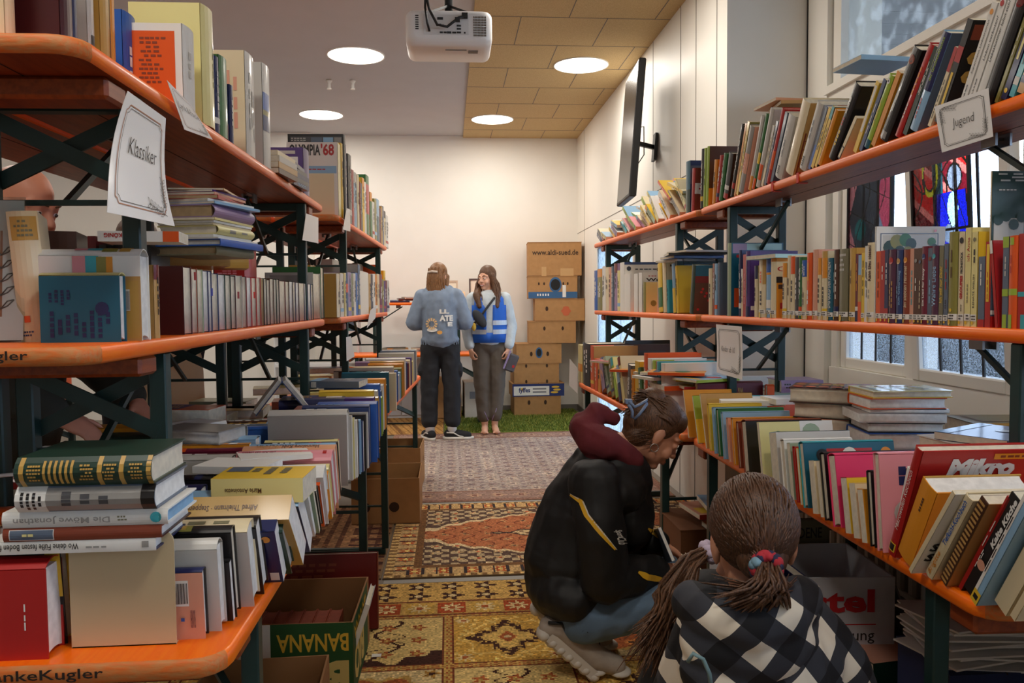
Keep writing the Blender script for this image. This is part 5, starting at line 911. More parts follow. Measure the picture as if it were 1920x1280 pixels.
flat(-.70, 2.30, .935, .035, .21, .13, 'grey', rad(160), PFL, pg='lgrey'); flat(-.80, 2.52, .92, .03, .18, .12, 'white', rad(60), PFL)
# open book face down, standing like a tent
ob = empty('open_book', (-.60, 2.92, .925)); tag(ob, 'blue hardback standing open like a tent on the left table', 'book'); ob.rotation_euler = (0, 0, rad(12))
for s in (-1, 1):
    mb = MB(); mb.X = Matrix.Translation((0, 0, .122)) @ Matrix.Rotation(s*rad(38), 4, 'Y') @ Matrix.Translation((0, 0, -.15)); mb.box((s*.001, -.09, 0), (s*.004, .09, .15), cm('dblue')); mb.box((s*.0041, -.091, .05), (s*.0045, .091, .13), cm('slate')); part(mb, 'cover', ob)
    mb = MB(); mb.X = Matrix.Translation((0, 0, .122)) @ Matrix.Rotation(s*rad(38), 4, 'Y') @ Matrix.Translation((0, 0, -.15)); mb.box((-s*.012, -.086, .006), (s*.0008, .086, .145), pm('lgrey')); part(mb, 'page_block', ob)
# loose layers over the backs of both tables
rq = random.Random(5)
for k in range(44):
    y = rq.uniform(2.9, 5.8) if k > 8 else rq.uniform(2.9, 3.6); x = rq.uniform(-.95, -.52) if y < 3.7 else rq.uniform(-.9, -.45); c = rq.choice(('cream', 'tan', 'orange', 'lblue', 'white', 'red', 'grey', 'navy', 'amber', 'khaki', 'dgreen', 'pale', 'rust', 'gold'))
    flat(x, y, ZT+.0+rq.choice((0, .03, .06, .09, .12)), .032, rq.uniform(.18, .24), .13, c, rq.choice((0, 0, pi))+rq.uniform(-.25, .25), 'lying further back on the left tables', hard=False, pg=rq.choice(('page', 'pagew')), vis=.35)
# far left table
PB2 = 'standing spine-up on the far left table'
def upU(x, y, t, h, d, c, **k): return upL(x, y, t, h, d, c, PB2, **k)
upU(-.315, 3.88, .03, .2, .15, 'pale', hard=True, pg='pagew'); upU(-.31, 3.93, .03, .22, .17, 'gold', dec=[R('S', 0, .1, .5, .9, 'olive')]); upU(-.30, 3.98, .035, .23, .20, 'teal', hard=True, desc='teal hardback with a speckled spine', dec=[LN('S', .2, .1, .8, .9, 2, 'turq', 1)]); upU(-.27, 4.06, .05, .2, .19, 'cream', hard=False, back='cream', desc='tall cream paperback with a barcode, turned to the aisle'); upU(-.34, 4.2, .022, .26, .19, 'black', hard=True, back='brown', desc='dark photo album showing an orange figure', vis=1.5, dec=[DISC('B', .5, .55, .16, 'orange'), R('B', .1, .3, .5, .5, 'orange'), R('B', .05, .35, .6, .45, 'white'), R('B', .0, .9, 1, 1, 'lgrey')]+bars('B', .45, .06, .85, .12, 8))
upU(-.30, 4.32, .06, .26, .20, 'cream', hard=True, back='lgrey', desc='cream hardback with an orange dot on its spine', vis=1.3, dec=[DISC('S', .5, .85, .5, 'orange'), LN('S', .35, .4, .7, .7, 1, 'amber', 1)])
for k, (c, d) in enumerate((('blue', .17), ('white', .14), ('lblue', .15), ('olive', .17), ('amber', .19), ('gold', .2))): upU(-.285+k*.004, 4.42+k*.06, .045, .2, d, c, pg='pagew')
upU(-.30, 4.82, .09, .26, .19, 'lilac', hard=True, desc='thick lilac book with a blue title half', vis=1.3, dec=[R('S', 0, 0, 1, .5, 'blue'), LN('S', .3, .1, .6, .45, 1, 'white', 1), LN('S', .3, .55, .7, .95, 2, 'white', 1)])
for k, (c, d) in enumerate((('white', .2), ('dblue', .17), ('burg', .16), ('cream', .17), ('purple', .18), ('pale', .15), ('lgrey', .2), ('slate', .21), ('lgrey', .21))): upU(-.27+k*.005, 4.95+k*.09, .06, .24, d, c, pg='pagew')
# ================================================================ right table under the window
KA = 'standing spine-up on the right table'
def upR(u, t, h, d, c, lean=-.22, x=None, **k):
    p = edge_pt(u, SA, SB, ZT); k.setdefault('pg', 'page'); return spine_up((x if x is not None else p.x-.015), p.y, ZT, t-.001, h, d, c, 'R', lean, place=k.pop('place', KA), **k)
upR(1300, .012, .2, .2, 'amber', -.42, hard=False, desc='orange picture book leaning back at the far end'); upR(1318, .012, .2, .19, 'lime', -.42, hard=False, desc='green and yellow picture book with a red letter disc', dec=[DISC('F', .3, .25, .1, 'red'), R('F', .5, 0, 1, 1, 'yellow')]); upR(1334, .012, .2, .21, 'yellow', -.4, hard=False, front='tan', desc='picture book with yellow top and pirate scene', dec=[R('F', .1, .1, .7, .6, 'gold'), R('F', .8, .1, 1, .6, 'dblue')])
for u, t, d, c, h in ((1343, .022, .17, 'yellow', .2), (1352, .02, .165, 'lblue', .2), (1361, .026, .165, 'green', .24), (1370, .022, .16, 'lblue', .24), (1380, .02, .15, 'salmon', .22), (1390, .022, .155, 'amber', .25), (1400, .022, .15, 'rust', .24)): upR(u, t, h, d, c, hard=True)
upR(1416, .045, .25, .165, 'rust', hard=True, front='black', desc='black hardback with fox-coloured spine')
upR(1444, .018, .23, .18, 'pale', -.25, hard=False, front='pale', vis=1.5, desc='cream cookery book showing leaves, egg and toy car', dec=[R('F', .0, .55, .8, 1, 'white'), DISC('F', .3, .25, .14, 'green'), DISC('F', .2, .7, .16, 'sage'), DISC('F', .55, .35, .12, 'cream'), R('F', .6, .28, .95, .5, 'orange'), R('F', .45, .2, .6, .5, 'amber'), DISC('F', .85, .2, .1, 'dgreen'), DISC('F', .75, .42, .06, 'dblue')])
upR(1476, .05, .22, .17, 'lblue', hard=False, front='lgrey', vis=1.3, desc='thick paperback with blue edge, spine partly labelled red'); upR(1491, .03, .2, .155, 'white'); upR(1503, .022, .22, .155, 'sage'); upR(1512, .016, .22, .15, 'red', hard=True); upR(1519, .014, .22, .15, 'yellow')
upR(1530, .03, .25, .17, 'turq', hard=True, front='teal', vis=1.5, desc='teal picture book with a fox and a sleigh on its cover', dec=[R('F', .1, .25, .3, .75, 'red'), DISC('F', .2, .5, .12, 'white'), DISC('F', .2, .2, .1, 'black'), DISC('F', .18, .9, .09, 'amber')])
upR(1549, .03, .19, .135, 'cream', hard=False); upR(1560, .018, .2, .14, 'cream', hard=False); upR(1572, .028, .23, .165, 'black', hard=True)
upR(1594, .042, .26, .172, 'hpink', hard=True, vis=2, desc='hot pink hardback with a small black squiggle', dec=[LN('F', .3, .4, .4, .5, 1, 'ink', 0)])
upR(1614, .03, .2, .13, 'red', hard=False, front='yellow', pg='page', desc='cream-edged paperback with a red top'); upR(1630, .028, .2, .125, 'cream', hard=False); upR(1645, .026, .2, .12, 'amber', hard=False)
upR(1660, .022, .21, .165, 'black', -.14, hard=True, vis=1.5, desc='black cookery book with yellow stroke and feather plant', dec=[LN('F', .2, .1, .5, .5, 4, 'yellow', 0), LN('F', .6, .1, .9, .4, 4, 'lgrey', 1)])
upR(1676, .026, .21, .21, 'pink', -.12, hard=True, vis=2, desc='pink hardback picturing high-heeled legs and grey bows', dec=[R('F', .15, .25, .2, .6, 'brown'), R('F', .25, .25, .3, .6, 'brown'), R('F', .13, .2, .22, .28, 'navy'), R('F', .23, .2, .32, .28, 'navy'), DISC('F', .6, .25, .12, 'lgrey'), DISC('F', .75, .45, .12, 'lgrey'), DISC('F', .88, .3, .07, 'red')])
upR(1692, .018, .2, .18, 'burg', -.1, hard=False, x=.985, desc='dark red cookery book of berries', dec=[DISC('F', .2+.22*(k % 4), .3+.3*(k//4), .1, ('red', 'maroon', 'black', 'skin')[k % 4]) for k in range(8)])
KB = 'tipping forward at the near end of the right table'
row(SA, SB, ZT, 'R', 'S', [(1668, 1676, .2, 'white', o(lean=.30, front='navy', d=.2, hard=True, desc='white hardback with navy cover')),
 (1680, 1694, .262, 'red', o(lean=.38, d=.25, hard=True, vis=3, in_=-.01, desc='big red hardback whose cover reads Mikro', dec=[T('S', 'Mikrowellen Kochbuch', .3, .25, .7, .8, 'white', 1, 0, .2), T('F', 'Mikro', .24, .77, .80, .93, 'white', 0, .06, .15), R('F', .6, .92, 1, .97, 'amber'), LN('F', .62, .925, .95, .965, 1, 'rust'), R('S', .1, .04, .9, .12, 'yellow'), R('S', .2, .05, .8, .11, 'ink')])),
 (1697, 1728, .192, 'amber', o(lean=.46, d=.2, hard=True, back='gold', front='amber', pg='pagew', in_=-.01, vis=2, desc='thick ochre yellow hardback', bulge=.003, dec=[LN('S', .4, .65, .6, .85, 1, 'brown', 1)])),
 (1738, 1745, .235, 'cream', o(lean=.62, d=.2, hard=False, front='white', in_=-.03, vis=1.5, desc='white booklet with black capitals, slipping forward', dec=[T('F', 'SCHNELLE', .05, .30, .9, .4, 'ink', 0, .04, .1), T('F', 'SPEZIAL', .05, .17, .8, .27, 'ink', 0, .04, .1), R('F', .2, .5, .5, .62, 'brown'), DISC('F', .6, .75, .12, 'khaki'), LN('F', .1, .05, .7, .1, 1)])),
 (1752, 1768, .22, 'cream', o(lean=.58, d=.17, hard=True, in_=-.01, vis=1.5, desc='cream book reading Tiefkühl-Kochbuch in blue', dec=[T('S', 'Tiefkühl-Kochbuch', .3, .42, .75, .95, 'blue', 1, .02, .15), T('S', 'Brigitte', .3, .04, .85, .32, 'amber', 1, .01, .2)])),
 (1774, 1790, .22, 'brown', o(lean=.56, d=.17, hard=False, in_=-.005, front='tan', vis=1.5, desc='spiral-bound brown cookery book', dec=[R('S', .1, .02+.049*k, .9, .045+.049*k, 'tan') for k in range(20)])),
 (1796, 1803, .24, 'red', o(lean=.56, d=.18, front='black')), (1803, 1824, .24, 'black', o(lean=.55, d=.18, hard=False, vis=2, desc='black book reading Kalte Küche in white', dec=[T('S', 'Kalte Küche', .45, .5, .85, .98, 'white', 1, .05, .2), DISC('S', .6, .3, .4, 'salmon'), LN('S', .15, .2, .4, .5, 2, 'white', 1)])),
 (1838, 1854, .27, 'lblue', o(lean=.54, d=.19, hard=False, in_=-.01, vis=2, desc='pale blue book, yellow foot label', dec=[R('S', 0, .1, .35, 1, 'white'), LN('S', .05, .2, .25, .8, 1, 'ink', 1), R('S', 0, 0, 1, .1, 'yellow'), R('S', .2, .03, .8, .07, 'ink')])),
 (1862, 1892, .27, 'cream', o(lean=.54, d=.19, hard=False, vis=2, desc='blank white paperback beside the pale blue one', dec=[])), (1894, 1906, .27, 'cream', o(lean=.54, d=.19, hard=False, desc='last white paperback before the picture edge', dec=[]))], KB, d=.18)
KP = 'in the rounded pile of thick books on the right table'
stack(1.27, 2.56, ZT, rad(148), [(.05, .22, .15, 'amber', o(hard=False)), (.012, .2, .14, 'orange', o(hard=False, desc='orange paperback under the leopard book')), (.045, .2, .14, 'gold', o(hard=True, desc='leopard-print book', dec=[DISC('F', .1+.2*(k % 5), .1+.2*(k//5), .06, 'ink') for k in range(25)], front='gold', back='gold')), (.048, .21, .15, 'orange', o(hard=False, rz=.1)), (.052, .22, .15, 'black', o(hard=True, rz=-.05)), (.05, .25, .17, 'brown', o(hard=True, front='maroon', rz=.0, vis=2, desc='top book, dark cover strewn with red fruit and yellow title', dec=[DISC('F', .15+.23*(k % 4), .1+.16*(k//4), .1, ('red', 'orange', 'dred', 'amber')[(k*3) % 4]) for k in range(24)]+[LN('F', .3, .45, .7, .7, 3, 'yellow', 1)]))], KP)
KQ = 'in the wide white-paged pile on the right table'
stack(1.385, 2.36, ZT, rad(176), [(.03, .24, .17, 'lblue', o(hard=False)), (.058, .26, .19, 'navy', o(hard=True, pg='pagew', vis=1.5, desc='lowest thick navy hardback')), (.056, .25, .18, 'blue', o(hard=True, pg='pagew', rz=-.06, vis=1.3, desc='blue hardback with pink cover patch')), (.03, .22, .17, 'black', o(hard=True, pg='pagew', rz=-.1, dx=-.01)), (.028, .25, .17, 'lgrey', o(hard=False, pg='pagew', rz=-.12, dx=-.02)), (.012, .23, .16, 'slate', o(hard=False, pg='pagew', rz=-.08)), (.034, .23, .16, 'orange', o(hard=True, pg='pagew', rz=-.02, dx=-.01, vis=1.3, desc='hardback with an orange cover and white pages')), (.022, .24, .17, 'yellow', o(hard=True, front='pale', pg='page', vis=2, desc='top picture book with yellow flowered cover', dec=[DISC('F', .2+.2*(k % 4), .12+.2*(k//4), .07, ('amber', 'olive', 'sage', 'white')[(k*7) % 4]) for k in range(16)]))], KQ)
flat(1.42, 1.98, .945, .02, .24, .18, 'navy', rad(30), 'lying near the big red cookery book', desc='violet-blue book with a round emblem', dec=[DISC('F', .4, .4, .12, 'lgrey'), R('F', .8, 0, 1, 1, 'lblue')], vis=1.5); flat(1.40, 2.0, ZT, .055, .24, .18, 'gold', 0, 'under the violet-blue book', hard=True); flat(1.4, 2.0, .825, .06, .24, .18, 'lblue', .1, 'under the violet-blue book', hard=True); flat(1.4, 2.0, .886, .058, .24, .18, 'white', .1, 'under the violet-blue book', hard=True)
flat(1.13, 2.93, .925, .018, .23, .15, 'white', -.2, 'lying across the far end of the right table', pg='pagew'); flat(1.25, 2.86, .935, .02, .16, .12, 'white', .1, 'lying across the far end of the right table')
KT = 'behind the row at the far end of the right table'
spine_up(1.03, 3.24, ZT, .05, .28, .20, 'burg', 'R', -.05, place=KT, hard=True, vis=2, desc='large burgundy album with gold capitals and a cream ornament', dec=[DISC('F', .45, .28, .2, 'cream'), R('F', .25, .12, .75, .45, 'cream'), LN('F', .3, .15, .7, .4, 3, 'khaki', 1), T('F', 'SCHL', .1, .62, .62, .69, 'gold', 3), T('F', 'GES', .25, .8, .72, .87, 'gold', 3)])
spine_up(1.31, 3.2, ZT, .03, .03, .19, 'orange', 'R', 0, place=KT, desc='narrow orange book end'); spine_up(1.12, 3.03, ZT, .05, .22, .165, 'turq', 'R', -.1, place=KT, hard=True, vis=1.3, front='turq', desc='bright turquoise hardback', dec=[T('F', 'T', .3, .3, .6, .4, 'white', 3)]); spine_up(1.16, 2.96, ZT, .035, .2, .15, 'orange', 'R', -.1, place=KT)
spine_up(1.0, 3.0, ZT, .03, .2, .165, 'dgreen', 'R', -.15, place=KT, desc='dark green picture book with a pale ring', dec=[DISC('F', .3, .7, .1, 'lgrey')])
flat(1.46, 3.28, .93, .05, .18, .15, 'lilac', 0, 'lying by the reveal behind the right table', vis=1.3, desc='lilac paperback with two lines of title', dec=[T('S', 'Geheimnis um', .5, .08, .85, .62, 'blue', 3), LN('S', .2, .1, .45, .62, 1, 'ink', 1), LN('S', .3, .7, .8, .95, 2, 'ink', 1)]); flat(1.44, 3.3, ZT, .16, .2, .16, 'sage', 0, 'standing by the reveal behind the right table', desc='pale green book block with red letters')
flat(1.44, 3.62, ZT, .19, .22, .05, 'white', 0, 'standing at the reveal behind the right bench', desc='white book with the letters ren', dec=[T('S', 'ören', .55, .1, .8, .5, 'ink', 3, .03), R('S', .1, .2, .4, .5, 'maroon')]); flat(1.25, 3.55, ZT, .17, .24, .06, 'lime', 0, 'standing behind the burgundy album', desc='olive green book')
# ================================================================ far right table with picture books
KV = 'on the picture book table'
row(VA, VB, ZT, 'R', 'S', [(1081, 1089, 646, 'pale', o(d=.22, dec=[R('S', 0, .3, 1, .5, 'amber')])), (1090, 1103, 643, 'black', o(d=.26, hard=True, desc='tall black box book')), (1104, 1110, 648, 'orange', o(d=.28, front='tan', vis=1.5, desc='tan picture book edged in orange')), (1112, 1117, 672, 'orange', o(d=.2)), (1118, 1123, 675, 'amber', o(d=.2)),
 (1126, 1133, .2, 'lilac', o(lean=-.5, front='slate', desc='blue starry picture book leaning out', dec=[DISC('S', .5, .5, .4, 'salmon')])), (1136, 1142, .23, 'sage', o(lean=-.6, front='sage')), (1144, 1150, .22, 'olive', o(lean=-.4, front='olive')), (1152, 1157, .25, 'lime', o(lean=-.6, front='pale')), (1158, 1163, .2, 'lblue', o(lean=-.4, front='amber', dec=[R('S', 0, 0, 1, .5, 'navy')])), (1165, 1170, .26, 'pale', o(lean=-.5, front='cream')),
 (1172, 1179, .22, 'dgrey', o(lean=.1)), (1181, 1186, .2, 'amber', o(lean=-.1)), (1187, 1195, .25, 'yellow', o(lean=0, hard=False, desc='lemon yellow upright booklet', dec=[DISC('S', .5, .3, .35, 'rust')])), (1197, 1203, .22, 'green', o(lean=-.2)), (1204, 1210, 662, 'orange', o(d=.26, vis=1.3)), (1211, 1218, 672, 'white', o(d=.26, hard=True, vis=1.3)), (1220, 1226, 676, 'lime', o(d=.1, front='pink')), (1228, 1234, 678, 'turq', o(d=.26)), (1236, 1242, 681, 'white', o(d=.28, vis=1.5, hard=True, desc='white picture book with tiny coloured leaves', dec=[DISC('F', .2, .85, .02, 'lblue'), DISC('F', .45, .85, .02, 'yellow'), DISC('F', .55, .85, .02, 'burg')]))], KV, d=.2)
flat(1.16, 4.0, ZT, .25, .26, .03, 'dblue', -.05, KV, desc='blue picture book with a pale frame line, behind the sheet', dec=[R('S', .75, .08, .78, .92, 'lgrey'), LN('S', .55, .1, .7, .6, 1, 'lblue', 1)]); flat(1.12, 3.85, ZT, .22, .24, .03, 'red', .1, KV, desc='red picture book with white letters and a bird', dec=[T('S', 'Groß', .55, .1, .8, .45, 'white', 3, .03), DISC('S', .65, .7, .3, 'gold')])
for k, (x, y, t, h, d, c, f, rz) in enumerate(((1.05, 3.62, .02, .24, .18, 'red', 'dred', .3), (1.0, 3.66, .018, .22, .17, 'orange', 'amber', -.2), (1.04, 3.6, .02, .23, .18, 'cream', 'white', .5), (1.0, 3.55, .02, .22, .17, 'white', 'lblue', .15), (1.03, 3.58, .022, .24, .18, 'cream', 'orange', -.3), (1.0, 3.52, .018, .22, .17, 'yellow', 'cream', .25), (1.02, 3.5, .02, .24, .18, 'pale', 'red', -.1), (1.03, 3.46, .02, .24, .18, 'orange', 'white', .1))):
    flat(x, y, ZT+.0225*k, t, h, d, c, rz, 'in the sliding pile of picture books', front=f, hard=False, vis=1.2, dec=[DISC('F', .3, .3, .15, 'amber'), DISC('F', .6, .6, .15, 'dblue'), R('F', .1, .8, .9, .9, 'red')])
flat(1.22, 5.0, ZT, .27, .36, .03, 'brown', 0, KV, desc='framed dark slate board', dec=[R('S', .1, .08, .85, .92, 'dgrey')]); flat(1.28, 5.1, ZT, .29, .3, .03, 'black', .05, KV)
r4 = random.Random(17)
for k in range(26):
    y = r4.uniform(3.3, 4.7); x = r4.uniform(.98, 1.12) if y < 3.9 else r4.uniform(.95, 1.3)
    flat(x, y, ZT+.17+.004*k % .06, .012, r4.uniform(.2, .26), .17, r4.choice(('yellow', 'orange', 'white', 'lime', 'lblue', 'cream', 'red')), r4.uniform(-.7, .7), 'scattered over the picture book table', hard=False, front=r4.choice(('pale', 'white', 'amber', 'lblue', 'cream', 'pink')), vis=.5, dec=[DISC('F', .35, .4, .2, r4.choice(('red', 'green', 'amber', 'dblue'))), R('F', .1, .8, .9, .92, r4.choice(('red', 'navy', 'yellow')))])
# ================================================================ hanging paper signs
m_paper = mat('sign_paper', (232, 230, 228), .5, .3); m_line = mat('sign_line', (70, 66, 62), .7); m_copper = mat('sign_copper', (176, 116, 84), .6); m_leaf = mat('sign_leaf', (104, 102, 98), .7)
def sign(name, quad, label, text, frame=(m_copper, m_line), curl=0.0, corner=1, size=.26, tx=(.2, .8), ty=(.5, .68), shear=.15, cat='sign', thick=.0006, leaves=True):
    """sheet through four corners (top left, top right, bottom right, bottom left), bent outwards by curl; printed border, leaf sprays and a handwritten word"""
    Q = [Vector(q) for q in quad]; c = sum(Q, Vector())/4; n = (Q[1]-Q[0]).cross(Q[3]-Q[0]).normalized()
    if n.dot(CAMC-c) < 0: n = -n
    def S(u, v, e=0): # u right, v up
        p = (Q[3]*(1-u)+Q[2]*u)*(1-v)+(Q[0]*(1-u)+Q[1]*u)*v
        return p+n*(curl*math.sin(pi*v)*.8+curl*.5*(u-.5)*math.cos(3*v)+e)
    mb = MB(); N = 8
    for e, fl in ((0, 0), (-thick, 1)):
        g = [[mb.v(S(i/N, j/N, e)-c) for i in range(N+1)] for j in range(N+1)]
        for j in range(N):
            for i in range(N):
                q = (g[j][i], g[j][i+1], g[j+1][i+1], g[j+1][i]); mb.f(q[::-1] if fl else q, m_paper, True)
    o = mb.build(name, None, c); tag(o, label, cat, 'paper signs'); mb = MB()
    def seg(a, b, w, m, e=.0008):
        a, b = Vector((a[0], a[1])), Vector((b[0], b[1])); d = b-a
        if d.length < 1e-6: return
        p = Vector((-d.y, d.x)).normalized()*w/2; k = max(1, int(d.length*8))
        for i in range(k):
            A, B = a+d*i/k, a+d*(i+1)/k; mb.poly([S(*(A-p), e)-c, S(*(B-p), e)-c, S(*(B+p), e)-c, S(*(A+p), e)-c], m)
    for k, (m, i, w) in enumerate(((frame[0], .09, .010), (frame[1], .115, .005))):
        r = .05
        P = [(i+r, 1-i), (1-i-r, 1-i), (1-i-r*.6, 1-i-r*.7), (1-i, 1-i-r), (1-i, i+r), (1-i-r*.6, i+r*.7), (1-i-r, i), (i+r, i), (i+r*.6, i+r*.7), (i, i+r), (i, 1-i-r), (i+r*.6, 1-i-r*.7), (i+r, 1-i)]
        for a, b in zip(P, P[1:]): seg(a, b, w, m, .0008+.0002*k)
    if leaves:
        for (ox, oy, a0) in (((.88, .1, 85), (.9, .08, 165)) if corner == 1 else ((.88, .1, 85), (.9, .08, 165), (.1, .9, -85), (.1, .9, -15))):
            a = rad(a0); L = .3; p = Vector((ox, oy)); d = Vector((cos(a), sin(a))); seg(p, p+d*L, .006, m_leaf, .0012)
            for k in range(5):
                for s in (-1, 1):
                    b = p+d*L*(k+1)/5.5; e = Vector((cos(a+s*.7), sin(a+s*.7))); t = b+e*.075; w = Vector((-e.y, e.x))*.013
                    for q, r_ in (((b), b+e*.04+w), (b+e*.04+w, t), (t, b+e*.04-w), (b+e*.04-w, b)): seg(q, r_, .004, m_leaf, .0013)
    if leaves: part(mb, 'printed_border', o)
    if text:
        mb = MB(); mb.text(lambda a, b: S(a, b, .0016)-c, text, tx[0], ty[0], tx[1], ty[1], m_ink, -.012, shear); part(mb, 'handwriting', o)
    return o
def hang(uvs, A, B, off=.0, dz=0): return [on_line(u, v, (A[0]+off, A[1]), (B[0]+off, B[1])) for u, v in uvs]
sign('paper_sign', [on_line(243, 170, (LA[0]+.03, LA[1]), (LB[0]+.03, LB[1])), on_line(308, 222, (LA[0]+.03, LA[1]), (LB[0]+.03, LB[1])), on_line(331, 424, (LA[0]+.055, LA[1]), (LB[0]+.055, LB[1])), on_line(197, 398, (LA[0]+.05, LA[1]), (LB[0]+.05, LB[1]))], 'big laminated sheet reading Klassiker, hanging from the left top bench', 'Klassiker', curl=-.012, tx=(.25, .8), ty=(.52, .66))
sign('paper_sign', hang([(313, 150), (358, 197), (399, 262), (346, 243)], LA, LB, .012), 'small laminated card reading Lyrik & Poesie on the left top bench edge', 'Lyrik & Poesie', tx=(.12, .88), ty=(.45, .66))
sign('paper_sign', hang([(574, 400), (597, 408), (597, 456), (567, 450)], LA, LB, .012), 'white sheet on the post beside the red hardback, far end of the left top bench', None, leaves=False)
sign('paper_sign', hang([(650, 390), (657, 393), (657, 434), (643, 430)], LB2, LC, .02), 'narrow folded sheet below the Olympia magazine', None, leaves=False)
sign('paper_sign', hang([(694, 582), (706, 572), (704, 596), (688, 615)], LB2, LC, .02), 'twisted small sheet under the far left middle shelf', None, leaves=False)
sign('paper_sign', hang([(649, 632), (658, 630), (665, 668), (650, 677)], LB2, LC, .02), 'white sheet hanging over the lilac and blue book', None, leaves=False)
sign('paper_sign', hang([(1752, 200), (1853, 165), (1862, 256), (1766, 286)], RA, RB, -.012), 'card reading Jugend, clipped to the right top bench', 'Jugend', frame=(m_line, m_line), corner=2, tx=(.3, .72), ty=(.38, .62))
sign('paper_sign', hang([(1342, 608), (1391, 612), (1391, 712), (1344, 698)], RA, RB, -.012), 'sheet reading Kinder ab 10, hanging from the right middle bench', 'Kinder ab 10', frame=(m_line, m_line), curl=-.004, tx=(.2, .72), ty=(.47, .58))
sign('paper_sign', hang([(1068, 672), (1083, 690), (1083, 738), (1067, 722)], VA, VB, -.015), 'sheet seen nearly edge-on at the far end of the picture book table', None, leaves=False)
# acrylic stand with a sheet at the left picture edge
P0 = Vector((-.832, 1.48, ZM)); st = empty('sign_stand', P0); tag(st, 'clear plastic stand holding a sheet with a leaf spray, at the picture\'s left edge', 'sign stand'); st.rotation_euler = (rad(-6), 0, rad(4))
mb = MB(); m_ac = pane('acrylic', (240, 244, 244), .95, 3); mb.box((-.075, -.004, 0), (.08, -.001, .26), m_ac); mb.box((-.075, 0, 0), (.08, .08, .003), m_ac); part(mb, 'stand', st)
mb = MB(); mb.box((-.072, .0, .004), (.077, .0008, .255), m_paper); part(mb, 'sheet', st)
mb = MB(); mb.box((.038, -.0006, .05), (.042, -.0002, .2), m_copper); mb.box((.01, -.0006, .046), (.042, -.0002, .05), m_copper)
for k in range(5):
    for s in (-1, 1):
        b = Vector((.04, -.0009, .06+k*.024)); e = Vector((s*.022, 0, .016)); mb.tube([b, b+e*.5+Vector((0, 0, .006)), b+e], .0012, m_leaf, 4); mb.tube([b, b+e*.5-Vector((0, 0, .003)), b+e], .0012, m_leaf, 4)
part(mb, 'printed_border', st)
# cable ties
mt = mat('cable_tie', (225, 225, 220), .4)
mb = MB(); y = LA[1]+.37; mb.tube([(-.98, y-.02, .985), (-.9, y-.025, .98), (-.83, y-.022, .985), (-.81, y, .99)], .004, mt, 6); mb.box((-.915, y-.036, .972), (-.897, y-.024, .988), mt); mb.tube([(-.906, y-.03, .972), (-.905, y-.034, .955)], .002, mt, 5)
tag(mb.build('cable_tie'), 'white cable tie joining the two near left bench legs', 'cable tie')
mr_ = mat('ribbon_red', (206, 50, 28), .6); p = edge_pt(1447, RA, RB, ZU)
for u, l in ((1447, 'orange-red ribbon looped over the right top bench under the grey book'), (1494, 'orange-red ribbon looped over the right top bench under the pale grey hardback')):
    p = edge_pt(u, RA, RB, ZU); mb = MB(); mb.box((p.x-.003, p.y-.008, ZU-.034), (p.x-.001, p.y+.008, ZU+.003), mr_); mb.box((p.x-.003, p.y-.008, ZU+.001), (p.x+.03, p.y+.008, ZU+.003), mr_); mb.box((p.x-.003, p.y-.008, ZU-.034), (p.x+.03, p.y+.008, ZU-.032), mr_); tag(mb.build('ribbon'), l, 'ribbon', 'ribbons on the right top bench')
# bookmark ribbons hanging from the page-out row
for u, v, c, l in ((366, 515, (150, 20, 30), 'dark red bookmark ribbon at the maroon hardback'), (397, 545, (40, 50, 150), 'blue bookmark ribbon on white pages'), (447, 551, (150, 20, 30), 'red bookmark tab on cream pages, middle of the page-out row'), (477, 551, (220, 40, 40), 'bright red bookmark tab on white pages')):
    p = on_line(u, v, off(LA, -.006), off(LB, -.006)); mb = MB(); mb.box((p.x-.001, p.y-.006, p.z-.012), (p.x+.001, p.y+.006, p.z+.006), mat('ribbon_%d' % c[0]+str(c[1]), c, .6)); tag(mb.build('bookmark'), l, 'bookmark', 'bookmarks of the page-out row')
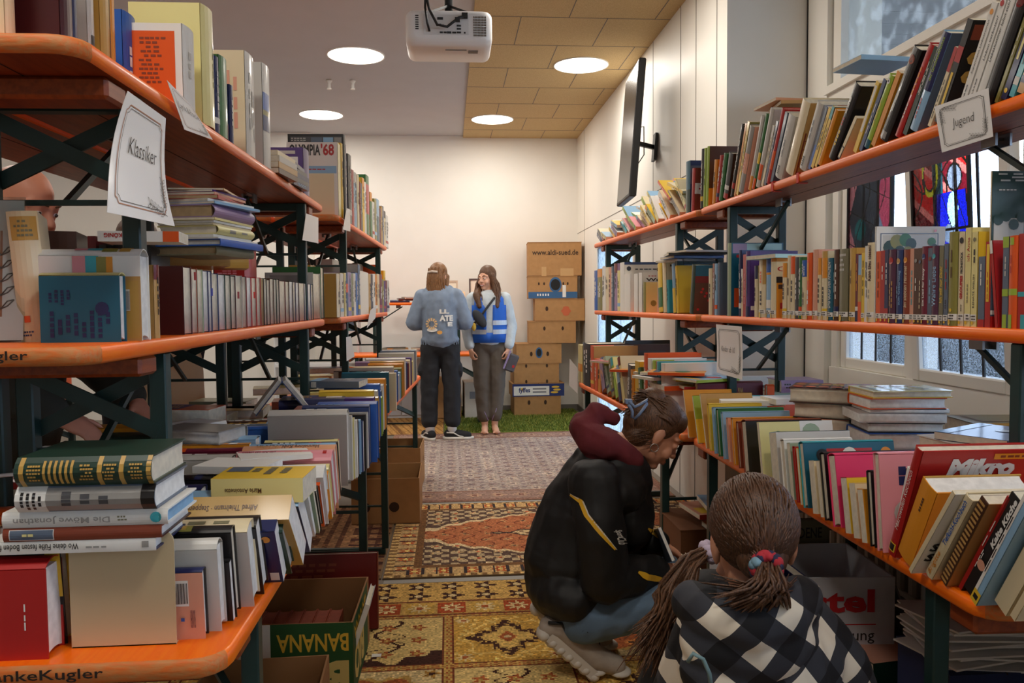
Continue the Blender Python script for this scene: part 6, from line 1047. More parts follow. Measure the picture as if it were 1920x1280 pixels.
# ================================================================ cartons
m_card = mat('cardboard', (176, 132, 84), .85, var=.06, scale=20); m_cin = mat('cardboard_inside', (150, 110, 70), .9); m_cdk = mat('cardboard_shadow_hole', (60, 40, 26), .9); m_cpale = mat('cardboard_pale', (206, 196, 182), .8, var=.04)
def carton(x, y, z, w, d, h, rz, label, m=None, open_=False, holes=(), band=None, flaps=0, dec=None, group=None, t=.006, tape=False):
    """box of corrugated card centred on x, y; local front faces -y"""
    o = empty('carton', (x, y, z), rz); tag(o, label, 'box', group); m = m or m_card; mb = MB(); X, Y = w/2, d/2
    mb.box((-X, -Y, 0), (X, Y, t), m_cin)
    mb.box((-X, -Y, t), (X, -Y+t, h), m); mb.box((-X, Y-t, t), (X, Y, h), m); mb.box((-X, -Y+t, t), (-X+t, Y-t, h), m); mb.box((X-t, -Y+t, t), (X, Y-t, h), m)
    part(mb, 'body', o)
    if not open_:
        mb = MB(); mb.box((-X-.004, -Y-.004, h-.001), (X+.004, Y+.004, h+.004), m); mb.box((-.0015, -Y-.0045, h-.0005), (.0015, Y+.0045, h+.0045), m_cdk); part(mb, 'lid', o)
    for k in range(flaps):
        mb = MB(); s = (-1, 1)[k % 2]
        if k < 2: mb.X = Matrix.Translation((s*X, 0, h)) @ Matrix.Rotation(s*rad(50), 4, 'Y'); mb.box((-.003, -Y, 0), (.003, Y, min(.14, w/2)), m)
        else: mb.X = Matrix.Translation((0, s*Y, h)) @ Matrix.Rotation(-s*rad(40), 4, 'X'); mb.box((-X, -.003, 0), (X, .003, min(.14, d/2)), m)
        part(mb, 'flap', o)
    if holes:
        for face, a, b, r in holes:
            mb = MB()
            q = [(a+r*cos(2*pi*k/14), b+r*(1.7 if r < .018 else 1)*sin(2*pi*k/14)) for k in range(14)]
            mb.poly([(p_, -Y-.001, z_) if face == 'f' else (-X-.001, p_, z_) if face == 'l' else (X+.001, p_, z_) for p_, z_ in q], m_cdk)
            part(mb, 'hand_hole', o)
    if dec:
        mb = MB(); dec(mb, X, Y, h); part(mb, 'print', o)
    return o
blk = mat('box_ink', (60, 42, 28), .8); blu = mat('box_blue', (52, 96, 140), .7); navy_ = mat('box_navy', (34, 52, 110), .7); ylw = mat('box_yellow', (228, 186, 60), .7); wht = mat('box_white', (232, 230, 224), .7); grn = mat('box_green', (34, 84, 40), .7); rdm = mat('box_red', (200, 34, 40), .7); crm = mat('box_tape', (196, 156, 104), .5)
fr = lambda Y, e=.0012: (lambda a, b: (a, -Y-e, b))
def put_(mb, Y, x0, z0, x1, z1, m, e=.0008): mb.poly([(x0, -Y-e, z0), (x1, -Y-e, z0), (x1, -Y-e, z1), (x0, -Y-e, z1)], m)
def dtop(mb, X, Y, h): mb.text(fr(Y), 'www.aldi-sued.de', -X*.85, h*.62, X*.88, h*.78, blk, .02); put_(mb, Y, -X*.5, -.002, -X*.32, h*.27, crm); put_(mb, Y, X*.2, -.002, X*.7, h*.22, crm)
def dchi(mb, X, Y, h):
    put_(mb, Y, -X, .005, X, h*.3, blu); mb.poly([(.03+.07*cos(2*pi*k/24), -Y-.0016, h*.62+h*.34*sin(2*pi*k/24)) for k in range(24)], blu); mb.poly([(.03+.055*cos(2*pi*k/24), -Y-.002, h*.62+h*.25*sin(2*pi*k/24)) for k in range(24)], mat('box_skyblue', (120, 160, 190), .7))
    for k in range(5): put_(mb, Y, -.18+k*.03, h*.12, -.165+k*.03, h*.22, wht, .0016)
    put_(mb, Y, .11, h*.06, .15, h*.6, wht, .002)
def dov(mb, X, Y, h): mb.poly([(.0+.04*cos(2*pi*k/24), -Y-.001, h*.55+h*.28*sin(2*pi*k/24)) for k in range(24)], blu); mb.poly([(.0+.028*cos(2*pi*k/24), -Y-.0014, h*.55+h*.2*sin(2*pi*k/24)) for k in range(24)], mat('box_skyblue', (0, 0, 0)))
def dfyf(mb, X, Y, h):
    put_(mb, Y, -X, .0, X, h, navy_); put_(mb, Y, -X*.95, h*.08, X*.42, h*.8, wht, .0012); mb.text(fr(Y, .002), 'fyffes', -X*.76, h*.2, -X*.32, h*.7, navy_, .03); mb.poly([(-X*.62+.02*cos(2*pi*k/16), -Y-.0016, h*.55+.02*sin(2*pi*k/16)) for k in range(16)], ylw)
    for k in range(2): put_(mb, Y, -X*.22, h*(.28+.25*k), X*.3, h*(.4+.25*k), mat('box_greyink', (130, 130, 136), .7), .0016)
    for s, z in ((.62, .3), (.72, .5), (.66, .72)): mb.poly([(X*s+.045*cos(2*pi*k/14), -Y-.0014, h*z+.012*sin(2*pi*k/14)) for k in range(14)], ylw)
def dred(mb, X, Y, h): mb.poly([(.07+.05*cos(2*pi*k/20)*(1+.2*cos(6*pi*k/10)), -Y-.001, h*.45+h*.22*sin(2*pi*k/20)) for k in range(20)], mat('box_redprint', (196, 100, 64), .8))
G = 'cartons stacked at the back wall'; z = .013; TY = 9.28
H2 = lambda x, b=.5: (('f', -x, b, .014), ('f', x, b, .014))
for w, h, dx, dec, hol, lab in ((.54, .215, 1.0, None, (('f', -.1, .15, .016), ('f', .09, .15, .016)), 'plain carton with two round holes, bottom of the tower'), (.60, .145, 1.01, dfyf, (), 'blue and white banana carton in the tower, second from the floor'), (.52, .22, .99, None, (('f', -.12, .2, .013), ('f', .12, .2, .013), ('f', -.12, .02, .013), ('f', .12, .02, .013)), 'plain carton right above the blue and white banana carton'), (.52, .225, 1.02, dov, (('f', -.09, .11, .016), ('f', .1, .11, .016)), 'carton with a blue oval print between two holes'),
 (.54, .25, 1.19, None, (('f', -.09, .17, .014), ('f', .12, .17, .014)), 'carton with two slot holes, midway up the tower'), (.57, .25, 1.28, dred, (('f', -.15, .14, .016), ('l', 0, .14, .014)), 'carton with a faint red print, third from the top of the tower'), (.56, .255, 1.20, dchi, (('f', -.16, .17, .010), ('f', -.10, .17, .010), ('f', .12, .17, .010), ('f', .17, .17, .010)), 'torn carton with a blue oval badge, second from the top of the tower'), (.61, .38, 1.225, dtop, (), 'large carton with a web address printed across its top edge, top of the tower')):
    carton(dx, TY, z, w, .38, h, rad(-3 if dx > 1.1 else 2), lab, holes=hol, dec=dec, group=G); z += h+.0055
# boxes on the floor along the left tables
def dban(mb, X, Y, h):
    put_(mb, Y, -X, 0, -.02, h, wht); put_(mb, Y, -.02, 0, X, h, grn)
    mb.text(fr(Y, .002), 'BANANA', .0, h*.62, X*.94, h*.86, ylw, .02, rot=2); mb.text(fr(Y, .002), 'BIO', .01, h*.02, X*.94, h*.5, mat('box_gold', (214, 196, 120), .7), .06, rot=2); mb.text(fr(Y, .002), 'PREMIUM', -X*.8, h*.7, -.06, h*.84, grn, .01, rot=2)
    R_ = lambda a, b: (X+.0015, a, b); mb.poly([(X+.0008, -Y, 0), (X+.0008, Y*.75, 0), (X+.0008, Y*.75, h), (X+.0008, -Y, h)], grn); mb.text(R_, 'BIO', -Y*.9, h*.1, Y*.2, h*.62, mat('box_gold', (0, 0, 0)), .05, rot=2); mb.text(R_, 'BANANA', -Y*.9, h*.7, Y*.5, h*.9, ylw, .02, rot=2)
carton(-.575, 2.86, .010, .50, .44, .25, rad(-1), 'open green and white banana carton under the near left table', open_=True, dec=dban, m=mat('cardboard_brown', (150, 106, 64), .85))
flb = 'in the green banana carton'
for k in range(8): book(mbasis((-.78+k*.047, 2.70, .018), (1, 0, 0), (0, 1, 0), (0, 0, 1)), .045, .16, .28, 'rust', hard=True, place=flb, row=flb, vis=.8, dec=[], pg='rust')
book(Matrix.Translation((-.385, 2.70, .03)) @ Matrix.Rotation(.33, 4, 'Y') @ mbasis((0, 0, 0), (1, 0, 0), (0, 1, 0), (0, 0, 1)), .018, .28, .2, 'white', hard=True, place=flb, desc='tilted black and white book', front='black', back='white', vis=1.5)
carton(-.56, 2.33, .010, .36, .3, .21, rad(2), 'small brown carton in front of the banana carton', open_=True, m=mat('cardboard_brown', (0, 0, 0)))
book(mbasis((-.66, 2.25, .02), (1, 0, 0), (0, 1, 0), (0, 0, 1)), .2, .15, .14, 'rust', hard=True, place='in the small brown carton by the banana carton', dec=[])
book(Matrix.Translation((-.80, 3.18, .012)) @ Matrix.Rotation(rad(-6), 4, 'X') @ mbasis((0, 0, 0), (0, 1, 0), (-1, 0, 0), (0, 0, 1)) @ Matrix.Translation((0, -.5, 0)), .03, .30, .48, 'dred', hard=True, place='on the carpet behind the banana carton', desc='large dark red album leaning', vis=2, back='dred', dec=[R('B', .04, .8, .1, .88, 'brown'), LN('B', .25, .3, .7, .9, 8, 'rust')])
carton(-.385, 4.95, .010, .40, .46, .27, 0, 'open brown carton with round holes beside the far left table leg', open_=True, holes=(('f', -.12, .1, .03), ('f', .05, .1, .03), ('r', .0, .12, .02)), flaps=0)
carton(-.42, 5.75, .010, .44, .42, .30, rad(-2), 'open carton of books behind the one with round holes', open_=True, holes=(('r', .05, .18, .02),))
for k, c in enumerate(('black', 'amber', 'lilac', 'navy')): book(mbasis((-.56+k*.08, 5.6, .02), (1, 0, 0), (0, 1, 0), (0, 0, 1)), .06, .24+.015*(k == 0), .2, c, hard=True, place='in the carton behind the one with round holes', row='fc', dec=[])
book(mbasis((-.50, 4.85, .02), (1, 0, 0), (0, 1, 0), (0, 0, 1)), .25, .18, .2, 'cream', hard=False, place='in the carton with round holes', dec=[])
mb = MB(); o_ = carton(-.74, 2.18, .010, .5, .34, .09, 0, 'flat pale box of papers under the near left table', m=m_cpale)
# boxes on the right
def dmov(mb, X, Y, h):
    mb.text(fr(Y, .002), 'prostel', -X*.95, h*.68, X*.74, h*.91, rdm, .035); put_(mb, Y, -X*.9, h*.635, X*.76, h*.642, rdm); mb.text(fr(Y, .002), 'Spedition · Lagerung', -X*.95, h*.49, X*.74, h*.60, m_ink, .0); mb.text(fr(Y, .002), 'Backnang', -X*.8, h*.27, X*.74, h*.45, m_ink, .03); put_(mb, Y, -X*.9, h*.12, X*.6, h*.27, rdm); mb.text(fr(Y, .002), '12-29', X*.1, h*.15, X*.58, h*.24, wht, .0)
m_mv = mat('moving_box_white', (206, 206, 212), .7, var=.02)
carton(1.17, 2.60, .010, .50, .36, .42, rad(-4), 'white moving box with red lettering on the floor under the window table', m=m_mv, open_=True, dec=dmov, flaps=0, t=.007)
mb = MB(); mb.X = Matrix.Translation((1.42, 2.60, .42)) @ Matrix.Rotation(rad(-4), 4, 'Z') @ Matrix.Rotation(rad(158), 4, 'Y'); mb.box((0, -.19, 0), (.006, .19, .22), mat('moving_box_inside', (120, 116, 110), .8))
fo = mb.build('flap', None); 
for r_ in [o for o in COL.objects if o.name.startswith('carton') and o.get('label', '').startswith('white moving')]: fo.parent = r_; fo.matrix_parent_inverse = (Matrix.Translation((1.17, 2.60, .010)) @ Matrix.Rotation(rad(-4), 4, 'Z')).inverted()
pmv = 'in the white moving box'
book(mbasis((1.08, 2.66, .06), (1, 0, 0), (0, 1, 0), (0, 0, 1)) @ Matrix.Rotation(.0, 4, 'X'), .03, .36, .12, 'red', hard=False, place=pmv, row=pmv); book(Matrix.Translation((1.15, 2.58, .03)) @ Matrix.Rotation(-.25, 4, 'Y'), .035, .4, .2, 'lgrey', hard=True, place=pmv, row=pmv, pg='lgrey'); book(Matrix.Translation((1.26, 2.55, .03)) @ Matrix.Rotation(-.3, 4, 'Y'), .03, .37, .2, 'navy', hard=True, place=pmv, row=pmv)
book(Matrix.Translation((1.10, 2.86, .30)) @ mbasis((0, 0, 0), (0, 1, 0), (-1, 0, 0), (0, 0, 1)) @ Matrix.Translation((-.03, -.3, 0)), .025, .20, .30, 'khaki', hard=True, place='behind the white moving box', desc='grey book reading DAS GOLDENE', back='khaki', vis=1.5, dec=[T('B', 'DAS GOLDENE', .1, .66, .9, .86, 'ink', 0), LN('B', .1, .3, .9, .5, 1, 'ink')])
carton(1.05, 1.83, .010, .34, .30, .20, rad(30), 'small open brown carton before the white moving box', open_=True, m=mat('cardboard_rust', (146, 84, 48), .85))
book(Matrix.Translation((1.04, 1.72, .06)) @ Matrix.Rotation(rad(-35), 4, 'Z') @ Matrix.Rotation(rad(62), 4, 'X') @ mbasis((-.1, 0, 0), (0, -1, 0), (1, 0, 0), (0, 0, 1)), .012, .26, .2, 'green', hard=False, place='in the small brown carton on the right', desc='green puzzle booklet reading RÄTSEL in red', vis=2, front='green', dec=[T('F', 'RÄTSEL', .1, .62, .95, .78, 'red', 0, .06), T('F', 'BUCH', .1, .45, .75, .6, 'red', 0, .06), DISC('F', .25, .88, .1, 'blue'), DISC('F', .25, .3, .14, 'skin'), R('F', .5, .1, .95, .4, 'yellow')])
flat(1.42, 2.42, .012, .2, .34, .24, 'dgreen', rad(8), 'standing on the floor right of the white moving box', hard=True, front='dgreen', vis=1.3, desc='dark green picture book with pale title', dec=[R('F', .0, .5, .6, 1, 'salmon'), LN('F', .2, .15, .7, .4, 2, 'lgrey', 1)])
# loose sheets at the lower right
ps = empty('paper_stack', (1.42, 2.03, .352)); tag(ps, 'untidy stack of spare shelf signs under the near end of the right table', 'paper stack'); rr = random.Random(9)
for k in range(11):
    mb = MB(); mb.X = Matrix.Translation((rr.uniform(-.02, .02), rr.uniform(-.02, .02), .011*k)) @ Matrix.Rotation(rr.uniform(-.25, .25), 4, 'Z') @ Matrix.Rotation(rr.uniform(-.04, .04), 4, 'X'); mb.box((-.15, -.11, 0), (.15, .11, .005), m_paper)
    if k == 10:
        mb.tube([(-.09, -.05, .0058), (-.07, -.03, .0058), (-.06, .0, .0058), (-.03, -.02, .0058)], .0015, m_ink, 4); mb.tube([(.02, -.08, .0058), (.03, .03, .0058), (.1, .06, .0058)], .001, m_copper, 4)
    part(mb, 'sheet', ps)
carton(1.42, 2.03, .010, .30, .24, .337, 0, 'navy carton under the stack of spare signs', m=mat('box_navy_full', (28, 44, 90), .7))
# kids' books boxes beyond the crouching woman
mcb = mat('cardboard_dark', (118, 74, 42), .9)
carton(1.22, 3.35, .010, .56, .34, .36, 0, 'brown carton of picture books behind the crouching woman, upper one', open_=False, m=mcb)
for k, (c, f, rz, x, z) in enumerate((('red', 'salmon', .1, 1.15, .42), ('dblue', 'lblue', -.1, 1.2, .455), ('lblue', 'dblue', -.25, 1.28, .47), ('turq', 'amber', .05, 1.2, .375))): flat(x, 3.28-.05*k, z, .02, .30, .22, c, rz, 'lying on the cartons of picture books', hard=False, front=f, vis=1.2, dec=[DISC('F', .3, .3, .15, 'amber'), DISC('F', .6, .6, .15, 'red'), R('F', .1, .7, .5, .95, 'yellow')])
carton(.98, 2.86, .010, .34, .26, .24, 0, 'open carton by the right table leg, before the crouching woman', open_=True, m=mcb)
book(mbasis((.86, 2.80, .02), (1, 0, 0), (0, 1, 0), (0, 0, 1)), .03, .30, .16, 'orange', hard=False, place='in the carton before the crouching woman'); book(Matrix.Translation((.95, 2.80, .02)) @ Matrix.Rotation(-.2, 4, 'Y'), .02, .32, .2, 'pale', hard=True, place='in the carton before the crouching woman', front='cream', back='cream'); book(mbasis((1.06, 2.95, .02), (0, -1, 0), (1, 0, 0), (0, 0, 1)), .02, .26, .2, 'red', hard=False, place='beside the right table leg', desc='red booklet with a pale scalloped seal', vis=1.5, dec=[DISC('F', .6, .5, .3, 'lgrey'), LN('F', .1, .85, .3, .92, 1, 'white')])
# ================================================================ window sill, stained glass
flat(1.90, 2.62, .8205, .075, .28, .2, 'gold', rad(-6), 'lying on the window sill', desc='large tan gift book like a box with a framed spine', hard=True, front='khaki', back='gold', vis=2, dec=[R('S', .12, .03, .88, .97, 'brown'), R('S', .17, .04, .83, .96, 'gold'), R('F', .15, .15, .85, .85, 'brown'), R('F', .2, .2, .8, .8, 'khaki')])
flat(1.84, 2.46, .8205, .03, .16, .14, 'cream', 0, 'beside the tan gift book on the window sill')
ro = empty('fabric_bag', (1.58, 1.98, .822)); tag(ro, 'pale patterned fabric case with red ribbon by the big red cookery book', 'bag')
mb = MB(); mb.box((-.07, -.05, 0), (.07, .05, .20), mat('case_aqua', (156, 204, 196), .8, var=.12, scale=60), .02); part(mb, 'body', ro)
mb = MB(); mb.tube([(-.07, -.052, .08), (-.06, -.056, .15), (.0, -.056, .17), (.05, -.052, .16)], .008, mat('ribbon_red', (0, 0, 0)), 6); part(mb, 'ribbon', ro)
mb = MB(); mb.box((-.05, -.0525, .10), (.07, -.0505, .165), mat('case_label', (222, 206, 190), .8)); part(mb, 'label_panel', ro)
def sglass(name, label, x, y0, y1, z0, z1, fn, tilt=0):
    """leaded picture pane hung in front of the casement: coloured cells in dark lead"""
    o = empty(name, (x, y0, z0)); o.rotation_euler = (0, -tilt, 0); tag(o, label, 'stained glass', 'stained glass panels in the window')
    n, m = 110, 76; W_, H_ = y1-y0, z1-z0; mb = MB(); ld = mat('lead_came', (24, 24, 26), .5, metal=.4)
    cols = {}
    for i in range(n):
        for j in range(m):
            u, v = 1-(j+.5)/m, (i+.5)/n; c = fn(u, v)
            mt_ = ld if c is None else pane('stained_%d_%d_%d' % c, tuple(q*.8 for q in c), .95, 30)
            a, b, c0, d0 = W_*j/m, W_*(j+1)/m, H_*i/n, H_*(i+1)/n; mb.poly([(0, a, c0), (0, b, c0), (0, b, d0), (0, a, d0)], mt_)
    part(mb, 'leaded_glass', o); mb = MB()
    for a in (0, W_): mb.box((-.006, a-.006, 0), (.006, a+.006, H_), ld)
    for a in (0, H_): mb.box((-.006, 0, a-.006), (.006, W_, a+.006), ld)
    part(mb, 'frame', o)
    for a in (.03, W_-.03): mb = MB(); mb.tube([(0, a, H_), (.035, a, H_+.10)], .002, ld, 5); part(mb, 'hanger', o)
def sg2(u, v):
    """abstract leaded picture: figure in a blue robe under a golden ring, on red"""
    E = lambda cx, cy, rx, ry: ((u-cx)/rx)**2+((v-cy)/ry)**2
    if E(.76, .66, .13, .10) < 1: return None if E(.76, .66, .11, .085) > 1 else ((150, 152, 156) if abs(u-.74) > .02 else (90, 92, 98))
    if .5 < E(.34, .72, .16, .18) < .85 and (u > .25 or v > .7): return (222, 200, 40)
    if E(.34, .72, .16, .18) <= .85 and E(.34, .72, .16, .18) > .42: return None
    if E(.14, .18, .13, .13) < 1: return None if E(.14, .18, .115, .115) > 1 or abs(u-.13) < .015 else (190, 176, 150)
    R_ = abs(u-.68)/(.34*(1-.45*max(0, v-.1)))
    if v < .56 and R_ < 1:
        if R_ > .92 or abs(math.sin(u*14+v*9)) < .09 or abs(v-.3) < .012: return None
        if E(.72, .44, .09, .12) < 1: return (190, 235, 205)
        if E(.68, .27, .14, .07) < 1: return (110, 116, 124)
        return (14, 22, 150) if v > .25 or u > .55 else (30, 100, 200)
    if abs(math.sin(u*7+math.sin(v*8)*1.3)) < .10 or abs(math.sin(v*9+math.sin(u*6))) < .07: return None
    k = math.sin(u*5+v*11)
    if v > .82: return (26, 44, 46)
    if .38 < u < .56 and v > .42: return (22, 70, 72)
    return (214, 34, 30) if k > .1 else (240, 120, 100) if k > -.5 else (120, 14, 26)
def sg1(u, v):
    E = lambda cx, cy, rx, ry: ((u-cx)/rx)**2+((v-cy)/ry)**2
    if abs(math.sin(u*9+math.sin(v*6)*1.5)) < .09 or abs(math.sin(v*10+u*3)) < .05: return None
    if u < .12+.08*math.sin(v*9): return (240, 130, 120)
    if E(.3, .42, .13, .1) < 1: return (20, 100, 90)
    if u > .8+.1*math.sin(v*7): return (110, 30, 40)
    return (66, 66, 68) if math.sin(u*8+v*5) > 0 else (46, 46, 50)
sglass('stained_glass_panel', 'dark grey leaded glass panel with a salmon edge, in the closed casement', XW+.03, 3.58, 3.98, 1.44, 1.96, sg1)
sglass('stained_glass_panel', 'leaded glass panel in red and deep blue, in the tilted casement', XW-.05, 2.88, 3.25, 1.42, 1.97, sg2, .055)
# ================================================================ back shelf behind the two women
table((.62, 9.05), (-1.15, 9.05), -1, 'orange table against the back wall behind the women', .5, legs=(.3, None), group='beer tables at the back wall')
bench((.56, 9.12), (-1.15, 9.12), ZT, -1, 'orange bench raised on the back wall table', legs=(.45, None), H=.55, group='beer benches at the back wall')
PQ = 'on the raised bench at the back wall'
for k, (x, t, h, d, c) in enumerate(((-.55, .03, .22, .16, 'navy'), (-.48, .03, .2, .15, 'maroon'), (-.40, .025, .24, .16, 'grey'), (-.2, .02, .24, .17, 'white'), (-.18, .02, .22, .16, 'cream'), (-.22, .02, .2, .15, 'dgrey'), (-.02, .11, .16, .1, 'gold'), (.12, .12, .12, .1, 'cream'))): flat(x, 9.0-.0+.22, 1.32+.02*(k % 3 if k < 6 else 0), t, h, d, c, .2*(k % 3), PQ, row=PQ, vis=.6)
for x, w, h, c, l in ((-.08, .24, .2, 'silver framed picture standing behind the denim hoodie'), (.48, .28, .24, 'dark framed picture standing behind the woman in the blue vest')) if 0 else ((-.06, .24, .24, 'silver framed picture standing behind the denim hoodie'), (.42, .28, .26, 'dark framed picture standing beside the woman in the blue vest')) if 0 else (): pass
for x, w, h, dk, l in ((-.02, .26, .25, 0, 'pale framed picture standing behind the denim hoodie'), (.40, .32, .27, 1, 'dark framed picture standing between the two women')):
    o_ = empty('picture_frame', (x, 9.28, 1.322)); o_.rotation_euler = (rad(-8), 0, 0); tag(o_, l, 'picture frame'); mf = mat('frame_dark' if dk else 'frame_pale', (72, 54, 50) if dk else (190, 170, 150), .5); mb = MB()
    for a, b in (((-w/2, -.008, 0), (w/2, .008, .018)), ((-w/2, -.008, h-.018), (w/2, .008, h)), ((-w/2, -.008, .018), (-w/2+.018, .008, h-.018)), ((w/2-.018, -.008, .018), (w/2, .008, h-.018))): mb.box(a, b, mf)
    part(mb, 'frame', o_); mb = MB(); mb.box((-w/2+.017, .0, .017), (w/2-.017, .004, h-.017), mat('picture_mount', (224, 214, 196), .7)); mb.box((-w/4, -.001, h*.3), (w/4, .0, h*.7), mat('picture_print', (206, 188, 160), .7)); part(mb, 'picture', o_)
PW = 'lying on the back wall table'
for k, (x, t, h, d, c, rz) in enumerate(((-.62, .04, .26, .19, 'khaki', 0), (-.60, .02, .24, .17, 'tan', .3), (-.33, .02, .24, .17, 'white', .5), (-.28, .02, .26, .17, 'brown', .7), (-.15, .03, .22, .16, 'tan', .1), (.5, .05, .22, .16, 'grey', 0), (.45, .03, .2, .15, 'white', .3))): flat(x, 9.16, ZT+.02*(k % 2), t, h, d, c, rz, PW, row=PW, vis=.6)
carton(-.02, 9.18, .013, .30, .34, .44, 0, 'brown carton under the back table, behind the black trousers', m=m_card)
carton(.34, 9.15, .013, .36, .36, .40, rad(3), 'pale printed carton under the back table, between the two women', m=m_cpale, dec=lambda mb, X, Y, h: (put_(mb, Y, -X*.7, h*.55, X*.4, h*.75, mat('box_greyink', (0, 0, 0))), put_(mb, Y, X*.55, 0, X*.62, h, crm)))
cb = empty('cupboard', (-.55, 9.33, .0)); tag(cb, 'low white cupboard under the back table, left of the black trousers', 'cupboard')
mb = MB(); mb.box((-.4, -.2, 0), (.4, .2, .70), mat('melamine_white', (226, 228, 230), .4), .004); part(mb, 'body', cb)
for s in (-1, 1):
    mb = MB(); mb.box((s*.2-.195, -.218, .04), (s*.2+.195, -.202, .69), mat('melamine_white', (0, 0, 0)), .004); d_ = part(mb, 'door', cb); mb = MB(); mb.box((-s*.03+s*.32-.006, -.228, .45), (-s*.03+s*.32+.006, -.219, .55), m_steel); part(mb, 'handle', d_)
cabn = carton(1.26, 7.2, .010, .16, .2, .2, .2, 'small carton on the mauve carpet edge behind the crouching woman', open_=True)
# far left room: another row of shelves with books
FA, FB = (-2.5, 3.2), (-2.5, 5.4)
table((-2.35, 3.2), (-2.35, 5.4), -1, 'orange table of the second bookshelf aisle, seen through the near shelves', .6, group='beer tables of the second aisle')
bench(FA, FB, ZT, -1, 'orange bench of the second bookshelf aisle, seen through the near shelves', group='beer benches of the second aisle')
r9 = random.Random(21); y = 3.25
while y < 5.2:
    t = r9.uniform(.02, .045); book(mbasis((-2.51, y, ZM), (0, 1, 0), (-1, 0, 0), (0, 0, 1)), t, r9.uniform(.18, .24), .15, r9.choice(('red', 'orange', 'cream', 'lblue', 'dblue', 'white', 'grey', 'brown', 'tan', 'amber')), hard=False, place='in the second aisle', row='second', vis=.25, dec=[]); y += t
y = 3.25
while y < 5.2:
    t = r9.uniform(.03, .05); book(mbasis((-2.37, y, ZT), (0, 1, 0), (-1, 0, 0), (0, 0, 1)), t, r9.uniform(.18, .24), .15, r9.choice(('red', 'orange', 'cream', 'cream', 'white', 'grey', 'tan', 'amber')), hard=False, place='in the second aisle', row='second', vis=.25, dec=[]); y += t
sh = empty('bookcase', (-1.46, 9.1, 0)); tag(sh, 'white shelf unit at the back wall, seen under the left middle benches', 'bookcase')
mb = MB(); msh = mat('melamine_white', (0, 0, 0))
for z_ in (.1, .62, .98): mb = MB(); mb.box((-.45, -.15, z_), (.45, .15, z_+.03), msh); part(mb, 'shelf_board', sh)
for x in (-.46, .45): mb = MB(); mb.box((x, -.15, .005), (x+.012, .15, 1.3), msh); part(mb, 'side_panel', sh); x = -1.88
while x < -1.06:
    t = r9.uniform(.02, .04); book(mbasis((x, 9.0, 1.012), (1, 0, 0), (0, 1, 0), (0, 0, 1)), t, r9.uniform(.2, .26), .14, r9.choice(('navy', 'lgrey', 'orange', 'green', 'purple', 'red', 'cream', 'pale', 'slate', 'salmon')), hard=False, place='on the white shelf unit', row='white shelf', vis=.3, dec=[]); x += t
# ================================================================ people
def cap(mb, pts, rr, n=14):
    """tapered rounded limb through points"""
    pts = [Vector(p) for p in pts]; rr = rr if isinstance(rr, (list, tuple)) else [rr]*len(pts)
    for (a, b), (ra, rb) in zip(zip(pts, pts[1:]), zip(rr, rr[1:])): mb.tube([a, b], [ra, rb], None, n)
    for p, r in zip(pts, rr): mb.ball(p, r, None, n, 8)
def fuse(mb, name, m, parent=None, voxel=.008, smooth=6, label=None, facemat=None, fold=None):
    """melt the collected volumes into one continuous skin"""
    me = bpy.data.meshes.new(name); me.from_pydata(mb.V, [], mb.F); t = bpy.data.objects.new(name, me); COL.objects.link(t)
    r = t.modifiers.new('r', 'REMESH'); r.mode = 'VOXEL'; r.voxel_size = voxel
    s = t.modifiers.new('s', 'SMOOTH'); s.iterations = smooth; s.factor = .5
    dg = bpy.context.evaluated_depsgraph_get(); ev = t.evaluated_get(dg); out = bpy.data.meshes.new_from_object(ev)
    bpy.data.objects.remove(t); out.materials.clear(); ms = m if isinstance(m, list) else [m]
    for x in ms: out.materials.append(x)
    out.polygons.foreach_set('use_smooth', [True]*len(out.polygons))
    if facemat: out.polygons.foreach_set('material_index', [facemat(p.center) for p in out.polygons])
    if fold:
        from mathutils import noise
        n = len(out.vertices); co = np.empty(n*3, np.float32); no = np.empty(n*3, np.float32); out.vertices.foreach_get('co', co); out.vertices.foreach_get('normal', no); co = co.reshape(-1, 3); no = no.reshape(-1, 3)
        ds = np.array([(1-2*abs(noise.noise(Vector((x*fold[1], y*fold[1], z*fold[1]*.6)))))*.7+.3*noise.noise(Vector((x, y, z))*fold[1]*2.3) for x, y, z in co.tolist()], np.float32)
        out.vertices.foreach_set('co', (co+no*(fold[0]*ds)[:, None]).ravel())
    out.update(); out.name = name; o = bpy.data.objects.new(name, out); COL.objects.link(o)
    if parent: o.parent = parent
    if label: o['label'] = label
    return o
def sk(name, c): return mat(name, c, .5, var=.05, scale=18)
skin_a = sk('skin_fair', (222, 170, 142)); skin_b = sk('skin_warm', (206, 146, 116)); skin_m = sk('skin_ruddy', (212, 142, 112)); m_eye = mat('eye_white', (232, 228, 222), .25); m_iris = mat('eye_iris', (60, 48, 40), .2); m_lip = mat('lip', (176, 92, 84), .5); m_teeth = mat('teeth', (236, 232, 224), .35)
hair_b = stripes('hair_brown', (58, 38, 25), (118, 80, 52), 70, (6, 6, .6), .5, .2); hair_d = stripes('hair_dark_brown', (50, 31, 20), (104, 68, 44), 80, (5, 5, .7), .52, .15); hair_l = stripes('hair_light_brown', (92, 62, 38), (158, 112, 70), 70, (6, 6, .6), .42, .3)
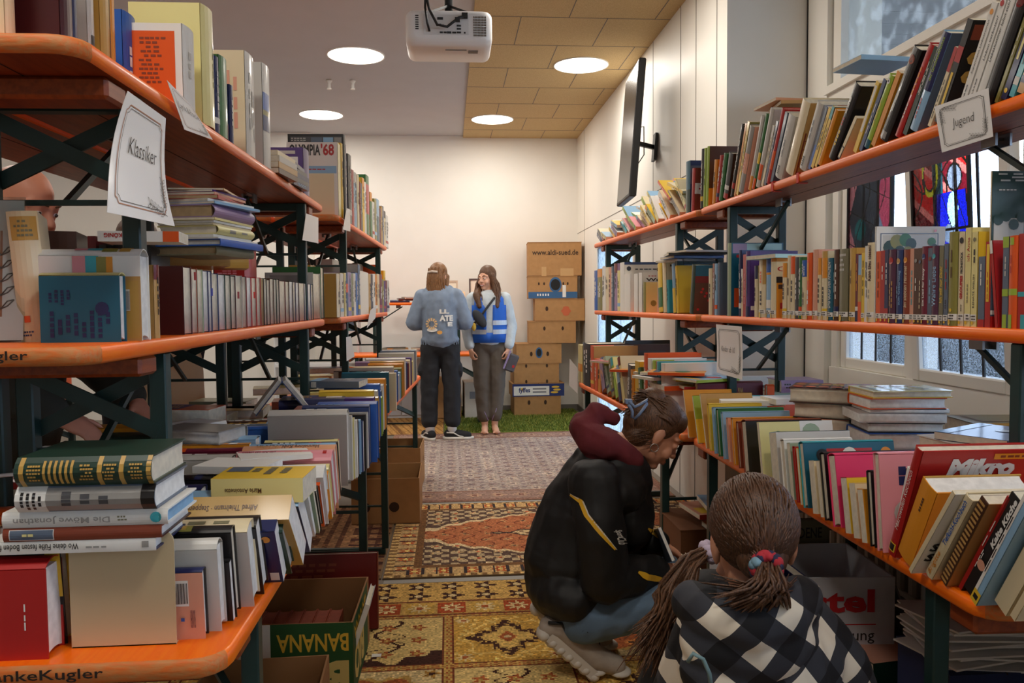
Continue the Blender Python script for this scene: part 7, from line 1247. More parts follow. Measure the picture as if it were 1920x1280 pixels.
def head(mb, c, R, s=1.0, ears=True):
    """skull, face, nose, brow, cheeks, lips, ears; head faces -y before R turns it"""
    c = Vector(c); T_ = lambda p: c+R @ (Vector(p)*s)
    E = lambda p, r: mb.ball(T_(p), tuple(x*s for x in r), None, 18, 12, R)
    E((0, .014, .032), (.072, .092, .086)); E((0, -.028, -.028), (.058, .060, .082)); E((0, -.056, -.094), (.026, .026, .020)); E((0, -.012, -.07), (.052, .055, .035))
    cap(mb, [T_((0, -.086, .012)), T_((0, -.106, -.026))], [.009*s, .0125*s], 10)
    for q in (-1, 1):
        E((q*.011, -.096, -.029), (.009, .010, .008)); cap(mb, [T_((q*.012, -.085, .024)), T_((q*.034, -.080, .028)), T_((q*.054, -.062, .022))], [.007*s, .008*s, .007*s], 8)
        E((q*.037, -.058, -.036), (.026, .024, .026)); E((q*.031, -.0765, .003), (.017, .010, .012))
        if ears: E((q*.074, .012, -.008), (.011, .020, .032)); E((q*.072, .008, -.036), (.008, .012, .013))
    cap(mb, [T_((-.02, -.083, -.060)), T_((0, -.089, -.058)), T_((.02, -.083, -.060))], [.005*s, .007*s, .005*s], 8); cap(mb, [T_((-.017, -.083, -.070)), T_((0, -.088, -.071)), T_((.017, -.083, -.070))], [.005*s, .007*s, .005*s], 8)
def face_parts(parent, c, R, s=1.0, smile=False, brow=None):
    c = Vector(c); T_ = lambda p: c+R @ (Vector(p)*s)
    for q in (-1, 1):
        mb = MB(); mb.ball(T_((q*.031, -.0795, .003)), (.0115*s, .0095*s, .0075*s), m_eye, 12, 8, R); mb.ball(T_((q*.031-.002, -.0870, .003)), (.0055*s, .004*s, .0055*s), m_iris, 10, 6, R); part(mb, 'eye', parent)
        mb = MB(); mb.tube([T_((q*.014, -.0935, .027)), T_((q*.034, -.0885, .032)), T_((q*.052, -.071, .026))], [.003*s, .0036*s, .002*s], brow or hair_b, 6); part(mb, 'eyebrow', parent)
    mb = MB(); w = .025 if smile else .017
    mb.tube([T_((-w, -.0845, -.060 if smile else -.064)), T_((0, -.0955, -.0615)), T_((w, -.0845, -.060 if smile else -.064))], [.002*s, .0042*s, .002*s], m_lip, 8); mb.tube([T_((-w*.9, -.084, -.063)), T_((0, -.0945, -.0735 if smile else -.0695)), T_((w*.9, -.084, -.063))], [.002*s, .0042*s, .002*s], m_lip, 8)
    if smile: mb.tube([T_((-.016, -.090, -.065)), T_((0, -.0958, -.067)), T_((.016, -.090, -.065))], [.0018*s, .0036*s, .0018*s], m_teeth, 8)
    part(mb, 'mouth', parent)
def hand(mb, w, d, n, s=1.0, curl=.5, flip=1, spread=.0):
    """palm and five separate fingers from wrist w along d; n = back of the hand; flip picks the thumb's side"""
    w, d, n = Vector(w), Vector(d).normalized(), Vector(n); n = (n-d*n.dot(d)).normalized(); sd = d.cross(n)*flip
    R = Matrix((sd, d, n)).transposed()
    mb.ball(w+d*.045*s, (.040*s, .052*s, .016*s), None, 14, 10, R); cap(mb, [w-d*.02*s, w+d*.02*s], [.027*s, .026*s])
    for k, (o_, L, r) in enumerate(((.030, .070, .0088), (.0105, .078, .009), (-.0095, .072, .0087), (-.028, .056, .0078))):
        p = w+d*(.085-.004*abs(k-1))*s+sd*o_*s; a = 0; P = [p-d*.02*s, p]; dd = d+sd*spread*(1.5-k)*.12
        for f, c_ in ((.45, .7), (.32, 1.0), (.23, .8)): a += curl*c_; p = p+(dd*cos(a)-n*sin(a)).normalized()*L*f*s; P.append(p)
        cap(mb, P, [r*s, r*s, r*.97*s, r*.9*s, r*.75*s], 8)
    p = w+d*.022*s+sd*.030*s; P = [p]; a = 0
    for L, t in ((.032, .75), (.028, .45), (.022, .2)): a += curl*.3; p = p+(d*cos(t)+sd*sin(t)-n*.35*curl).normalized()*L*s; P.append(p)
    cap(mb, P, [.013*s, .0105*s, .0095*s, .0075*s], 8)
def rot(z=0, x=0, y=0): return Matrix.Rotation(z, 3, 'Z') @ Matrix.Rotation(x, 3, 'X') @ Matrix.Rotation(y, 3, 'Y')
def strands(mb, roots, tip, m, n, r0, seed, spread=.02, sag=.03, k=7):
    rs = random.Random(seed)
    for _ in range(n):
        a = roots(rs); b = tip(rs, a); P = []
        for i in range(k): t = i/(k-1); P.append(Vector(a).lerp(Vector(b), t)+Vector((rs.uniform(-1, 1), rs.uniform(-1, 1), rs.uniform(-1, 1)))*spread*.15+Vector((0, 0, -sag*4*t*(1-t))))
        mb.tube(P, [r0*(.5+.5*math.sin(pi*min(1, .15+i/(k-1)*.8))) for i in range(k)], m, 4, False)
# ---------------------------------------------------------------- woman in the denim-blue hoodie, from behind
def woman_back():
    mb = MB(); Rh = rot(rad(150), rad(4)); hc = (.0, .0, 1.555)
    head(mb, hc, Rh, .98); cap(mb, [(0, .0, 1.36), (0, .0, 1.48)], [.06, .054])
    cap(mb, [(0, 0, 1.30), (0, 0, 1.12), (0, 0, .94)], [.13, .12, .13]); 
    for s in (-1, 1):
        cap(mb, [(s*.16, 0, 1.36), (s*.225, .0, 1.13), (s*.10, .21, 1.10)], [.05, .042, .028]); hand(mb, (s*.10, .21, 1.10), (-s*.6, .5, .3), (0, .3, 1), .9, .6, -s)
        cap(mb, [(s*.085, 0, .92), (s*.10, 0, .50), (s*.105, -.02, .09)], [.085, .055, .036])
        d = Vector((s*.35-.05, .6 if s < 0 else -.1, 0)).normalized() if 0 else (Vector((-.35, .9, 0)).normalized() if s < 0 else Vector((.96, .1, 0)).normalized())
        cap(mb, [Vector((s*.105, -.02, .045))-d*.03, Vector((s*.105, -.02, .03))+d*.15], [.036, .03])
    b = fuse(mb, 'person', skin_a, None, .009); b.location = (-.085, 7.66, .008); tag(b, 'woman in a washed blue hoodie and black trousers, her back turned', 'person')
    den = mat('denim_sweat', (128, 144, 166), .9, var=.12, scale=14, bump=.25); mb = MB()
    cap(mb, [(0, 0, 1.33), (0, .0, 1.15), (0, 0, .99)], [.165, .168, .165]); mb.ball((0, -.01, 1.30), (.20, .13, .13), None, 18, 12); mb.ball((0, 0, .955), (.185, .14, .05), None, 18, 10)
    for s in (-1, 1): cap(mb, [(s*.155, 0, 1.36), (s*.245, .0, 1.12), (s*.13, .19, 1.10)], [.082, .075, .055])
    mb.ball((0, -.075, 1.375), (.115, .075, .075), None, 18, 12); cap(mb, [(-.09, .02, 1.43), (0, -.05, 1.42), (.09, .02, 1.43)], [.045, .05, .045])
    h = fuse(mb, 'hoodie', den, b, .010, 8, fold=(.008, 9)); mb = MB()
    for k in range(26): a = 2*pi*k/26; mb.box((.178*cos(a)-.004, .135*sin(a)-.004, .91), (.178*cos(a)+.004, .135*sin(a)+.004, .955), den)
    part(mb, 'hem_rib', h)
    # print on the back: white letters and a daisy
    P = lambda a, c_: (a, -math.sqrt(max(0.0004, .0289-(a*.92)**2))-.010, c_); pw = mat('print_white', (232, 230, 224), .8); mb = MB()
    mb.text(P, 'ATE', -.0, 1.135, .125, 1.19, pw, .06); mb.text(P, 'LL', .0, 1.205, .09, 1.245, pw, .05); mb.text(P, 'E', .075, 1.085, .12, 1.125, pw, .06)
    po, pp = mat('print_peach', (236, 196, 140), .8), mat('print_apricot', (232, 172, 92), .8)
    for k in range(12): a = 2*pi*k/12; mb.poly([P(-.075+.028*cos(a-.18), 1.11+.028*sin(a-.18)), P(-.075+.055*cos(a-.16), 1.11+.055*sin(a-.16)), P(-.075+.055*cos(a+.16), 1.11+.055*sin(a+.16)), P(-.075+.028*cos(a+.18), 1.11+.028*sin(a+.18))], po)
    mb.poly([P(-.07+.05*cos(2*pi*k/18), 1.055+.02*sin(2*pi*k/18)) for k in range(18)], pw); mb.poly([P(-.0+.025*cos(2*pi*k/14), 1.03+.018*sin(2*pi*k/14)) for k in range(14)], pp)
    part(mb, 'back_print', h)
    blk_ = mat('trouser_black', (34, 36, 42), .85, var=.2, scale=10, bump=.3); mb = MB(); mb.ball((0, 0, .90), (.165, .125, .10), None, 18, 12)
    for s in (-1, 1): cap(mb, [(s*.085, 0, .88), (s*.108, 0, .50), (s*.110, -.015, .18)], [.10, .082, .078]); mb.ball((s*.19, .0, .66), (.022, .06, .07), None)
    fuse(mb, 'trousers', blk_, b, .010, 8, fold=(.009, 10))
    for s in (-1, 1):
        d = Vector((-.35, .9, 0)).normalized() if s < 0 else Vector((.96, -.06, 0)).normalized(); an = Vector((s*.105, -.02, 0)); mb = MB(); mb.tube([an+Vector((0, 0, .07)), an+Vector((0, 0, .17))], [.044, .046], mat('sock_white', (228, 226, 226), .9), 14); part(mb, 'sock', b)
        mb = MB(); cap(mb, [an-d*.035+Vector((0, 0, .05)), an+d*.05+Vector((0, 0, .048)), an+d*.15+Vector((0, 0, .035))], [.046, .044, .038]); sh = fuse(mb, 'shoe', mat('shoe_black', (28, 29, 34), .8), b, .006, 4)
        mb = MB(); sdv = Vector((-d.y, d.x, 0)); n = 18; mb.loft([[an+d*.058+d*.15*cos(2*pi*k/n)+sdv*.052*sin(2*pi*k/n)+Vector((0, 0, z_)) for k in range(n)] for z_ in (.001, .026)], mat('shoe_sole', (226, 222, 214), .7)); part(mb, 'sole', sh)
        mb = MB(); q = -1 if sdv.y > 0 else 1; f = lambda t, z_: an+d*t+sdv*q*.0455+Vector((0, 0, z_)); mb.tube([f(-.05, .07), f(.02, .065), f(.07, .035), f(.11, .03)], .006, mat('shoe_sole', (0, 0, 0)), 6); part(mb, 'side_stripe', sh)
    # hair: half tied up with a clip
    mb = MB(); c = Vector(hc); E = lambda p, r: mb.ball(c+Rh @ Vector(p), r, None, 18, 12, Rh)
    E((0, .022, .042), (.084, .102, .094)); E((0, .06, -.02), (.086, .07, .12)); E((0, .075, -.12), (.085, .055, .10)); E((-.03, .07, -.20), (.055, .04, .07)); E((.04, .07, -.19), (.04, .035, .06)); cap(mb, [c+Rh @ Vector((.075, -.02, 0)), c+Rh @ Vector((.085, .0, -.16))], [.025, .02]); cap(mb, [c+Rh @ Vector((-.075, -.02, 0)), c+Rh @ Vector((-.085, .02, -.18))], [.025, .02])
    hr = fuse(mb, 'hair', hair_l, b, .008, 4); mb = MB(); rs = random.Random(4)
    for k in range(60):
        a = rs.uniform(-1.4, 1.4); p = c+Rh @ Vector((.085*math.sin(a), .03+.09*cos(a), rs.uniform(-.02, .08))); e = c+Rh @ Vector((.10*math.sin(a)+rs.uniform(-.01, .01), .02+.09*cos(a), rs.uniform(-.25, -.12))); mb.tube([p, p.lerp(e, .5)+Rh @ Vector((0, .012, 0)), e], [.006, .008, .002], hair_l, 5, False)
    part(mb, 'loose_strands', hr); mb = MB(); mb.tube([c+Rh @ Vector((-.05, .115, .03)), c+Rh @ Vector((0, .132, .035)), c+Rh @ Vector((.05, .115, .03))], .012, mat('clip_pale', (206, 190, 176), .4), 8); part(mb, 'hair_clip', hr)
woman_back()
# ---------------------------------------------------------------- woman in the blue vest
def woman_vest():
    mb = MB(); Rh = rot(rad(-38), rad(3)); hc = (-.02, -.01, 1.535); k = 1
    head(mb, hc, Rh, .97); cap(mb, [(0, .01, 1.34), (-.01, .0, 1.46)], [.056, .05]); cap(mb, [(0, 0, 1.27), (0, 0, 1.10), (0, 0, .92)], [.125, .115, .13])
    for s in (-1, 1):
        cap(mb, [(s*.16, .0, 1.33), (s*.205, .02, 1.07), (s*.185, -.07, .83)], [.046, .038, .025]); hand(mb, (s*.185, -.07, .83), (-s*.15, -.1, -1), (s*.8, -.5, 0), .92, .9, s)
        cap(mb, [(s*.08, 0, .88), (s*.07, -.01, .48), (s*.05, .01, .07)], [.085, .052, .034]); cap(mb, [(s*.05, .02, .035), (s*.055, -.10, .028), (s*.06, -.155, .018)], [.034, .034, .022])
        for t in range(5): cap(mb, [(s*(.028+.016*t), -.15+.006*t, .014), (s*(.028+.016*t), -.178+.008*t, .011)], [.009, .007], 8)
    b = fuse(mb, 'person', skin_a, None, .007, 4); b.location = (.40, 8.0, .016); tag(b, 'barefoot smiling woman in a blue vest, facing the woman in the hoodie', 'person'); face_parts(b, hc, Rh, .97, True)
    sw = mat('sweater_ice', (196, 206, 212), .95, var=.08, scale=20, bump=.4); mb = MB(); cap(mb, [(0, 0, 1.28), (0, 0, 1.08), (0, 0, .95)], [.15, .14, .145]); mb.ball((0, 0, 1.29), (.185, .115, .10), None, 18, 12); cap(mb, [(-.055, .0, 1.385), (0, -.045, 1.375), (.055, .0, 1.385), (0, .05, 1.385), (-.055, 0, 1.385)], .025)
    for s in (-1, 1): cap(mb, [(s*.155, 0, 1.33), (s*.218, .02, 1.06), (s*.195, -.06, .875)], [.072, .066, .05])
    fuse(mb, 'sweater', sw, b, .009, 6, fold=(.005, 12))
    bv = mat('vest_blue', (24, 96, 200), .6, var=.1, scale=6, bump=.25); mb = MB(); N = 36
    def ring(z, rx, ry, dz=0): return [(rx*cos(2*pi*i/N), ry*sin(2*pi*i/N), z) for i in range(N)]
    rings = [ring(.90, .192, .150), ring(1.0, .186, .152), ring(1.1, .182, .152), ring(1.2, .186, .150), ring(1.27, .192, .146), ring(1.335, .188, .128), ring(1.375, .150, .098)]
    Rv = [[mb.v(p) for p in r] for r in rings]
    for j, (A, B) in enumerate(zip(Rv, Rv[1:])):
        for i in range(N):
            a = 2*pi*(i+.5)/N; front = abs(((a-1.5*pi+pi) % (2*pi))-pi)
            if j >= 4 and (abs(cos(a)) > .80): continue
            if front < .09+.10*max(0, j-2) and j != 0: continue
            mb.f((A[i], A[(i+1) % N], B[(i+1) % N], B[i]), bv, True)
    v = part(mb, 'vest', b); sm = v.modifiers.new('thick', 'SOLIDIFY'); sm.thickness = .004
    mb = MB(); rf = mat('reflective_tape', (196, 204, 216), .35, metal=.3)
    for z0, z1 in ((.985, 1.03), (1.075, 1.12)):
        for i in range(N):
            a0, a1 = 2*pi*i/N, 2*pi*(i+1)/N
            if abs((((a0+a1)/2-1.5*pi+pi) % (2*pi))-pi) < .1: continue
            mb.poly([(.192*cos(a0), .156*sin(a0), z0), (.192*cos(a1), .156*sin(a1), z0), (.190*cos(a1), .156*sin(a1), z1), (.190*cos(a0), .156*sin(a0), z1)], rf)
    part(mb, 'reflective_strip', v); tr = mat('trouser_taupe', (98, 90, 82), .85, var=.12, scale=9, bump=.3); mb = MB(); mb.ball((0, 0, .87), (.155, .12, .10), None, 18, 12)
    for s in (-1, 1): cap(mb, [(s*.08, 0, .86), (s*.078, -.01, .48), (s*.058, .005, .16)], [.10, .078, .064])
    fuse(mb, 'trousers', tr, b, .009, 7, fold=(.008, 10)); mb = MB()
    for s in (-1, 1): mb.tube([(s*.105, -.055, .40), (s*.06, -.065, .22), (s*.018, -.05, .12)], .004, mat('seam_lilac', (168, 152, 200), .7), 6)
    part(mb, 'seam_piping', b)
    bag = mat('pouch_black', (52, 54, 58), .8, bump=.2); mb = MB(); mb.tube([(.05, -.135, 1.34), (-.03, -.165, 1.24), (-.12, -.16, 1.12), (-.19, -.08, 1.06), (-.19, .05, 1.08), (-.08, .15, 1.2), (.06, .10, 1.36), (.05, -.135, 1.34)], .012, bag, 6, False); sl = part(mb, 'bag_strap', b)
    mb = MB(); mb.ball((-.10, -.175, 1.14), (.05, .03, .10), bag, 14, 10, rot(0, 0, rad(-35))); mb.ball((-.155, -.175, 1.06), (.022, .022, .04), mat('pouch_yellow', (216, 176, 60), .7), 12, 8); part(mb, 'crossbody_bag', b)
    mb = MB(); c = Vector(hc); E = lambda p, r: mb.ball(c+Rh @ Vector(p), r, None, 18, 12, Rh)
    E((0, .026, .045), (.082, .098, .092)); E((0, .06, -.05), (.08, .06, .12)); 
    for s in (-1, 1): cap(mb, [c+Rh @ Vector((s*.072, .0, .03)), c+Rh @ Vector((s*.088, .01, -.07)), Vector((s*.10-.02, -.07, 1.37)), Vector((s*.085-.01, -.12, 1.26))], [.026, .034, .042, .026])
    hr = fuse(mb, 'hair', hair_b, b, .008, 3); mb = MB(); rs = random.Random(8)
    for k in range(50):
        s = rs.choice((-1, 1)); p = c+Rh @ Vector((s*rs.uniform(.06, .085), rs.uniform(-.02, .06), rs.uniform(-.06, .02))); e = Vector((s*rs.uniform(.05, .13)-.015, rs.uniform(-.15, -.04), rs.uniform(1.22, 1.34))); m_ = p.lerp(e, .5)+Vector((s*.03, -.02, .0)); mb.tube([p, p.lerp(m_, .5)+Vector((s*.012, 0, 0)), m_, m_.lerp(e, .5)-Vector((s*.012, 0, 0)), e], [.006, .009, .008, .007, .003], hair_b, 5, False)
    part(mb, 'loose_strands', hr)
    hp = MB(); o_ = empty('pouch', (.40+.235, 7.89, .76)); tag(o_, 'grey wallet pouch with a red label, held by the woman in blue vest', 'pouch'); o_.rotation_euler = (rad(10), rad(20), rad(20))
    hp.box((-.055, -.02, -.14), (.055, .02, .04), mat('pouch_grey', (84, 80, 84), .8), .015); part(hp, 'body', o_); hp = MB(); hp.box((.01, -.0215, -.09), (.035, -.0202, -.065), mat('label_red', (196, 40, 40), .6)); part(hp, 'label', o_); hp = MB(); hp.box((-.062, -.012, -.13), (-.054, .012, .06), mat('seam_lilac', (0, 0, 0))); part(hp, 'strap', o_)
woman_vest()
# ---------------------------------------------------------------- crouching woman in the black jacket
def woman_crouching():
    Y0 = 2.80; Q = lambda u, v, dy=0: Vector(at_y(u, v, Y0+dy)); OR = Vector((.45, 2.80, .0095)); L = lambda u, v, dy=0: Q(u, v, dy)-OR
    mb = MB(); Rh = rot(rad(97), rad(38)); hc = L(1228, 812, 0)
    head(mb, hc, Rh, 1.0); cap(mb, [L(1130, 868, 0), L(1165, 840, 0), hc+Rh @ Vector((0, .02, -.06))], [.065, .058, .056])
    cap(mb, [L(1120, 930, .0), L(1075, 1040, 0), L(1068, 1105, 0)], [.12, .12, .10])
    hips, knees, ank, toe, balls = {}, {}, {}, {}, {}
    for s in (-1, 1):
        dy = s*.11; hip = Vector((L(1085, 1130).x, dy, .225)); kn = Vector((.335, dy*1.3, .285)); an = Vector((-.07, dy, .185)); bl = Vector((.045, dy, .045)); to = Vector((.115, dy, .028))
        cap(mb, [hip, kn], [.08, .06]); cap(mb, [kn, an], [.055, .034]); cap(mb, [an+Vector((-.02, 0, -.01)), bl, to], [.028, .028, .020]); hips[s], knees[s], ank[s], balls[s], toe[s] = hip, kn, an, bl, to
    shN, elN, wrN = L(1115, 905, -.17), L(1135, 1085, -.20), L(1238, 1070, -.13); shF, elF, wrF = L(1160, 900, .17), L(1185, 1040, .20), L(1236, 1018, .0)
    cap(mb, [shN, elN, wrN], [.048, .04, .027]); cap(mb, [shF, elF, wrF], [.048, .04, .027]); hand(mb, wrN, (.9, .25, -.05), (.1, -.3, 1), .95, .55, 1); hand(mb, wrF, (.85, -.2, -.5), (.3, .3, 1), .95, .6, -1)
    b = fuse(mb, 'person', skin_b, None, .0055, 4); b.location = OR; tag(b, 'crouching woman in a black jacket with yellow piping, browsing low boxes', 'person'); face_parts(b, hc, Rh, 1.0)
    jk = mat('jacket_black', (16, 16, 17), .62, var=.2, scale=7, bump=.35); mb = MB()
    cap(mb, [L(1140, 900, 0), L(1105, 965, 0), L(1076, 1040, 0), L(1066, 1080, 0)], [.155, .175, .178, .155]); mb.ball(L(1135, 905, 0), (.14, .225, .10), None, 18, 12); mb.ball(L(1165, 960, 0), (.11, .17, .14), None, 18, 12); mb.ball(L(1058, 1092, 0), (.135, .235, .105), None, 20, 12)
    cap(mb, [shN, L(1125, 1000, -.205), elN, wrN-Vector((.02, 0, 0))], [.085, .082, .078, .05]); cap(mb, [shF, elF, wrF-Vector((.015, 0, 0))], [.085, .078, .048])
    j = fuse(mb, 'jacket', jk, b, .007, 4, fold=(.012, 8.5)); yl = mat('piping_yellow', (226, 174, 36), .6); pe = mat('piping_white', (214, 210, 200), .6)
    dgr = bpy.context.evaluated_depsgraph_get(); jb = j
    def on_jacket(u, v):
        """point of the jacket seen at photo point (u, v), slightly proud of the cloth"""
        d = Vector(ray(u, v)).normalized(); o0 = CAMC-OR; ok, p, n, _ = jb.ray_cast(o0, d)
        return (p+n*.003) if ok else None
    bpy.context.view_layer.update()
    def band(pts, w, m, name):
        mb = MB(); P = []
        for (u0, v0), (u1, v1) in zip(pts, pts[1:]):
            for i in range(8): P.append((u0+(u1-u0)*i/8, v0+(v1-v0)*i/8))
        P.append(pts[-1]); ed = []
        for i, (u, v) in enumerate(P):
            a, c = P[max(0, i-1)], P[min(len(P)-1, i+1)]; dx, dy = c[0]-a[0], c[1]-a[1]; l = math.hypot(dx, dy) or 1; ww = w*min(1, .35+2.5*min(i, len(P)-1-i)/len(P)); p, q = on_jacket(u-dy/l*ww, v+dx/l*ww), on_jacket(u+dy/l*ww, v-dx/l*ww); ed.append((p, q) if p and q else None)
        for a, c in zip(ed, ed[1:]):
            if a and c and (a[0]-c[0]).length < .08: mb.poly([a[0], c[0], c[1], a[1]], m, True)
        if mb.V: part(mb, name, j)
    band([(1070, 927), (1090, 940), (1100, 965), (1128, 1000), (1153, 1030)], 4.5, yl, 'yellow_piping'); band([(1070, 925), (1094, 940), (1104, 965), (1132, 1000), (1156, 1030)], 1.2, pe, 'white_edge'); band([(1196, 1072), (1215, 1082), (1247, 1086)], 5.5, yl, 'cuff_piping'); band([(1214, 990), (1228, 1000), (1238, 1010)], 4, yl, 'far_cuff_piping'); band([(1153, 838), (1158, 850)], 5, yl, 'shoulder_mark')
    mb = MB(); o_x = on_jacket(1157, 1010)
    def jp(a, z):
        p = on_jacket(a, z); return p if p else o_x
    if o_x: mb.text(lambda a, z: jp(1140+a*30+(1-z)*14, 1022-z*30+a*0), 'Sport', .25, .5, .8, .95, pe, .02, rot=3); mb.text(lambda a, z: jp(1150+a*30+(1-z)*10, 1022-z*30), 'Club', .0, .05, .55, .5, pe, .02, rot=3); part(mb, 'chest_lettering', j)
    mb = MB(); cord = mat('cord_black', (20, 20, 20), .7); p = L(1098, 1150, -.19); mb.tube([p, p+Vector((.0, -.01, -.03)), p+Vector((-.012, -.012, -.055)), p+Vector((.006, -.012, -.035)), p+Vector((.004, -.012, -.06))], .003, cord, 6); part(mb, 'drawcord', j)
    mar = mat('hood_maroon', (104, 34, 40), .9, var=.1, scale=16, bump=.35); mb = MB(); Pn = [L(1186, 862, -.085), L(1140, 835, -.10), L(1108, 822, -.06), L(1098, 800, 0), L(1112, 820, .07), L(1150, 835, .10), L(1195, 860, .08)]; cap(mb, Pn, [.035, .05, .055, .055, .055, .05, .035]); cap(mb, [L(1098, 805, -.03), L(1118, 772, 0), L(1150, 785, .0)], [.05, .034, .02]); cap(mb, [L(1120, 845, -.06), L(1170, 860, -.08), L(1206, 880, -.05)], [.045, .04, .02]); fuse(mb, 'hood', mar, b, .006, 4, fold=(.009, 13))
    jn = mat('jeans_blue', (98, 122, 146), .9, var=.16, scale=11, bump=.3); mb = MB(); mb.ball((L(1088, 1140).x, 0, .225), (.12, .185, .085), None, 18, 12)
    for s in (-1, 1): cap(mb, [hips[s], knees[s]], [.098, .082]); cap(mb, [knees[s], ank[s]+Vector((.03, 0, .02))], [.07, .058])
    fuse(mb, 'jeans', jn, b, .008, 5, fold=(.007, 11))
    for s in (-1, 1):
        an, bl, to = ank[s], balls[s], toe[s]; mb = MB(); cap(mb, [an+Vector((-.045, 0, .0)), an+Vector((0, 0, .0)), bl+Vector((0, 0, .025)), to+Vector((.0, 0, .012))], [.040, .050, .045, .036]); sh = fuse(mb, 'shoe', mat('shoe_grey', (168, 156, 144), .85, var=.1, scale=30), b, .006, 4)
        d = (bl-an).normalized(); nrm = Vector((-.83, 0, -.55)); mb = MB(); ss = mat('sole_offwhite', (206, 198, 186), .7)
        for i in range(7):
            t = i/6; p = (an+Vector((-.055, 0, -.01))).lerp(bl+Vector((.0, 0, -.02)), t) if t < 1 else bl+Vector((.0, 0, -.02))
            mb.ball(p+Vector((-.012, 0, -.010)), (.026, .046, .024), ss, 12, 8)
        mb.bar(an+Vector((-.05, 0, -.02)), bl+Vector((-.012, 0, -.022)), .078, .036, ss, (.83, 0, .55)); cap_pts = [bl+Vector((0, 0, -.018)), to+Vector((.015, 0, -.010))]
        for p in cap_pts: mb.ball(p, (.040, .044, .016), ss, 12, 8)
        so = part(mb, 'sole', sh); mb = MB(); dk = mat('lace_dark', (40, 40, 42), .7)
        for i in range(4): p = an.lerp(bl, .35+.17*i)+Vector((.040, 0, .030)); mb.tube([p+Vector((0, -.028, -.01)), p+Vector((.008, 0, .004)), p+Vector((0, .028, -.01))], .004, dk, 5)
        mb.tube([an+Vector((-.055, s*.035, .03)), an+Vector((-.01, s*.05, .03)), an+Vector((.02, s*.049, -.02))], .006, dk, 5); part(mb, 'laces', sh)
    # hair pinned up with a claw clip
    mb = MB(); E = lambda p, r: mb.ball(hc+Rh @ Vector(p), r, None, 20, 14, Rh)
    E((0, .030, .040), (.083, .098, .090)); E((0, .085, .015), (.062, .05, .075)); E((.0, .075, .10), (.045, .05, .035)); E((0, .055, -.05), (.066, .05, .05))
    E((0, -.012, .075), (.070, .070, .055)); hr = fuse(mb, 'hair', hair_b, b, .006, 3); mb = MB(); rs = random.Random(2)
    for k in range(260):
        a = rs.uniform(-1.5, 1.5); t0 = rs.uniform(-.1, 1.35); r0 = 1.02; p = Vector((.084*math.sin(a)*cos(t0-.4), -.052+.0*a, .04+.085*math.sin(t0))); 
        A = hc+Rh @ Vector((.083*math.sin(a), -.045+.03*abs(a), .045+.075*cos(a))); B = hc+Rh @ Vector((rs.uniform(-.03, .03), .125+rs.uniform(-.01, .02), .03+rs.uniform(-.05, .06))); M_ = hc+Rh @ Vector((.086*math.sin(a)*1.04, .045, .045+.092*cos(a))); mb.tube([A, A.lerp(M_, .5)+(M_-hc).normalized()*.006, M_, M_.lerp(B, .6)+(M_-hc).normalized()*.006, B], [.0015, .0025, .003, .0025, .0015], hair_b, 4, False)
    for k in range(30): A = hc+Rh @ Vector((-.07, rs.uniform(.0, .07), rs.uniform(-.05, -.01))); B = A+Rh @ Vector((rs.uniform(-.01, .01), rs.uniform(.02, .05), rs.uniform(-.05, -.01))); mb.tube([A, B], [.0015, .0007], hair_b, 4, False)
    part(mb, 'loose_strands', hr); cl = mat('claw_clip_blue', (112, 130, 160), .35); mb = MB(); W_ = lambda u, v: L(u, v, -.085)
    for a, c in ((((1176, 752), (1196, 768), (1216, 752), (1212, 764), (1184, 790), (1190, 776), (1182, 766), (1176, 752))),) if 0 else (): pass
    mb.tube([W_(u, v) for u, v in ((1180, 752), (1190, 763), (1202, 757), (1214, 749), (1213, 757), (1201, 774), (1190, 786), (1185, 782), (1186, 772), (1182, 763), (1178, 758))], .0055, cl, 8); mb.box(W_(1174, 757), W_(1186, 749)+Vector((0, .03, 0)), cl); part(mb, 'claw_clip', hr)
    mb = MB(); n = 20; e = hc+Rh @ Vector((-.080, .004, -.05)); mb.tube([e+Vector((.014*cos(2*pi*k/n), 0, .014*math.sin(2*pi*k/n))) for k in range(n+1)], .0018, mat('earring_silver', (200, 196, 190), .25, metal=1), 6); part(mb, 'earring', b)
    w = (wrN+wrF)/2+OR; 
    book(Matrix.Translation(w+Vector((.075, -.01, .0))) @ Matrix.Rotation(rad(-20), 4, 'Y') @ Matrix.Rotation(rad(70), 4, 'X') @ mbasis((-.05, 0, -.08), (1, 0, 0), (0, 1, 0), (0, 0, 1)), .012, .17, .12, 'slate', hard=False, pg='pagew', place='in the hands of the crouching woman', desc='thin booklet held open', vis=3)
woman_crouching()
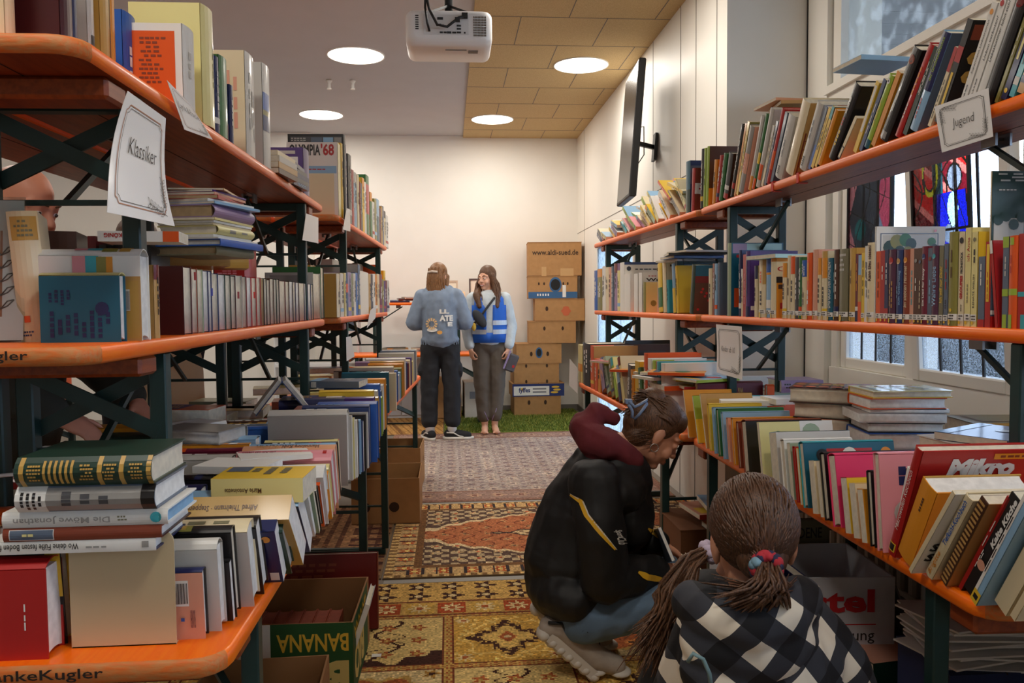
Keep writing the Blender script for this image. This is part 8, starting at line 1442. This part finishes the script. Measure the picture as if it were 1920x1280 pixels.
# ---------------------------------------------------------------- child in the gingham hoodie, seen from behind
def gingham(name, ang, sc):
    if name in _M: return _M[name]
    m = mat(name, (0, 0, 0), .85); nt = m.node_tree; N = nt.nodes; K = nt.links.new; b = N['Principled BSDF']; tc = N.new('ShaderNodeTexCoord'); mp = N.new('ShaderNodeMapping'); mp.inputs['Rotation'].default_value = (0, ang, 0); mp.inputs['Scale'].default_value = (sc, sc, sc); sp = N.new('ShaderNodeSeparateXYZ'); K(tc.outputs['Object'], mp.inputs[0]); K(mp.outputs[0], sp.inputs[0])
    def st(out):
        f = N.new('ShaderNodeMath'); f.operation = 'FRACT'; K(out, f.inputs[0]); g = N.new('ShaderNodeMath'); g.operation = 'GREATER_THAN'; g.inputs[1].default_value = .5; K(f.outputs[0], g.inputs[0]); return g.outputs[0]
    ad = N.new('ShaderNodeMath'); ad.operation = 'ADD'; K(st(sp.outputs[0]), ad.inputs[0]); K(st(sp.outputs[2]), ad.inputs[1]); dv = N.new('ShaderNodeMath'); dv.operation = 'MULTIPLY'; dv.inputs[1].default_value = .5; K(ad.outputs[0], dv.inputs[0])
    r = N.new('ShaderNodeValToRGB'); r.color_ramp.interpolation = 'CONSTANT'; e = r.color_ramp.elements; e[0].color = rgb((17, 18, 24)); e[1].position = .9; e[1].color = rgb((232, 222, 204)); x = e.new(.3); x.color = rgb((52, 54, 62)); K(dv.outputs[0], r.inputs[0]); K(r.outputs[0], b.inputs['Base Color']); return m
def scalp(mb, hc, R, s, base, m, seed, n, front=-.3):
    """strands combed from the hairline over the skull to the tie at base"""
    rs = random.Random(seed)
    for _ in range(n):
        th = rs.uniform(0, 2*pi); ph = rs.uniform(.05, 1.0)**.7*1.75
        p = Vector((.079*math.sin(ph)*cos(th), .02-.092*cos(ph)*1.0, .036+.092*math.sin(ph)*math.sin(th)))
        if p.y > .085: continue
        A = Vector(p); B = Vector(base)+Vector((rs.uniform(-.014, .014), 0, rs.uniform(-.014, .014))); P = []
        for i in range(7):
            t = i/6; q = A.lerp(B, t); d = Vector((q.x/.081, (q.y-.02)/.097, (q.z-.036)/.093)); l = d.length
            if l < 1.03 and t < .93: d = d/l*1.035; q = Vector((d.x*.081, d.y*.097+.02, d.z*.093+.036))
            P.append(Vector(hc)+R @ (q*s))
        mb.tube(P, [.0018*s, .0028*s, .003*s, .003*s, .003*s, .003*s, .002*s], m, 4, False)
def scrunchie(name, parent, c, R, ra, r, mats, seed):
    rs = random.Random(seed); mb = MB()
    for k in range(26):
        a = 2*pi*k/26; p = Vector((ra*cos(a), rs.uniform(-.006, .006), ra*math.sin(a))); mb.ball(Vector(c)+R @ p, (r*rs.uniform(.8, 1.3), r*rs.uniform(.9, 1.5), r*rs.uniform(.8, 1.3)), rs.choice(mats), 8, 6)
    return part(mb, name, parent)
def child_front():
    Y0 = 1.50; OR = Vector((.56, 1.50, .0095)); L = lambda u, v, dy=0: Vector(at_y(u, v, Y0+dy))-OR; s = .98
    R = rot(rad(180-8), rad(10)); hc = L(1410, 1012, .0); mb = MB(); head(mb, hc, R, s); cap(mb, [L(1415, 1150, .02), hc+R @ Vector((0, .0, -.08))], [.05, .045]); cap(mb, [L(1420, 1190, 0), L(1415, 1330, 0), Vector((-.01, .02, .28))], [.09, .09, .11])
    shL, shR = L(1318, 1180, .02), L(1520, 1180, .02); elL, wrL = L(1270, 1330, .1), L(1330, 1330, .30); elR, wrR = L(1600, 1320, .1), L(1590, 1260, .24)
    cap(mb, [shL, elL, wrL], [.04, .034, .022]); cap(mb, [shR, elR, wrR], [.04, .034, .022]); hand(mb, wrR, (-.1, .9, -.2), (.2, .2, 1), .8, .6, -1); hand(mb, wrL, (.1, .9, -.2), (0, .2, 1), .8, .5, 1)
    for q in (-1, 1): hip = Vector((q*.07, .02, .26)); kn = Vector((q*.10, .28, .32)); an = Vector((q*.09, .06, .08)); cap(mb, [hip, kn], [.07, .05]); cap(mb, [kn, an], [.045, .032]); cap(mb, [an+Vector((0, -.02, -.04)), an+Vector((0, .12, -.055))], [.03, .024])
    b = fuse(mb, 'person', skin_b, None, .006, 4); b.location = OR; tag(b, 'child with ponytail and black-and-white checked hoodie, from behind', 'person'); face_parts(b, hc, R, s)
    mb = MB(); mb.ball(L(1425, 1230, 0), (.165, .115, .11), None, 20, 14); cap(mb, [L(1425, 1230, 0), L(1420, 1330, 0), Vector((-.005, .01, .33))], [.135, .14, .145]); cap(mb, [shL+Vector((.02, 0, 0)), elL, wrL], [.07, .062, .045]); cap(mb, [shR-Vector((.02, 0, 0)), L(1560, 1240, .03), elR, wrR-Vector((0, .02, 0))], [.072, .068, .06, .045])
    h = fuse(mb, 'hoodie', gingham('gingham_cloth', rad(38), 11.0), b, .006, 4, fold=(.006, 12))
    mb = MB(); cap(mb, [L(1300, 1130, -.035), L(1340, 1150, -.09), L(1400, 1160, -.115), L(1460, 1150, -.10), L(1500, 1120, -.045)], [.040, .052, .056, .052, .042]); mb.ball(L(1400, 1200, -.075), (.125, .075, .085), None, 20, 14); mb.ball(L(1372, 1255, -.075), (.10, .06, .07), None, 18, 12); fuse(mb, 'hood', gingham('gingham_hood', rad(52), 11.0), h, .006, 4, fold=(.006, 12))
    mb = MB(); mb.tube([L(1290, 1240, -.135), L(1300, 1225, -.145), L(1318, 1235, -.15), L(1330, 1262, -.15), L(1334, 1290, -.148)], .004, mat('elastic_teal', (110, 140, 146), .6), 6); part(mb, 'elastic_loop', h)
    for q in (-1, 1): mb = MB(); mb.box((q*.09-.035, .02, .002), (q*.09+.035, .22, .045), mat('shoe_navy', (36, 40, 60), .8), .012); part(mb, 'shoe', b)
    mb = MB(); mb.ball((0, .02, .27), (.13, .12, .10), None)
    for q in (-1, 1): cap(mb, [(q*.07, .02, .26), (q*.10, .28, .32)], [.085, .065]); cap(mb, [(q*.10, .28, .32), (q*.09, .07, .11)], [.06, .045])
    fuse(mb, 'trousers', mat('leggings_dark', (34, 36, 44), .85), b, .01, 4)
    mb = MB(); E = lambda p, r: mb.ball(hc+R @ (Vector(p)*s), tuple(x*s for x in r), None, 22, 16, R); E((0, .022, .038), (.079, .096, .092)); E((0, .075, -.02), (.05, .035, .05)); hr = fuse(mb, 'hair', hair_d, b, .006, 3)
    base = Vector((.004, .118, -.035)); mb = MB(); scalp(mb, hc, R, s, base, hair_d, 5, 900); part(mb, 'combed_strands', hr); bw = hc+R @ (base*s)
    mb = MB(); rs = random.Random(12)
    for k in range(150):
        a = bw+Vector((rs.uniform(-.016, .016), rs.uniform(-.016, .01), rs.uniform(-.014, .014))); e = L(rs.gauss(1405, 34), rs.uniform(1115, 1150), -.14+rs.uniform(-.03, .02)); m_ = a.lerp(e, .5)+Vector((rs.uniform(-.012, .012), -.035, .0)); mb.tube([a, a.lerp(m_, .6)+Vector((0, -.012, 0)), m_, m_.lerp(e, .6), e], [.003, .0035, .0032, .003, .0008], hair_d, 4, False)
    for k in range(46):
        q = rs.choice((-1, 1)); a = bw+Vector((0, -.01, 0)); e = L(1405+q*rs.uniform(40, 95), rs.uniform(1075, 1125), -.10); m_ = a.lerp(e, .5)+Vector((0, -.03, -.01)); mb.tube([a, m_, e], [.0025, .0022, .0008], hair_d, 4, False)
    part(mb, 'ponytail', hr); scrunchie('scrunchie', hr, bw+Vector((0, -.004, 0)), R, .021, .010, [mat('scrunchie_red', (176, 44, 56), .9), mat('scrunchie_blue', (120, 156, 176), .9), mat('scrunchie_navy', (40, 40, 70), .9), mat('scrunchie_red', (0, 0, 0))], 3)
child_front()
# ---------------------------------------------------------------- second child, almost hidden behind the first
def child_behind():
    Y0 = 1.86; OR = Vector((.62, 1.86, .0095)); L = lambda u, v, dy=0: Vector(at_y(u, v, Y0+dy))-OR; s = .92; R = rot(rad(100), rad(14)); hc = L(1402, 1008, 0)
    mb = MB(); head(mb, hc, R, s); cap(mb, [L(1365, 1120, 0), hc+R @ Vector((0, .01, -.08))], [.05, .045]); cap(mb, [L(1340, 1160, 0), L(1320, 1260, 0), Vector((-.06, .0, .26))], [.09, .10, .11])
    for q in (-1, 1):
        sh, el, wr = L(1345, 1140, q*.12), L(1380, 1240, q*.15), L(1480, 1230, q*.08); cap(mb, [sh, el, wr], [.04, .034, .022]); hand(mb, wr, (.95, -.1*q, -.1), (0, 0, 1), .8, .5, -q)
        hip, kn, an = Vector((-.06, q*.07, .24)), Vector((.20, q*.09, .30)), Vector((-.03, q*.08, .08)); cap(mb, [hip, kn], [.07, .05]); cap(mb, [kn, an], [.045, .032]); cap(mb, [an+Vector((-.02, 0, -.04)), an+Vector((.12, 0, -.055))], [.03, .024])
    b = fuse(mb, 'person', skin_b, None, .007, 4); b.location = OR; tag(b, 'second child in a dark jacket with lilac hair tie, almost hidden by the first', 'person'); face_parts(b, hc, R, s)
    mb = MB(); cap(mb, [L(1335, 1165, 0), L(1310, 1265, 0), Vector((-.06, 0, .27))], [.125, .135, .14])
    for q in (-1, 1): cap(mb, [L(1345, 1145, q*.12), L(1380, 1240, q*.15), L(1470, 1230, q*.08)], [.07, .062, .045])
    fuse(mb, 'jacket', mat('jacket_dark', (24, 25, 30), .75, var=.15, scale=8, bump=.3), b, .008, 5)
    mb = MB(); mb.ball((-.05, 0, .24), (.13, .14, .10), None)
    for q in (-1, 1): cap(mb, [(-.06, q*.07, .24), (.20, q*.09, .30)], [.085, .065]); cap(mb, [(.20, q*.09, .30), (-.02, q*.08, .11)], [.06, .045])
    fuse(mb, 'trousers', mat('leggings_dark', (0, 0, 0)), b, .01, 4)
    for q in (-1, 1): mb = MB(); mb.box((-.07, q*.08-.035, .002), (.11, q*.08+.035, .05), mat('shoe_navy', (0, 0, 0)), .012); part(mb, 'shoe', b)
    mb = MB(); E = lambda p, r: mb.ball(hc+R @ (Vector(p)*s), tuple(x*s for x in r), None, 22, 16, R); E((0, .022, .038), (.079, .096, .092)); hr = fuse(mb, 'hair', hair_b, b, .007, 3); bw = L(1330, 1035, -.05)
    mb = MB(); cap(mb, [hc+R @ Vector((0, .06, .0)), bw], [.05, .022]); rs = random.Random(31)
    M2 = MB()
    for k in range(60): a = hc+R @ Vector((rs.uniform(-.07, .07), rs.uniform(-.0, .05), rs.uniform(-.05, .09))); M2.tube([a, a.lerp(bw, .6)+Vector((-.005, -.01, .01)), bw], [.003, .003, .002], hair_b, 4, False)
    for k in range(240):
        t = rs.random(); a = bw+Vector((rs.uniform(-.014, .006), rs.uniform(-.012, .012), rs.uniform(-.014, .014))); e = L(1215+rs.gauss(8, 22), 1195+rs.uniform(-30, 75), -.10+rs.uniform(-.06, .06)); m_ = L(1262+rs.gauss(0, 13), 1115+rs.gauss(0, 12), -.11+rs.uniform(-.04, .04)); mb_ = a.lerp(m_, .5)+Vector((-.008, -.01, .022)); M2.tube([a, mb_, m_, m_.lerp(e, .5)+Vector((.006, 0, 0)), e], [.003, .004, .0042, .0036, .0008], hair_b, 4, False)
    part(M2, 'ponytail', hr); scrunchie('scrunchie', hr, bw, rot(rad(60), rad(-30)), .018, .011, [mat('scrunchie_lilac', (196, 180, 200), .9)], 6)
child_behind()
# ---------------------------------------------------------------- bald man beyond the left shelves
def simple_person(x, y, rz, H, label, top, trou, skin, bald=True, hairm=None, reach=None, lean=0, voxel=.009):
    k = H/1.7; R = rot(0, rad(18)); hc = Vector((0, -.05-lean, 1.575)); mb = MB(); head(mb, hc, R, 1.06); cap(mb, [(0, -lean*.8, 1.38), hc+R @ Vector((0, .01, -.06))], [.065, .06]); cap(mb, [(0, -lean*.7, 1.28), (0, -lean*.3, 1.1), (0, 0, .92)], [.14, .14, .14]); J = {}
    for s in (-1, 1):
        sh = Vector((s*.18, -lean*.75, 1.36)); el = Vector((s*.24, -.10-lean*.5, 1.10)); wr = Vector((s*.16, -.34-lean*.3, .96)) if reach == s or reach == 2 else Vector((s*.24, -.06, .84)); J[s] = (sh, el, wr)
        cap(mb, [sh, el, wr], [.05, .042, .028]); hand(mb, wr, (wr-el), (s*.3, 0, 1), 1.0, .6, s); cap(mb, [(s*.09, 0, .9), (s*.1, -.01, .5), (s*.1, .02, .09)], [.085, .055, .036]); cap(mb, [(s*.1, .03, .04), (s*.11, -.14, .03)], [.036, .03])
    b = fuse(mb, 'person', skin, None, voxel, 4); b.location = (x, y, .002); b.rotation_euler = (0, 0, rz); b.scale = (k, k, k); tag(b, label, 'person'); face_parts(b, hc, R, 1.06)
    mb = MB(); cap(mb, [(0, -lean*.7, 1.30), (0, -lean*.3, 1.1), (0, 0, .90)], [.17, .175, .17]); mb.ball((0, -lean*.75, 1.33), (.21, .13, .10), None)
    for s in (-1, 1): cap(mb, list(J[s][:2])+[J[s][1].lerp(J[s][2], .85)], [.085, .075, .05])
    j = fuse(mb, 'jacket', top, b, .01, 5, fold=(.010, 9)); mb = MB(); mb.ball((0, 0, .88), (.16, .13, .1), None)
    for s in (-1, 1): cap(mb, [(s*.09, 0, .88), (s*.1, -.01, .5), (s*.1, .02, .12)], [.10, .08, .07])
    fuse(mb, 'trousers', trou, b, .011, 5)
    for s in (-1, 1): mb = MB(); mb.box((s*.105-.05, -.19, .0), (s*.105+.05, .09, .07), mat('shoe_black', (0, 0, 0)), .02); part(mb, 'shoe', b)
    if not bald:
        mb = MB(); E = lambda p, r: mb.ball(hc+R @ Vector(p), r, None, 18, 12, R); E((0, .03, .045), (.085, .10, .094)); E((0, .06, -.06), (.08, .05, .08)); fuse(mb, 'hair', hairm, b, .009, 4)
    return b, j
ol = mat('jacket_olive', (52, 50, 40), .85, var=.1); nv = mat('coat_navy', (22, 24, 34), .85, var=.1); gy = mat('trouser_grey', (40, 40, 44), .85)
simple_person(-1.43, 2.66, rad(74), 1.75, 'bald man bending over the books, seen between the left benches', ol, gy, skin_m, True, None, 2, .06)
simple_person(-1.50, 3.95, rad(150), 1.72, 'visitor in dark navy with a cream tote bag, head hidden by the left top shelf', nv, nv, skin_a, False, hair_d)
mb = MB(); cv = mat('canvas_cream', (206, 186, 150), .9, var=.06); n = 16; mb.loft([[(rx*cos(2*pi*k/n), ry*sin(2*pi*k/n), z_) for k in range(n)] for z_, rx, ry in ((0, .15, .03), (.03, .17, .055), (.2, .165, .06), (.36, .15, .04))], cv, True, False); tb = empty('tote_bag', (-1.30, 3.80, .80), rad(35)); tag(tb, 'cream canvas tote bag hanging at the side of the visitor in navy', 'bag'); part(mb, 'body', tb); mb = MB()
for s in (-1, 1): mb.tube([(-.07, s*.035, .34), (-.05, s*.02, .55), (0, 0, .62), (.05, s*.02, .55), (.07, s*.035, .34)], .012, cv, 6)
part(mb, 'strap', tb)
b, j = simple_person(-1.95, 4.95, rad(120), 1.66, 'visitor in a pale grey-blue quilted jacket, mostly hidden behind the left benches', mat('quilt_blue', (150, 168, 190), .6, bump=.3, scale=5), gy, skin_a, False, hair_b)
# ================================================================ build the books: the 300 that show largest one by one, the rest as a mass
import re
def score(b):
    M = b['M']; P = []
    for x in (0, b['t']):
        for y in (0, b['d']):
            for z in (0, b['h']):
                p = M @ Vector((x, y, z))-CAMC; k = p.dot(_f); P.append((p.dot(_r)/max(k, .1), p.dot(_u)/max(k, .1)))
    # area of the silhouette
    P = sorted(set(P)); cr = lambda a, b_, c: (b_[0]-a[0])*(c[1]-a[1])-(b_[1]-a[1])*(c[0]-a[0]); lo, up = [], []
    for p in P:
        while len(lo) > 1 and cr(lo[-2], lo[-1], p) <= 0: lo.pop()
        lo.append(p)
    for p in P[::-1]:
        while len(up) > 1 and cr(up[-2], up[-1], p) <= 0: up.pop()
        up.append(p)
    H = lo[:-1]+up[:-1]; return b['vis']*abs(sum(H[i][0]*H[(i+1) % len(H)][1]-H[(i+1) % len(H)][0]*H[i][1] for i in range(len(H))))/2
def word(c): return WORD.get(c, c)
def look(b):
    if b['desc']: return b['desc']
    t, h = b['t'], b['h']; sz = 'thin ' if t < .012 else 'thick ' if t > .04 else ''
    return sz+word(b['c'])+(' hardback' if b['hard'] else ' paperback')
rows_ = {}
for b in BOOKS: rows_.setdefault(b['row'] or id(b), []).append(b)
SHORT = {'in the library row on the right middle shelf': 'in the library row', 'standing spine-up on the near left table': 'on the near left table', 'tipping forward at the near end of the right table': 'at the right table end', 'at the near end of the left middle shelf': 'at the left middle shelf end', 'standing spine-up on the right table': 'on the right table', 'in the flat stack at the near left table': 'in the left table stack'}
def cands(b):
    r = rows_[b['row'] or id(b)]; i = r.index(b); L = look(b); pl = b['place']; sp = SHORT.get(pl, pl); out = [L+', '+pl if b['desc'] else L+' '+pl]
    oth = lambda k: ('%dth' % k if 3 < k % 100 < 21 or k % 10 not in (1, 2, 3) else '%d%s' % (k, ('st', 'nd', 'rd')[k % 10-1]))
    if b['desc']: out += [L+', '+sp, L] if len(L.split()) > 3 else [L+', '+sp]
    if 0 < i < len(r)-1: out.append('%s between %s and %s, %s' % (L, word(r[i-1]['c']), word(r[i+1]['c']), pl)); out.append('%s between %s and %s, %s' % (L, word(r[i-1]['c']), word(r[i+1]['c']), sp))
    ends = 'from the far end' if pl.find('right') >= 0 else 'from the near end'
    out.append('%s, %s %s, %s' % (L, oth(i+1), ends, pl)); out.append('%s, %s %s, %s' % (L, oth(i+1), ends, sp)); out.append('%s, %s book %s' % (L, oth(i+1), sp)); g = [x for x in out if len(re.findall(r'[A-Za-z0-9]+', x)) <= 16]
    if not g: print('LONG', out)
    return g or [' '.join(out[-1].split()[:16])]
BOOKS.sort(key=score, reverse=True)
KEEP = 298
named = BOOKS[:KEEP]; CA = {id(b): cands(b) for b in named}; cnt = {}
for b in named:
    for x in set(CA[id(b)]): cnt[x] = cnt.get(x, 0)+1
taken = set()
for b in named:
    c = CA[id(b)]; l = next((x for x in c if cnt[x] == 1 and x not in taken), None) or next((x for x in c if x not in taken), c[-1])
    taken.add(l); cov, pg = MB(), MB(); draw_book(b, cov, pg)
    o_ = cov.build(b['name']); o_.matrix_world = b['M']; tag(o_, l, 'book', ('books '+b['place'])[:70]); part(pg, 'page_block', o_)
rest = MB()
for b in BOOKS[KEEP:]:
    rest.X = b['M']; draw_book(b, rest, rest)
if rest.V: tag(rest.build('books'), 'further small books behind and between the others on the shelves', 'books', kind='stuff')
print('BOOKS', len(BOOKS))
